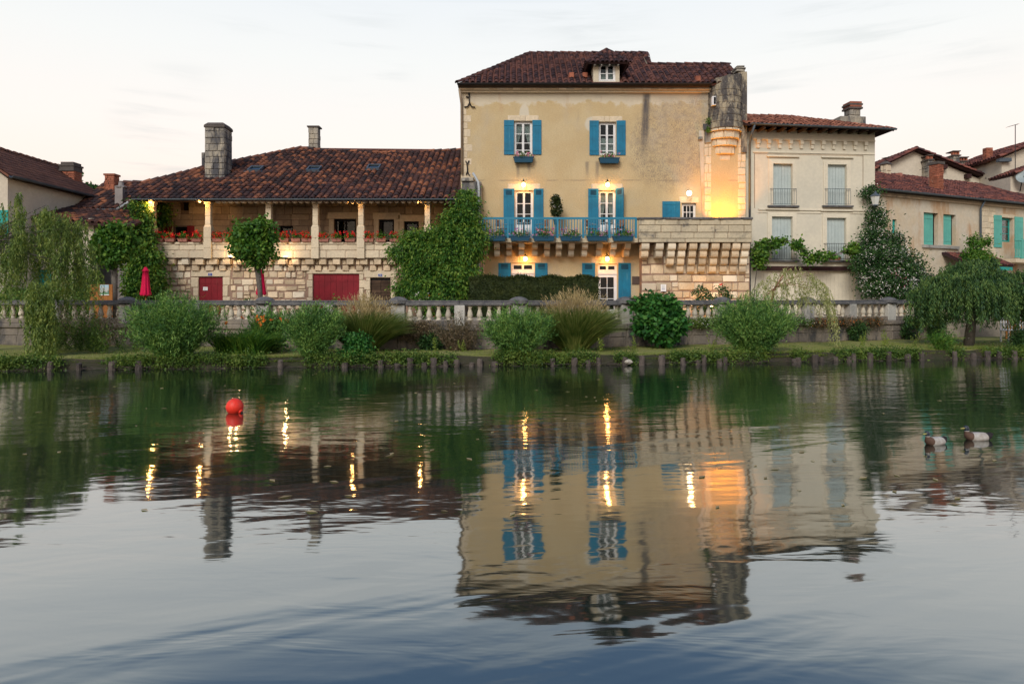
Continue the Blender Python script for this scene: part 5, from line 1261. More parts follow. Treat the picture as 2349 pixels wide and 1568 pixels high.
# ---- pollarded trees on the terrace
def pollard(px, base_py, top, Y, crown, label, n, mt='leaf_bright', lean=0, tp=None):
    b = Vector((X(px, Y), Y, TER)); t = thing('plane_tree', label, 'tree', b, 'pollarded trees on the terrace'); h = Vector((X(tp or px, Y), Y, Z(top, Y)))
    mb = MB().tube([b, b.lerp(h, .5) + Vector((.02, 0, 0)), h], [.115, .095, .12], 8)
    bl = [(X(a_, Y), Y + dy, Z(q, Y), rx_ / FP * Y, rx_ / FP * Y * .9, rz_ / FP * Y) for a_, q, rx_, rz_, dy in crown]
    for q in bl: mb.tube([h - Vector((0, 0, .1)), ((h.x + q[0]) / 2, (h.y + q[1]) / 2, (h.z + q[2]) / 2 + .05), (q[0], q[1], q[2])], [.07, .045, .02], 5)
    mb.build('trunk', 'bark', t, smooth=True); leaves('crown', mt, t, [cloud(bl, n, .14, .11, 12, .15, .45, .5), shrub_leaves((bl[0][0] + .15, bl[0][1], bl[0][2] - .15), 1.5, .95, 16, .13, .09, .10)])
pollard(600, 690, 606, 26, [(565, 540, 26, 28, 0), (595, 545, 27, 30, .2), (580, 575, 26, 24, -.2), (560, 570, 14, 14, -.4), (605, 515, 12, 12, 0), (552, 545, 10, 10, -.3), (592, 600, 12, 12, 0), (615, 580, 12, 14, .1)], 'small round-headed tree before the gallery house, a closed red parasol behind its trunk', 6500, 'leaf_bright', tp=590)
pollard(262, 690, 612, 26, [(245, 560, 26, 30, 0), (278, 560, 22, 28, .2), (262, 590, 22, 18, -.1), (262, 530, 20, 16, .2), (230, 575, 14, 18, 0)], 'small round-headed tree beside the ivy-clad corner, left of the red parasol', 6500, 'leaf_bright')
# ---- climbers
def climber(name, label, cat, blobs, n, mt, L=.13, W=.09, per=20, sig=.13, base=None, stem=None, down=.5, flowers=None, group=None, shell=.7):
    bl = [(X(a_, Y), Y, Z(q, Y), rx_ / FP * Y, ry_, rz_ / FP * Y) for a_, q, rx_, rz_, Y, ry_ in blobs]
    b = base or (bl[0][0], bl[0][1], TER); t = thing(name, label, cat, b, group)
    leaves('foliage', mt, t, [cloud(bl, n, L, W, per, sig * 1.25, down, shell * .92), cloud(bl, n // 12, L, W, 5, .22, down, 1.0)])
    s_ = MB()
    for q in ([] if stem else bl[:10]): s_.tube([(b[0] + random.uniform(-.1, .1), b[1], b[2]), ((b[0] + q[0]) / 2 + random.uniform(-.2, .2), q[1], (b[2] + q[2]) / 2), (q[0], q[1], q[2])], [.04, .03, .015], 5)
    if stem: s_.tube([P(a_, q, 29.6) for a_, q in stem], .022, 5)
    s_.build('stem', 'bark', t)
    if flowers: leaves('blossom', flowers[0], t, [cloud(bl, flowers[1], flowers[2], flowers[2] * .9, flowers[3], .05, 0, .97)])
    return t
climber('wisteria', 'huge deep-green wisteria between the gallery house and the ochre house', 'climber',
        [(1070, 470, 26, 26, 29.0, .35), (1060, 510, 42, 34, 28.8, .5), (1030, 545, 60, 34, 28.5, .6), (960, 555, 40, 26, 28.6, .5), (925, 578, 32, 22, 28.5, .45), (1075, 560, 34, 40, 28.5, .6), (1000, 590, 70, 34, 28.3, .7), (960, 620, 44, 26, 28.3, .6), (1040, 625, 56, 34, 28.2, .7), (975, 655, 50, 30, 28.0, .7), (1050, 660, 40, 30, 28.0, .6), (1088, 540, 24, 20, 28.6, .4), (1070, 448, 12, 12, 29.2, .25), (930, 660, 24, 20, 28.1, .4)], 42000, 'leaf_creeper', .15, .055, 24, .13, base=(X(1010, 28.6), 28.6, TER), down=.9)
climber('virginia_creeper', 'dark creeper covering the left corner column of the gallery', 'climber',
        [(325, 500, 20, 24, 29.4, .25), (322, 545, 26, 30, 29.2, .35), (330, 590, 34, 34, 29.1, .4), (330, 635, 42, 34, 29.0, .5), (335, 665, 42, 24, 28.9, .5), (368, 490, 14, 24, 30.9, .3), (318, 470, 12, 10, 29.4, .2)], 17000, 'leaf_creeper', .14, .07, 18, .11, base=(X(330, 29.3), 29.3, TER), down=.9)
climber('climbing_rose', 'tall dark climbing rose covered in white blossom beside the wall lantern', 'climber',
        [(2000, 440, 16, 14, 30.3, .25), (2012, 500, 20, 34, 30.2, .35), (2010, 555, 34, 34, 29.8, .5), (2030, 600, 52, 40, 29.2, .7), (2070, 620, 48, 50, 29.0, .8), (2040, 655, 60, 34, 28.7, .9), (2095, 650, 34, 36, 28.8, .7), (2050, 560, 24, 26, 29.6, .4), (1985, 610, 22, 30, 29.3, .4)], 26000, 'leaf_dark', .10, .06, 20, .12, base=(X(2030, 29.4), 29.4, TER), flowers=('petal_white', 4500, .052, 3))
leaves('pink_blossom', 'petal_pink', bpy.data.objects['climbing_rose'], [cloud([(X(2060, 28.4), 28.5, Z(640, 28.4), .5, .4, .5)], 200, .05, .045, 3, .05, 0, .95)])
climber('grape_vine', 'young vine trained in an arch below the upper windows of the pale house', 'climber',
        [(1742, 575, 16, 18, 29.6, .2), (1770, 558, 22, 10, 29.6, .15), (1745, 600, 12, 14, 29.6, .15), (1828, 562, 8, 12, 29.6, .12), (1845, 580, 6, 9, 29.7, .1), (1858, 592, 9, 9, 29.7, .12), (1880, 590, 13, 12, 29.7, .15), (1905, 585, 7, 8, 29.7, .1), (1955, 570, 14, 10, 29.7, .15), (1798, 550, 6, 6, 29.6, .1), (1965, 590, 8, 14, 29.7, .12)], 3000, 'leaf_bright', .12, .11, 10, .07, base=(X(1728, 29.6), 29.6, TER), down=.3, stem=[(1728, 720), (1731, 660), (1738, 600), (1752, 572), (1772, 560), (1800, 550), (1822, 556), (1840, 574), (1856, 592), (1880, 596), (1905, 588), (1930, 578), (1958, 570), (1968, 592)])
climber('wall_ivy', 'ivy tuft climbing beside the tiled canopy and drainpipe', 'climber', [(2232, 560, 8, 26, 32.6, .2), (2255, 555, 16, 7, 32.6, .2), (2225, 590, 16, 18, 32.3, .3), (2250, 590, 20, 14, 32.3, .3), (2260, 600, 18, 12, 32, .3)], 3500, 'leaf_bright', .12, .07, 14, .08, base=(X(2240, 32.6), 32.6, TER))
for k, (px, py, s_) in enumerate(((1626, 277, 6), (1625, 297, 5))):
    t = thing('wall_fern', ('upper', 'lower')[k] + ' small green tuft growing beside the round turret', 'plant', P(px, py + 6, 29.9)); leaves('foliage', 'leaf_bright', t, [cloud([(X(px, 29.85), 29.85, Z(py, 29.85), s_ / 52, .08, .11)], 160, .07, .03, 8, .03, .2)])
# ---- clipped hedge
hx0, hx1 = X(1075, 27), X(1376, 27)
HD = thing('hedge', 'long clipped dark hedge in front of the ochre house', 'hedge', ((hx0 + hx1) / 2, 27.2, TER))
n = 26000; hp = np.stack([rng.uniform(hx0, hx1, n), 26.9 + np.abs(rng.normal(0, .12, n)), rng.uniform(TER, Z(637, 27), n)], 1); tp_ = rng.uniform(size=n) < .28
hp[tp_, 2] = Z(637, 27) + rng.normal(0, .035, tp_.sum()) + .05 * np.sin(hp[tp_, 0] * 5); hp[tp_, 1] = rng.uniform(26.9, 27.6, tp_.sum())
leaves('foliage', 'leaf_hedge', HD, [leafset(hp, rdir(n) + np.array([0, -.5, .6]), .075, .03)])
boxp('hedge_core', 'leaf_hedge', HD, hx0 + .06, hx1 - .06, 26.97, 27.55, TER, Z(637.5, 27))
# ---- shrubs of the bank
def shore_y(px, d): 
    Y = 19.0
    for _ in range(12): Y = interp(SHORE, X(px, Y)) + d
    return Y
def bank_shrub(px0, px1, ptop, d, label, n, mt='leaf_shrub', L=.085, W=.016, name='willow_shrub', cat='shrub', lean=0, step=.045, group=None, zb=.22, blob=0):
    Y = shore_y((px0 + px1) / 2, d); cx = X((px0 + px1) / 2, Y); w = (px1 - px0) / FP * Y * .84; h = (Z(ptop, Y) - zb) * 1.14
    t = thing(name, label, cat, (cx, Y, zb), group); s_ = [shrub_leaves((cx, Y, zb), w, h, n, L, W, step, 1.0, lean)]
    if blob: s_.append(cloud([(cx, Y, zb + h * .38, w * .46, w * .30, h * .40)], blob, L, W * 1.2, 16, .12, .1, .6))
    leaves('foliage', mt, t, s_)
    m_ = MB()
    for k in range(9): a0 = k * .7; m_.tube([(cx, Y, zb - .1), (cx + math.cos(a0) * w * .16, Y + math.sin(a0) * w * .1, zb + h * .5)], [.02, .008], 4)
    m_.build('stem', 'bark', t); return t
G_ = 'bushy shrubs along the bank'
bank_shrub(295, 500, 690, .35, 'broad feathery grey-green shrub nearest the left willow', 700, group=G_, blob=2600, L=.11, W=.019)
bank_shrub(655, 785, 705, .25, 'feathery shrub between the daylilies and the small round bush', 520, group=G_, blob=2000, L=.11, W=.019)
bank_shrub(1108, 1268, 715, .30, 'bright feathery shrub left of the tall plumed grass', 600, 'leaf_shrub', group=G_, blob=2000, L=.11, W=.019)
bank_shrub(1635, 1822, 692, .35, 'large feathery shrub below the pale young willow', 700, 'leaf_shrub', group=G_, blob=3000, L=.11, W=.019)
bank_shrub(2128, 2195, 760, .35, 'small light shrub left of the right-hand willow trunk', 90, 'leaf_bright', group=G_, blob=900)
bank_shrub(2315, 2372, 750, .5, 'low dark bush at the right edge of the bank', 90, 'leaf_dark', group=G_, blob=2500)
bank_shrub(990, 1110, 728, 1.9, 'straggly brownish shrub against the river wall', 130, 'leaf_dry', group=G_, blob=1200)
bank_shrub(560, 670, 716, 1.7, 'leafy green perennials behind the daylilies', 120, 'leaf_shrub', L=.12, W=.03, group=G_, blob=3000)
def round_bush(blobs, label, n, mt, L, W, name='bush', zb=.25, per=16, sig=.07, down=.5):
    bl = [(X(a_, Y), Y, Z(q, Y), rx_ / FP * Y, rx_ / FP * Y * .7, rz_ / FP * Y) for a_, q, rx_, rz_, Y in blobs]; t = thing(name, label, 'shrub', (bl[0][0], bl[0][1], zb), G_)
    leaves('foliage', mt, t, [cloud(bl, n, L, W, per, sig, down, .72)]); MB().tube([(bl[0][0], bl[0][1], zb - .05), (bl[0][0], bl[0][1], bl[0][2])], [.04, .02], 5).build('stem', 'bark', t)
Yb = shore_y(821, .35); round_bush([(821, 797, 32, 34, Yb), (812, 815, 26, 22, Yb - .1), (832, 815, 24, 20, Yb - .1)], 'compact round bright-green bush at the water edge', 5200, 'leaf_ivy', .085, .05)
Yb = 21.5; round_bush([(1513, 712, 40, 28, Yb), (1518, 742, 46, 36, Yb), (1495, 735, 30, 34, Yb - .1), (1540, 735, 26, 34, Yb - .1), (1525, 772, 20, 18, Yb + .1), (1490, 690, 16, 12, Yb), (1470, 700, 10, 12, Yb)], 'large glossy dark-green bush spilling over the balustrade', 8200, 'leaf_ivy', .16, .12, per=12, sig=.11)
# ---- tall plumed grasses
def plume_grass(px, ptop, w, Y, label, n, np_l):
    b = np.array([X(px, Y), Y, .25]); h = Z(ptop, Y) - .25; t = thing('plumed_grass', label, 'grass', b, 'tall plumed grasses on the bank')
    a0 = rng.uniform(0, 6.28, n); rr = rng.uniform(0, 1, n) ** .6; d = np.stack([np.cos(a0) * rr * w * .46, np.sin(a0) * rr * w * .30, np.ones(n) * h * rng.uniform(.60, 1.08, n)], 1)
    base_ = b + np.stack([np.cos(a0) * rr * w * .13, np.sin(a0) * rr * w * .1, np.zeros(n)], 1)
    leaves('blades', 'leaf_pampas', t, [blades(base_, d, np.linalg.norm(d, axis=1) * 1.08, .018, .36, 5)])
    n = np_l; a0 = rng.uniform(0, 6.28, n); rr = rng.uniform(0, 1, n) ** .7; d = np.stack([np.cos(a0) * rr * w * .42, np.sin(a0) * rr * w * .28, h * (rng.uniform(.78, 1.06, n) - .20 * rr)], 1)
    st_ = b + d * rng.uniform(.70, .84, (n, 1)); en = b + d
    Pp = np.concatenate([st_ + (en - st_) * q for q in np.linspace(0, 1, 12)]); leaves('plumes', 'plume', t, [leafset(Pp + rng.normal(0, .02, Pp.shape), np.tile(unit(d), (12, 1)) + rdir(len(Pp)) * .4, .10, .014)])
plume_grass(835, 672, 2.35, 20.0, 'tall plumed grass clump in front of the red garage shutters', 5600, 300)
plume_grass(1318, 660, 2.5, 20.3, 'tall plumed grass clump in front of the clipped hedge', 6400, 360)
# ---- daylilies
b = np.array([X(552, 19.0), 19.0, .27]); DL = thing('daylily_clump', 'clump of arching daylily leaves with orange flowers', 'plant', b)
n = 900; a0 = rng.uniform(0, 6.28, n); d = np.stack([np.cos(a0) * .55, np.sin(a0) * .35, rng.uniform(.6, 1.1, n)], 1); leaves('blades', 'leaf_bright', DL, [blades(b + np.stack([rng.uniform(-.62, .62, n), rng.uniform(-.25, .35, n), np.zeros(n)], 1), d, rng.uniform(.9, 1.35, n), .034, .36, 5)])
fl = np.array([P(px, py, 19.2) for px, py in ((590, 735), (603, 727), (622, 735), (596, 742), (644, 732), (660, 735), (598, 748), (668, 738), (556, 730), (606, 738), (590, 728), (520, 742))]); Pp = np.repeat(fl, 9, 0); leaves('flowers', 'petal_orange', DL, [leafset(Pp, rdir(len(Pp)) + np.array([0, -.3, .5]), .085, .04)])
MB_ = MB()
for v in fl: MB_.tube([(b[0] + random.uniform(-.5, .5) * .8 + (v[0] - b[0]) * .6, b[1], .27), tuple(v)], .006, 4)
MB_.build('stems', 'leaf_bright', DL)
# ---- reeds and dry weeds at the left, mulleins, wall-top daisies
t = thing('weed_thicket', 'tangle of tall dry weeds and nettles before the left river wall', 'plant', (X(190, 20.6), 20.6, .27)); sets = []; sd_ = []
for i in range(46):
    px = rng.uniform(95, 330); Y = rng.uniform(19.3, 21.8); sets.append(shrub_leaves((X(px, Y), Y, .27), .5, rng.uniform(.7, 1.5), 7, .10, .022, .05)); 
    if i % 2: sd_.append(shrub_leaves((X(px + 15, Y), Y, .5), .4, rng.uniform(.6, 1.25), 6, .07, .022, .04))
leaves('foliage', 'leaf_bank', t, sets); leaves('dry_stalks', 'leaf_dry', t, sd_)
for k, (px, py, d) in enumerate(((1000, 765, 1.3), (1062, 770, 1.2), (1144, 768, 1.0), (1380, 765, .8), (1455, 762, .9), (1633, 752, 1.2), (1980, 752, 1.6), (2030, 755, 1.5), (2100, 756, 1.5), (1165, 750, 1.4))):
    Y = shore_y(px, d); h = Z(py, Y) - .27; t = thing('mullein', ordn(k) + ' upright yellow-green weed from the left on the lawn by the river wall', 'plant', (X(px, Y), Y, .27), 'upright weeds on the lawn')
    s_ = [shrub_leaves((X(px, Y), Y, .27), .16 + .12 * (k % 3), h, 3 + k % 4, .06, .02, .022)]; leaves('foliage', 'leaf_grass', t, s_)
def draped(px0, px1, z0, z1, n, label, mt='leaf_dry', fm='petal_white', fn=300):
    xs_ = [balpt(p_) for p_ in np.linspace(px0, px1, 40)]; A = np.array([[v.x, v.y] for v in xs_]); ii = rng.integers(0, 40, n // 12); cc = np.stack([A[ii, 0] + rng.normal(0, .1, len(ii)), A[ii, 1] - .24 - np.abs(rng.normal(0, .06, len(ii))), rng.uniform(z0, z1, len(ii))], 1)
    t = thing('wall_daisy', label, 'plant', (A[20, 0], A[20, 1] - .2, z0)); Pp = np.repeat(cc, 12, 0) + rng.normal(0, .06, (len(cc) * 12, 3)); leaves('foliage', mt, t, [leafset(Pp, rdir(len(Pp)) + np.array([0, -.5, -.2]), .06, .025)])
    q = Pp[rng.integers(0, len(Pp), fn)]; leaves('flowers', fm, t, [leafset(q + np.array([0, -.04, 0]), rdir(fn), .035, .03)])
draped(1570, 1690, .92, 1.15, 3600, 'small white daisies on the wall ledge right of the glossy bush', 'leaf_bank')
draped(1860, 2010, .86, 1.12, 5000, 'long cushion of pinkish daisies on the wall ledge', 'leaf_dry', 'petal_orange', 260)
draped(2070, 2165, .88, 1.15, 3000, 'cushion of white daisies on the wall ledge by the right willow', 'leaf_bank')
draped(930, 990, .6, 1.12, 3800, 'dry trailing plant hanging over the wall beside the plumed grass', 'leaf_dry', 'plume', 200)
draped(1695, 1850, .9, 1.1, 3000, 'trailing plant on the ledge behind the feathery shrub', 'leaf_bank')
for k, (px, py, h_) in enumerate(((1955, 775, .7), (2075, 765, .8), (2135, 765, .8), (990, 745, .5))):
    v = balpt(px); t = thing('wall_bush', ordn(k) + ' small leafy bush from the left at the foot of the wall', 'shrub', (v.x, v.y - .4, .27)); leaves('foliage', 'leaf_dark', t, [cloud([(v.x, v.y - .4, .27 + h_ * .5, .32, .2, h_ * .5)], 1500, .08, .035, 14, .07)])
# ---- terrace planting seen over the rail
def terr(px, py, Y, rx_, label, n=1400, mt='leaf_dark', fl=None, name='rose_bush', nf=60, fs_=.06):
    zt_ = Z(py, Y); r_ = rx_ / FP * Y; t = thing(name, label, 'shrub', (X(px, Y), Y, TER)); hz = (zt_ - TER) / 2
    leaves('foliage', mt, t, [cloud([(X(px, Y), Y, TER + hz, r_, r_ * .8, hz)], n, .08, .05, 14, .07)])
    MB().tube([(X(px, Y), Y, TER), (X(px, Y), Y, TER + hz)], .02, 5).build('stem', 'bark', t)
    if fl: leaves('blossom', fl, t, [cloud([(X(px, Y), Y, TER + hz, r_ * 1.02, r_ * .85, hz * 1.02)], nf, fs_, fs_ * .8, 4, .03, 0, .98)])
terr(1610, 655, 27.5, 22, 'rose bush left of the amber wall light'); terr(1655, 652, 27.5, 20, 'rose bush with red bloom right of the amber wall light', fl='petal_red', nf=24, fs_=.13)
terr(1500, 668, 27.5, 16, 'small bush under the white notice on the stone wall', 900); terr(1538, 668, 27.5, 14, 'small bush between the white notice and the roses', 800)
terr(1450, 681, 28.6, 11, 'little round box bush at the foot of the blue shutter', 900, 'leaf_hedge', name='box_bush'); terr(970, 668, 24.5, 20, 'cream rose bush before the wisteria', 900, 'leaf_bright', 'petal_white', nf=70); terr(1000, 668, 24.5, 18, 'salmon rose bush before the wisteria', 900, 'leaf_bright', 'petal_orange', nf=50); terr(1030, 672, 24.5, 14, 'low bush left of the clipped hedge', 600)
terr(2120, 655, 26.5, 30, 'dark shrub between the white rose and the right willow', 3000); terr(770, 682, 26, 8, 'weed tuft below the red garage shutters', 300, 'leaf_bright'); terr(570, 683, 27, 8, 'weed tuft left of the leaning tree trunk', 300, 'leaf_bright')
terr(205, 600, 27.2, 26, 'tall leafy shrub between the lean-to wing and the round-headed tree', 3500, 'leaf_creeper'); terr(2290, 640, 26.0, 60, 'dense green shrub behind the right willow', 6000, 'leaf_shrub'); terr(150, 640, 25.5, 60, 'broad leafy shrub behind the left willow', 6500, 'leaf_shrub'); terr(40, 660, 25.0, 50, 'leafy shrub at the far left behind the balustrade', 4500, 'leaf_shrub')
# ---- trees far behind the roofs
for k, (px, py, rx_, rz_, lb_) in enumerate(((205, 436, 24, 18, 'distant green tree between the two brick chimneys'), (232, 446, 16, 14, 'lower distant tree left of the small hipped roof'), (130, 392, 22, 12, 'tree top showing just above the brown roof'), (150, 400, 16, 12, 'tree top beside the tall brick chimney'))):
    Y = 52; t = thing('far_tree', lb_, 'tree', (X(px, Y), Y, .27)); leaves('crown', 'leaf_dark', t, [cloud([(X(px, Y), Y, Z(py + 8, Y), rx_ / FP * Y, 1, rz_ / FP * Y), (X(px - 8, Y), Y, Z(py + 30, Y), rx_ / FP * Y * 1.2, 1.2, rz_ / FP * Y * 1.6)], 3200, .30, .2, 16, .2, .2, .6)])
    MB().tube([(X(px, Y), Y, .27), (X(px, Y), Y, Z(py + 20, Y))], [.3, .15], 7).build('trunk', 'bark', t)
# ---- grass of the bank
n = 26000; xx = rng.uniform(-17, 24, n); yy = np.array([interp(SHORE, q) for q in xx]) + .12 + np.abs(rng.normal(0, .16, n)); clump_ = .5 + .8 * (np.sin(xx * 2.3) * np.sin(xx * .9 + 1) + .3 * np.sin(xx * 7)).clip(0, 1)
bs = np.stack([xx, yy, np.full(n, .24) - .10 * (yy < np.array([interp(SHORE, q) for q in xx]) + .22)], 1); d = np.stack([rng.normal(0, .35, n), rng.normal(-.25, .35, n), np.ones(n)], 1)
tag(leaves('bank_grass', 'leaf_grass', None, [blades(bs, d, rng.uniform(.08, .26, n) * clump_, .010, .35, 2)]), 'rough grass fringe along the edge of the bank', 'grass', kind='stuff')
n = 30000; xx = rng.uniform(-17, 24, n); sy = np.array([interp(SHORE, q) for q in xx]); yy = sy + rng.uniform(.3, 3.4, n); bs = np.stack([xx, yy, np.full(n, .27)], 1)
tag(leaves('lawn_grass', 'leaf_grass', None, [blades(bs, np.stack([rng.normal(0, .4, n), rng.normal(0, .4, n), np.ones(n)], 1), rng.uniform(.03, .09, n), .010, .2, 1)]), 'short mown grass on the strip of lawn', 'grass', kind='stuff')
n = 4600; ii = rng.uniform(-16, 23, n); sy = np.array([interp(SHORE, q) for q in ii]); dens = (np.sin(ii * 1.3) + np.sin(ii * 3.7 + 2) * .6 + .5) > 0; ii = ii[dens]; sy = sy[dens]
cc = np.stack([ii, sy + rng.uniform(-.08, .22, len(ii)), rng.uniform(.04, .32, len(ii))], 1); Pp = np.repeat(cc, 16, 0) + rng.normal(0, .07, (len(cc) * 16, 3)); Pp[:, 2] = np.maximum(Pp[:, 2], .01)
tag(leaves('bank_weeds', 'leaf_bank', None, [leafset(Pp, rdir(len(Pp)) + np.array([0, -.6, -.1]), .07, .03)]), 'low weeds hanging down the face of the bank', 'weeds', kind='stuff')
n = 260; ii = rng.uniform(-15, 22, n); sy = np.array([interp(SHORE, q) for q in ii]); m_ = MB()
for x_, y_ in zip(ii, sy):
    a0 = random.uniform(-.35, .35); l_ = random.uniform(.15, .5); z_ = random.uniform(.0, .08); m_.tube([(x_, y_ - random.uniform(.02, .2), z_), (x_ + l_, y_ - random.uniform(.0, .15), z_ + a0 * .2)], .007, 3)
tag(m_.build('root_tangle', 'wood_grey', None), 'bare roots and twigs washed against the bank foot', 'roots', kind='stuff')
n = 130; pxs = rng.uniform(0, 2349, n); pys = 850 + rng.uniform(0, 1, n) ** 1.7 * 330; m_ = []
for px, py in zip(pxs, pys):
    Y = FP * CH / (py - HY); s_ = random.uniform(.03, .075); a0 = random.uniform(0, 6.28); m_.append(np.array([[X(px, Y) + s_ * math.cos(a0), Y + s_ * math.sin(a0), .004], [X(px, Y) + .4 * s_ * math.cos(a0 + 1.57), Y + .4 * s_ * math.sin(a0 + 1.57), .009], [X(px, Y) - s_ * math.cos(a0), Y - s_ * math.sin(a0), .005], [X(px, Y) - .4 * s_ * math.cos(a0 + 1.57), Y - .4 * s_ * math.sin(a0 + 1.57), .010]]))
tag(leaves('floating_leaves', 'plume', None, [np.array(m_)]), 'fallen yellow leaves drifting on the river', 'leaves', kind='stuff')
# ================================================================ things
# ---- wooden piles along the bank
pl = [460, 725, 1035, 1275]; pil = [v / 3.67 * .9176 for v in pl]
pil += [(640 + v / 3.67) * .9176 for v in (225, 815, 1145, 1297, 1415, 1545, 1632, 1740, 1842, 1977, 2055, 2190)]
pil += [(1280 + v / 3.67) * .9176 for v in (375, 572, 700, 797, 1035, 1190, 1375, 1570, 1710, 1760, 1905, 1953)]
pil += [(1920 + v / 3.67) * .9176 for v in (240, 275, 430, 490, 620, 740, 785, 935, 1110, 1283, 1410, 1715, 1885, 2015, 2118, 2262)]
short = {5, 7, 9, 11, 13, 15, 18, 24, 26, 28, 29, 31, 32, 33}
pm_ = []
for k in range(5):
    r_ = random.Random(k); pr = [(.085, -.35), (.082, 0), (.078 + r_.uniform(-.008, .01), .16), (.075, .27), (.062, .285)]
    m_ = MB().lathe((0, 0, 0), pr, 9); top = len(pr) - 1
    m_.v = [(v[0] * (1 + r_.uniform(-.1, .1)), v[1] * (1 + r_.uniform(-.1, .1)), v[2] + (r_.uniform(-.03, .03) if v[2] > .25 else 0)) for v in m_.v]; pm_.append(m_.mesh('mooring_pile', 'wood_grey'))
for k, px in enumerate(pil):
    Y = shore_y(px, -.10); o = link('mooring_pile', pm_[k % 5], None, (X(px, Y), Y, 0), random.uniform(0, 6), (random.uniform(.85, 1.15),) * 2 + ((.45 if k in short else .80) * random.uniform(.75, 1.15),))
    o.rotation_euler.x += random.uniform(-.05, .05); o.rotation_euler.y += random.uniform(-.07, .07)
    tag(o, ordn(k) + ' weathered wooden pile from the left along the foot of the bank', 'pile', 'wooden piles along the bank')
q = stones('limestone', 1.6)[2]; Y = shore_y(1438, -.14); bs_ = MB().lathe((0, 0, 0), [(.02, -.07), (.10, -.05), (.13, .0), (.09, .05), (.03, .075)], 9); bs_.v = [(v[0] * random.uniform(.8, 1.2), v[1] * random.uniform(.8, 1.2), v[2] + random.uniform(-.012, .012)) for v in bs_.v]
tag(link('bank_stone', bs_.mesh('bank_stone', 'limestone'), None, (X(1440, Y), Y, .10), .4), 'pale loose stone lodged between piles below the plumed grass', 'stone')
# ---- buoy
Yb = FP * CH / (946 - HY); r_ = .136; bx_, bz_ = X(538.5, Yb), .136 * .70
BU = thing('buoy', 'round red-orange plastic buoy floating on the river', 'buoy', (bx_, Yb, 0))
prof = [(r_ * math.sin(R(180 - 10 * k)), bz_ - r_ * math.cos(R(10 * k)) ) for k in range(19)]
m_ = MB().lathe((bx_, Yb, 0), [(max(a_, .001), b) for a_, b in prof], 28); m_.build('float', 'buoy', BU, smooth=True)
a0 = Vector((.80, -.25, -.52)).normalized(); cpt = Vector((bx_, Yb, bz_)); MB().tube([cpt + a0 * r_ * .97, cpt + a0 * r_ * 1.13], [.045, .03], 10).build('neck', 'buoy', BU, smooth=True); MB().tube([cpt + a0 * r_ * 1.131, cpt + a0 * r_ * 1.24, cpt + a0 * r_ * 1.3 + Vector((0, 0, -.08))], [.016, .016, .012], 8).build('rope_eye', 'iron', BU)
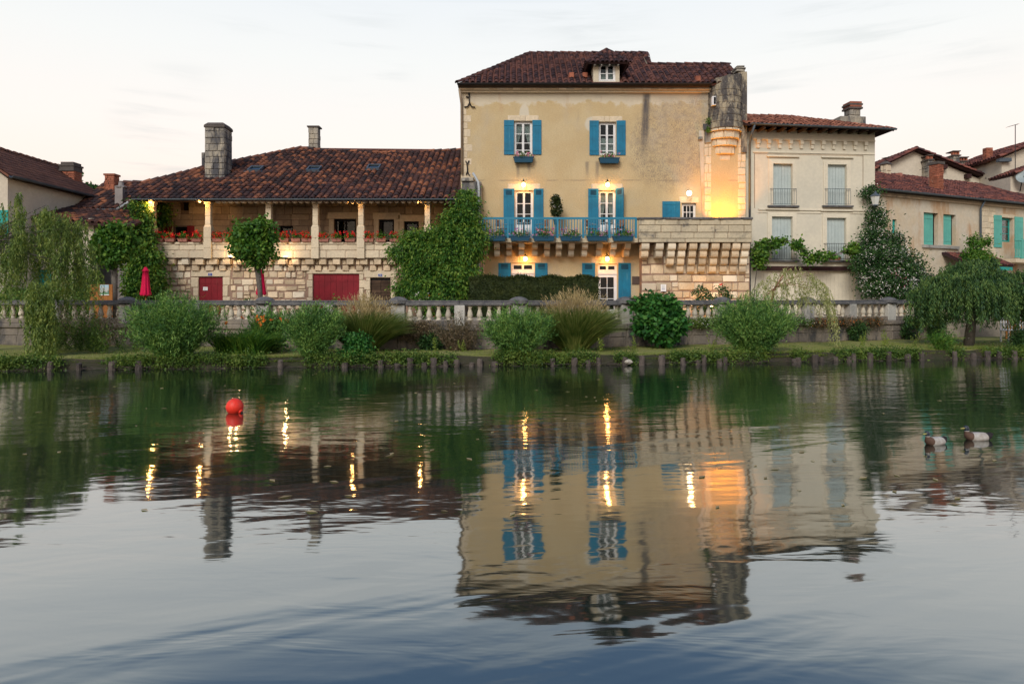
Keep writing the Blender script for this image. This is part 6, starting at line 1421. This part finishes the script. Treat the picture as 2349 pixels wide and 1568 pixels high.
# ---- mallards
mat('duck_body', (.46, .44, .40), (.30, .26, .22), 14, rough=.75, var=.15); mat('duck_head', (.012, .022, .028), (.012, .018, .032), 10, rough=.4, spec=.5); mat('duck_breast', (.11, .065, .045), None, 12); mat('duck_tail', (.025, .02, .02), None, 10); mat('duck_wing', (.19, .15, .125), None, 12); mat('duck_bill', (.42, .37, .10), None, 8, rough=.4); mat('white_feather', (.7, .68, .65), None, 12)
def duck(px, py, rz_, label, s_=1.0, hd=0.0):
    Y = FP * CH / (py - HY); t = thing('mallard', label, 'duck', (X(px, Y), Y, 0), 'mallards on the river'); T = Matrix.Translation((X(px, Y), Y, 0)) @ Matrix.Rotation(R(rz_), 4, 'Z') @ Matrix.Scale(s_, 4); CT[0] = T
    # one skin from tail to head: centre, half width, half height (heading -x)
    rings = [((.235, .085), .008, .006, 0), ((.205, .075), .035, .018, 0), ((.165, .055), .062, .042, 0), ((.105, .042), .087, .065, 0), ((.02, .035), .098, .074, 2), ((-.06, .036), .094, .074, 2), ((-.115, .046), .080, .068, 2), ((-.15, .064), .060, .054, 1), ((-.166, .098), .038, .040, 1), ((-.168, .128), .030, .030, 1), ((-.168, .136), .031, .031, 4), ((-.172, .158), .036, .036, 3), ((-.182, .180), .034, .036, 3), ((-.192, .197), .024, .026, 3), ((-.197, .208), .006, .006, 3)]
    m_ = MB(); n = 14; vs = []
    for i, ((x_, z_), a_, b, mi) in enumerate(rings):
        q0 = rings[max(i - 1, 0)][0]; q1 = rings[min(i + 1, len(rings) - 1)][0]; d = Vector((q1[0] - q0[0], 0, q1[1] - q0[1])).normalized(); up = Vector((-d.z, 0, d.x)); up = -up if i < 7 and up.z < 0 else up
        if i >= 7: up = Vector((d.z, 0, -d.x)) 
        if up.dot(Vector((.5, 0, 1))) < 0: up = -up
        for k in range(n): th0 = 2 * math.pi * k / n; vs.append(Vector((x_, 0, z_)) + Vector((0, 1, 0)) * a_ * math.cos(th0) + up * b * math.sin(th0))
    m_.v = [tuple(v) for v in vs]
    for i in range(len(rings) - 1):
        for k in range(n): m_.f.append((i * n + k, i * n + (k + 1) % n, (i + 1) * n + (k + 1) % n, (i + 1) * n + k)); m_.mi.append(rings[i + 1][3])
    m_.f += [tuple(range(n)), tuple(range((len(rings) - 1) * n, len(rings) * n))]; m_.mi += [0, 3]
    m_.build('body', ['duck_tail', 'duck_breast', 'duck_body', 'duck_head', 'white_feather'], t, smooth=True)
    MB().hexa([(-.200, -.017, .166), (-.200, .017, .166), (-.200, .017, .182), (-.200, -.017, .182), (-.262, -.013, .160), (-.262, .013, .160), (-.262, .013, .167), (-.262, -.013, .167)]).build('bill', 'duck_bill', t, bevel=.004)
    for sg in (-1, 1):
        w_ = MB(); pr = [(-.09, .070, .072), (-.06, .062, .088), (.0, .058, .094), (.04, .048, .092), (.085, .03, .09)]
        vs = []
        for x_, y_, z_ in pr: vs += [(x_, sg * (y_ - .025), z_ + .018), (x_, sg * (y_ + .012), z_ + .010), (x_, sg * (y_ + .030), z_ - .026)]
        w_.add(vs, [(i * 3 + k, i * 3 + k + 1, i * 3 + k + 4, i * 3 + k + 3) for i in range(4) for k in range(2)]); w_.build('wing', 'duck_body' if sg < 0 else 'duck_wing', t, smooth=True)
    MB().lathe((.185, 0, .07), [(.001, -.03), (.035, -.01), (.04, .02), (.012, .035)], 8).build('tail_coverts', 'duck_tail', t, smooth=True); CT[0] = Matrix.Identity(4)
duck(2146, 1018, 22, 'mallard nearer the middle of the river with its head raised', .85); duck(2243, 1008, 4, 'mallard on the right following the other duck', .9)
# ---- closed parasols
def parasol(px, py0, py1, Y, label):
    x_ = X(px, Y); zt_, zb_ = Z(py0, Y), Z(py1, Y); t = thing('parasol', label, 'parasol', (x_, Y, TER), 'closed red parasols on the terrace')
    MB().tube([(x_, Y, TER + .06), (x_, Y, zt_ - .05)], .022, 8).build('pole', 'wood_orange', t); MB().lathe((x_, Y, TER), [(.22, 0), (.22, .05), (.05, .07), (.04, .25)], 14).build('base', 'iron', t)
    m_ = MB(); n = 32; H = zt_ - zb_; vs = []
    for tt, r_, f_ in ((0, .03, 0), (.03, .06, .1), (.11, .10, .15), (.115, .125, .1), (.15, .135, .15), (.16, .10, .2), (.35, .125, .25), (.6, .15, .3), (.85, .185, .32), (.97, .21, .34), (1, .20, .34), (.995, .15, .2)):
        for k in range(n): a0 = 2 * math.pi * k / n; q = r_ * (1 - f_ * (.5 + .5 * math.cos(a0 * 8))); vs.append((x_ + q * math.cos(a0), Y + q * math.sin(a0), zt_ - H * tt - (.03 * math.cos(a0 * 8) if tt > .9 else 0)))
    m_.add(vs, [(i * n + k, i * n + (k + 1) % n, (i + 1) * n + (k + 1) % n, (i + 1) * n + k) for i in range(11) for k in range(n)] + [tuple(range(n))]); m_.build('canopy', 'umbrella', t, smooth=True)
parasol(334, 612, 678, 26.4, 'closed crimson parasol in front of the dark creeper'); parasol(599, 617, 676, 27.4, 'closed crimson parasol half hidden by the leaning tree trunk')
# ---- lamps
def wall_lamp(px, py, Y, label, e=17, col=(1, .42, .10)):
    v = P(px, py, Y); t = thing('wall_lamp', label, 'lamp', (v.x, Y, v.z - .12), 'lit lamps over the doors of the ochre house')
    MB().tube([(v.x, 30.0, v.z + .10), (v.x, Y + .10, v.z + .26), (v.x, Y, v.z + .22), (v.x, Y, v.z + .12)], .014, 6).build('bracket', 'iron', t)
    MB().lathe((v.x, Y, v.z), [(.11, .10), (.09, .13), (.03, .17), (.02, .2)], 12).build('shade', 'iron', t)
    MB().lathe((v.x, Y, v.z), [(.02, -.09), (.065, -.06), (.085, 0), (.07, .06), (.04, .099)], 14).build('bulb', 'bulb', t, smooth=True); point_light(t, (v.x, Y - .02, v.z - .15), e, col, .08)
wall_lamp(1201, 424, 29.72, 'lit lamp above the left balcony door'); wall_lamp(1394, 424, 29.72, 'lit lamp above the right balcony door')
wall_lamp(1205, 594, 29.72, 'lit lamp under the balcony above the ground-floor window', 20, (1, .36, .06)); wall_lamp(1393, 594, 29.72, 'lit lamp under the balcony above the glazed ground-floor door', 20, (1, .36, .06))
v = P(1581, 443, 29.7); t = thing('globe_lamp', 'lit white globe lamp above the small hatch window', 'lamp', (v.x, 29.7, v.z - .12)); MB().tube([(v.x, 30, v.z + .15), (v.x, 29.7, v.z + .15), (v.x, 29.7, v.z + .1)], .014, 6).build('bracket', 'iron', t); MB().lathe((v.x, 29.7, v.z), [(.03, -.11), (.09, -.07), (.11, 0), (.09, .07), (.05, .105)], 14).build('globe', 'globe', t, smooth=True); point_light(t, (v.x, 29.52, v.z), 17, (1, .55, .20), .1)
el = [(345, 463, 'lit lamp under the eaves at the creeper-covered corner column'), (458, 461, 'lit lamp under the eaves left of the second gallery column'), (809, 461, 'lit lamp under the eaves above the widest dark opening'), (964, 459, 'lit lamp under the eaves left of the last gallery column')]
for px, py, lb_ in el:
    v = P(px, py, 29.5); t = thing('eaves_lamp', lb_, 'lamp', (v.x, 29.5, v.z - .05), 'lit lamps under the gallery eaves'); MB().lathe((v.x, 29.5, v.z), [(.02, -.06), (.055, -.03), (.06, .01), (.03, .05)], 12).build('bulb', 'bulb_eave', t, smooth=True); MB().tube([(v.x, 29.5, v.z + .05), (v.x, 29.5, 6.09)], .02, 6).build('stem', 'iron', t); point_light(t, (v.x, 29.44, v.z - .10), 26, (1, .50, .15), .06)
def flood(px, py, Y, label, e, hide=False):
    v = P(px, py, Y); t = thing('facade_spotlight', label, 'lamp', (v.x, Y, v.z - .1), 'spotlights on the gallery house front'); MB().tube([(v.x, 29.9, v.z - .42), (v.x, Y + .05, v.z - .3), (v.x, Y, v.z - .08)], .014, 6).build('arm', 'iron', t); MB().lathe((v.x, Y, v.z), [(.03, -.09), (.07, -.06), (.08, .0), (.075, .01)], 12).build('housing', 'iron', t); MB().lathe((v.x, Y, v.z), [(.074, .011), (.065, .045), (.02, .06)], 12).build('lens', 'globe', t, smooth=True); point_light(t, (v.x, Y, v.z + .14), e, (1, .62, .26), .05)
flood(528, 589, 29.42, 'dazzling spotlight left of the small tree on the gallery house front', 11); flood(543, 590, 29.5, 'added spotlight giving the wall glow beside the dazzling one', 8); flood(655, 590, 29.45, 'spotlight right of the small tree on the gallery house front', 13)  # middle lamp is added to make a glow on the wall, no fixture there
# terrace uplight that turns the wall under the turret amber
v = Vector((X(1668, 29.2), 29.2, 4.60)); t = thing('terrace_uplight', 'amber uplight standing behind the stone parapet below the turret', 'lamp', (v.x, v.y, v.z - .25)); MB().lathe((v.x, v.y, v.z - .25), [(.10, 0), (.10, .04), (.03, .06), (.03, .15), (.09, .18), (.10, .25)], 12).build('stand', 'iron', t); MB().lathe((v.x, v.y, v.z), [(.09, .001), (.06, .03), (.01, .04)], 12).build('lens', 'bulb', t, smooth=True); 
l = bpy.data.lights.new('lamp_light', 'SPOT'); l.energy = 900; l.color = (1, .33, .0); l.shadow_soft_size = .10; l.spot_size = R(100); l.spot_blend = 1.0
o = bpy.data.objects.new('lamp_light', l); COL.objects.link(o); o.location = Vector((v.x, v.y, v.z + .10)) - WL[t.name]; o.parent = t
o.rotation_euler = Vector((.06, .30, 1.0)).to_track_quat('-Z', 'Y').to_euler()
v = Vector((X(1632, 28.3), 28.3, TER + .45)); t = thing('garden_uplight', 'amber ground light glowing on the stone wall between the roses', 'lamp', (v.x, v.y, TER)); MB().lathe((v.x, v.y, TER), [(.08, 0), (.08, .03), (.025, .05), (.025, .3), (.08, .33), (.08, .40)], 12).build('stand', 'iron', t); MB().lathe((v.x, v.y, TER), [(.075, .401), (.05, .43), (.01, .44)], 12).build('lens', 'bulb', t, smooth=True); point_light(t, (v.x, v.y + .15, TER + .55), 38, (1, .46, .07), .06)
v = P(2008, 458, 29.9); t = thing('wall_lantern', 'unlit grey street lantern on the corner of the pale house', 'lantern', (v.x, 29.9, v.z - .25)); MB().lathe((v.x, 29.9, v.z - .22), [(.12, 0), (.20, .36)], 6).build('glass', 'lantern_glass', t); MB().lathe((v.x, 29.9, v.z + .141), [(.23, 0), (.20, .05), (.08, .13), (.03, .20), (.01, .26)], 6).build('hood', 'zinc', t); MB().lathe((v.x, 29.9, v.z - .26), [(.05, -.04), (.13, .0), (.13, .038)], 6).build('base', 'zinc', t); MB().tube([(v.x - .05, 30.5, v.z - .45), (v.x, 30.1, v.z - .42), (v.x, 29.9, v.z - .30)], .02, 6).build('bracket', 'zinc', t)
# ---- flower boxes
def flowerbox(loc, w, h, d, label, group, bm_, lm, fm, nl, nf, tilt=0, fl_=.05, high=.22):
    t = thing('flower_box', label, 'flower box', loc, group); x_, y_, z_ = loc
    MB().hexa([(x_ + a_ * w / 2 * s_, y_ + b * d / 2 * s_, z_ + z) for z, s_ in ((0, .88), (h, 1)) for a_, b in ((-1, -1), (-1, 1), (1, 1), (1, -1))]).box(x_ - w / 2 - .012, x_ + w / 2 + .012, y_ - d / 2 - .012, y_ + d / 2 + .012, z_ + h * .82, z_ + h * .99).build('box', bm_, t, bevel=.008)
    leaves('foliage', lm, t, [cloud([(x_, y_, z_ + h + high * .35, w * .5, d * .6, high * .6)], nl, .06, .045, 8, .05, .1, .6)])
    ctr = np.stack([rng.uniform(x_ - w * .5, x_ + w * .5, nf), y_ - rng.uniform(-.02, d * .7, nf), z_ + h + rng.uniform(.02, high * 1.15, nf)], 1); Pp = np.repeat(ctr, 12, 0) + rng.normal(0, .022, (nf * 12, 3)); leaves('flowers', fm, t, [leafset(Pp, rdir(len(Pp)), fl_, fl_ * .8)])
vs2 = [(215, 290), (305, 385), (410, 487), (522, 602), (692, 770), (782, 855), (1165, 1232), (1240, 1315), (1335, 1410), (1420, 1500)]; vs3 = [(122, 205), (228, 308), (335, 420), (490, 572), (592, 672), (700, 775)]
gb = [((320 + a_ / 3.267) * .9176, (320 + b / 3.267) * .9176) for a_, b in vs2] + [((760 + a_ / 3.267) * .9176, (760 + b / 3.267) * .9176) for a_, b in vs3]
for k, (a_, b) in enumerate(gb):
    w = (b - a_) / FP * 29.7; flowerbox((X((a_ + b) / 2, 29.7), 29.70, zp1 + .002), w, .15, .18, ordn(k) + ' terracotta geranium box from the left on the gallery parapet', 'terracotta geranium boxes on the gallery parapet', 'terracotta', 'leaf_bright', 'petal_red', 260, (8, 16, 6, 14, 18, 16, 18, 15, 12, 16, 13, 12, 14, 18, 4, 9)[k], high=.26)
bbx = [(1113, 1161), (1170, 1216), (1223, 1273), (1284.5, 1333), (1345.7, 1394.5), (1404.6, 1453)]
for k, (a_, b) in enumerate(bbx): flowerbox((X((a_ + b) / 2, 28.78), 28.76, Z(553, 28.78)), (b - a_) / FP * 28.78, .21, .2, ordn(k) + ' dark blue flower box from the left hanging on the balcony rail', 'dark blue flower boxes on the balcony', 'blue_dark', 'leaf_bright', ('petal_mix', 'petal_mix', 'petal_pink', 'petal_mix', 'petal_mix', 'petal_mix')[k], 330, (9, 9, 20, 16, 10, 7)[k], high=.28, fl_=.045)
for k, (a_, b, py, lb_, nf) in enumerate(((1178, 1224, 373, 'dark blue flower box overflowing with pink blossom under the left upper window', 16), (1374, 1421, 375, 'dark blue flower box with few blossoms under the right upper window', 8))):
    flowerbox((X((a_ + b) / 2, 29.8), 29.82, Z(py, 29.8)), (b - a_) / FP * 29.8, .25, .22, lb_, 'dark blue flower boxes under the upper windows', 'blue_dark', 'leaf_bright', 'petal_pink', 220, nf, high=.2, fl_=.045)
CT[0] = Matrix.Translation((ox, oy, 0)) @ Matrix.Rotation(ang, 4, 'Z')
CT[0] = Matrix.Identity(4)
hh_ = ps[3]; fb_ = Matrix.Translation((ox, oy, 0)) @ Matrix.Rotation(ang, 4, 'Z') @ Vector(((hh_[0] + hh_[1]) / 2 - .1, -.06, hh_[2]))
flowerbox(tuple(fb_), .5, .12, .14, 'small terracotta pot of pale flowers on the lower right sill of the pale house', None, 'terracotta', 'leaf_bright', 'petal_pink', 160, 5, high=.15, fl_=.035)
# ---- balcony furniture
zbf = Z(546, 28.9)
def chair(px, rz_, label):
    t = thing('bistro_chair', label, 'chair', (X(px, 29.45), 29.45, zbf), 'bistro chairs on the balcony'); CT[0] = Matrix.Translation((X(px, 29.45), 29.45, zbf)) @ Matrix.Rotation(R(rz_), 4, 'Z')
    boxp('seat', 'rattan', t, -.21, .21, -.2, .2, .43, .455); boxp('backrest', 'rattan', t, -.2, .2, .2, .225, .56, .84)
    m_ = MB()
    for s_ in (-1, 1):
        MB().tube([(s_ * .22, -.2, 0), (s_ * .22, -.2, .64), (s_ * .22, -.1, .66)], .012, 6).build('leg', 'steel', t); MB().tube([(s_ * .22, .26, 0), (s_ * .22, .19, .45), (s_ * .21, .24, .86)], .012, 6).build('leg', 'steel', t); MB().tube([(s_ * .225, -.12, .66), (s_ * .225, .05, .67), (s_ * .225, .21, .645)], .013, 6).build('armrest', 'steel', t)
    CT[0] = Matrix.Identity(4)
chair(1152, 62, 'bistro chair at the left end of the balcony'); chair(1243, -70, 'bistro chair right of the left balcony door'); chair(1356, 65, 'bistro chair left of the right balcony door'); chair(1417, -65, 'bistro chair at the right end of the balcony')
def table(px, label): t = thing('bistro_table', label, 'table', (X(px, 29.5), 29.5, zbf), 'small tables on the balcony'); MB().lathe((X(px, 29.5), 29.5, zbf + .70), [(.27, 0), (.27, .02)], 20).build('tabletop', 'steel', t); MB().tube([(X(px, 29.5), 29.5, zbf + .02), (X(px, 29.5), 29.5, zbf + .70)], .02, 8).build('leg', 'iron', t); MB().lathe((X(px, 29.5), 29.5, zbf), [(.2, 0), (.18, .02)], 16).build('foot', 'iron', t)
table(1201, 'small round table before the left balcony door'); table(1392, 'small round table before the right balcony door')
v = Vector((X(1276, 29.3), 29.3, zbf)); t = thing('potted_climber', 'potted climbing plant with white flowers between the balcony doors', 'potted plant', v); MB().tube([(v.x, 29.3, zbf), (v.x, 29.3, Z(515, 29.3))], .03, 6).build('stand', 'blue_dark', t); MB().lathe((v.x, 29.3, Z(515, 29.3)), [(.09, 0), (.15, .28), (.16, .3)], 12).build('pot', 'blue_dark', t)
leaves('foliage', 'leaf_hedge', t, [cloud([(v.x, 29.3, Z(474, 29.3), .19, .18, .48), (v.x - .02, 29.3, Z(458, 29.3), .12, .12, .22)], 2600, .07, .05, 12, .05, .2)]); leaves('flowers', 'petal_white', t, [cloud([(v.x, 29.28, Z(474, 29.3), .2, .2, .48)], 90, .05, .04, 3, .02, 0, .98)])
# ---- signs and notices
def plate(px, py, num, label):
    v = P(px, py, 29.93); t = thing('number_plate', label, 'sign', (v.x, 29.93, v.z - .06)); boxp('plate', 'sign_blue', t, v.x - .085, v.x + .085, 29.93, 29.95, v.z - .055, v.z + .055); boxp('rim', 'paper', t, v.x - .095, v.x + .095, 29.936, 29.954, v.z - .065, v.z + .065)
    o = link('numeral', text_mesh(num, .10, 'paper'), t, (v.x, 29.926, v.z), Matrix.Rotation(R(90), 4, 'X'))
plate(482, 629, '11', 'blue enamel house number 11 above the red double door'); plate(872, 631, '13', 'blue enamel house number 13 above the plank door')
v = P(470, 662, 29.98); t = thing('door_notice', 'white paper notice pinned to the red double door', 'notice', (v.x, 30.02, v.z - .1)); boxp('sheet', 'paper', t, v.x - .1, v.x + .1, 30.025, 30.031, v.z - .075, v.z + .075)
for k in range(4): boxp('text_line', 'zinc', t, v.x - .07, v.x + .07 - .02 * (k % 2), 30.0225, 30.0245, v.z + .04 - k * .03, v.z + .046 - k * .03)
v = P(1459, 643, 29.96); t = thing('bronze_plaque', 'small dark bronze plaque on the ochre wall right of the blue shutter', 'plaque', (v.x, 29.97, v.z - .17)); boxp('plate', 'bronze', t, v.x - .17, v.x + .17, 29.965, 29.995, v.z - .18, v.z + .18, bevel=.006)
for k in range(5): boxp('text_line', 'wood_grey', t, v.x - .09, v.x + .09 - .03 * (k % 2), 29.961, 29.964, v.z + .09 - k * .045, v.z + .102 - k * .045)
v = P(1522, 661, 29.36); t = thing('wall_notice', 'white notice board with blue print on the stone wall', 'notice', (v.x, 29.36, v.z - .17)); boxp('board', 'paper', t, v.x - .115, v.x + .115, 29.36, 29.385, v.z - .16, v.z + .17); boxp('footer', 'iron', t, v.x - .1, v.x + .1, 29.352, 29.359, v.z - .16, v.z - .13)
for k in range(5): boxp('text_line', 'sign_blue' if k > 2 else 'zinc_light', t, v.x - .075, v.x + .075 - .02 * (k % 2), 29.3555, 29.3585, v.z + .12 - k * .045, v.z + .135 - k * .045)
v = P(1967, 634, 30.4); t = thing('garage_plate', 'tiny blue plate on the garage of the pale house', 'sign', (X(1843, 30.2), 30.2, Z(684, 30)))
bpy.data.objects.remove(t)
# painted board by the tree
m, g = newmat('painting'); p_ = g.pos(); n1 = g.noise(p_, 7, 4); zz_ = g.n('ShaderNodeSeparateXYZ', {0: p_}).outputs[2]
f_ = g.m('ADD', g.m('MULTIPLY', g.m('SUBTRACT', zz_, 1.72), 1.6), g.m('MULTIPLY', g.m('SUBTRACT', n1, .5), 1.1)); finish(g, g.ramp(f_, [(0, (.40, .30, .22)), (.22, (.02, .12, .24)), (.38, (.12, .26, .06)), (.55, (.12, .22, .18)), (.72, (.45, .42, .36)), (.9, (.32, .48, .55))]), .6)
Yp = 25.2; t = thing('easel_board', 'orange timber board carrying a small landscape painting', 'board', (X(238, Yp), Yp, TER)); x0_, x1_ = X(205, Yp), X(258, Yp)
for k in range(5): w = (x1_ - x0_) / 5; boxp('plank', 'wood_orange', t, x0_ + k * w + .004, x0_ + (k + 1) * w - .004, Yp, Yp + .03, TER, Z(652, Yp))
boxp('picture', 'painting', t, X(230, Yp), X(250, Yp), Yp - .02, Yp - .002, Z(675, Yp), Z(653, Yp)); boxp('picture_border', 'paper', t, X(229.5, Yp), X(250.5, Yp), Yp - .018, Yp - .001, Z(677, Yp), Z(675.2, Yp))
# ---- aerials, dish
def aerial(b, h, label, arm=.5): 
    t = thing('tv_aerial', label, 'aerial', b); MB().tube([b, b + Vector((0, 0, h))], .022, 6).build('mast', 'iron', t); m_ = MB().tube([b + Vector((-arm, 0, h - .1)), b + Vector((arm * .4, 0, h + .05))], .014, 5)
    for k in range(5): q = b + Vector((-arm + k * arm * .3, 0, h - .1 + k * .035)); m_.tube([q - Vector((0, .22, 0)), q + Vector((0, .22, 0))], .008, 4)
    m_.build('boom', 'iron', t)
aerial(AER1 - Vector((0, 0, .1)), Z(384, aerial_Y) - AER1.z + .1, 'thin television aerial beside the brick chimney', .6)
b = P(2329, 395, 40.5); aerial(b - Vector((0, 0, .5)), Z(287, 40.5) - b.z + .5, 'tall television mast above the far right gable', .4)
v = P(2333, 408, 40.0) + Vector((0, -.6, 0)); t = thing('satellite_dish', 'round grey satellite dish beside the hooded chimney', 'dish', v - Vector((0, 0, .5))); CT[0] = Matrix.Translation(v) @ Matrix.Rotation(R(-38), 4, 'Z') @ Matrix.Rotation(R(72), 4, 'X')
MB().lathe((0, 0, 0), [(.02, -.10), (.25, -.07), (.42, 0), (.43, .01), (.42, .015), (.24, -.05), (.02, -.08)], 24).build('reflector', 'dish', t, smooth=True); MB().tube([(0, -.4, 0), (0, -.2, .42)], .012, 5).build('feed_arm', 'iron', t); CT[0] = Matrix.Identity(4); MB().tube([v + Vector((0, .05, 0)), v + Vector((.1, .3, -.1)), v + Vector((.1, .5, -.8))], .03, 6).build('mount', 'iron', t)
# ---- right-hand café corner
Yc = 24.6
def white_chair(px, label):
    x_ = X(px, Yc); t = thing('garden_chair', label, 'chair', (x_, Yc, .262), 'white garden chairs'); z_ = .262; CT[0] = Matrix.Translation((x_, Yc, z_)) @ Matrix.Scale(1.0, 4); m_ = 'white_paint'
    boxp('seat', m_, t, -.24, .24, -.22, .22, .42, .45); 
    for k in range(5): xx = -.2 + k * .1; boxp('back_slat', m_, t, xx - .02, xx + .02, .2, .225, .45, .86)
    boxp('back_rail', m_, t, -.24, .24, .19, .235, .861, .91)
    for a_ in (-.21, .21):
        for b_ in (-.19, .19): boxp('leg', m_, t, a_ - .022, a_ + .022, b_ - .022, b_ + .022, 0, .419)
        boxp('armrest', m_, t, a_ - .03, a_ + .03, -.22, .19, .64, .67)
    CT[0] = Matrix.Identity(4)
white_chair(2318, 'white slatted garden chair under the right willow, left one'); white_chair(2356, 'white slatted garden chair cut by the right edge of the view')
t = thing('timber_counter', 'orange timber counter behind the white garden chairs', 'counter', (X(2335, 26.4), 26.4, .262)); x0_ = X(2308, 26.4)
boxp('front', 'wood_orange', t, x0_, x0_ + .62, 26.4, 26.45, .262, Z(736, 26.4)); boxp('worktop', 'wood_orange', t, x0_ - .06, x0_ + 2.6, 26.3, 26.9, Z(736, 26.4) + .001, Z(734, 26.4) + .03); boxp('side_panel', 'wood_orange', t, x0_ + .9, x0_ + 2.5, 26.7, 26.75, .262, Z(736, 26.4)); boxp('shelf', 'wood_orange', t, x0_ + .62, x0_ + 2.5, 26.42, 26.69, .7, .73)
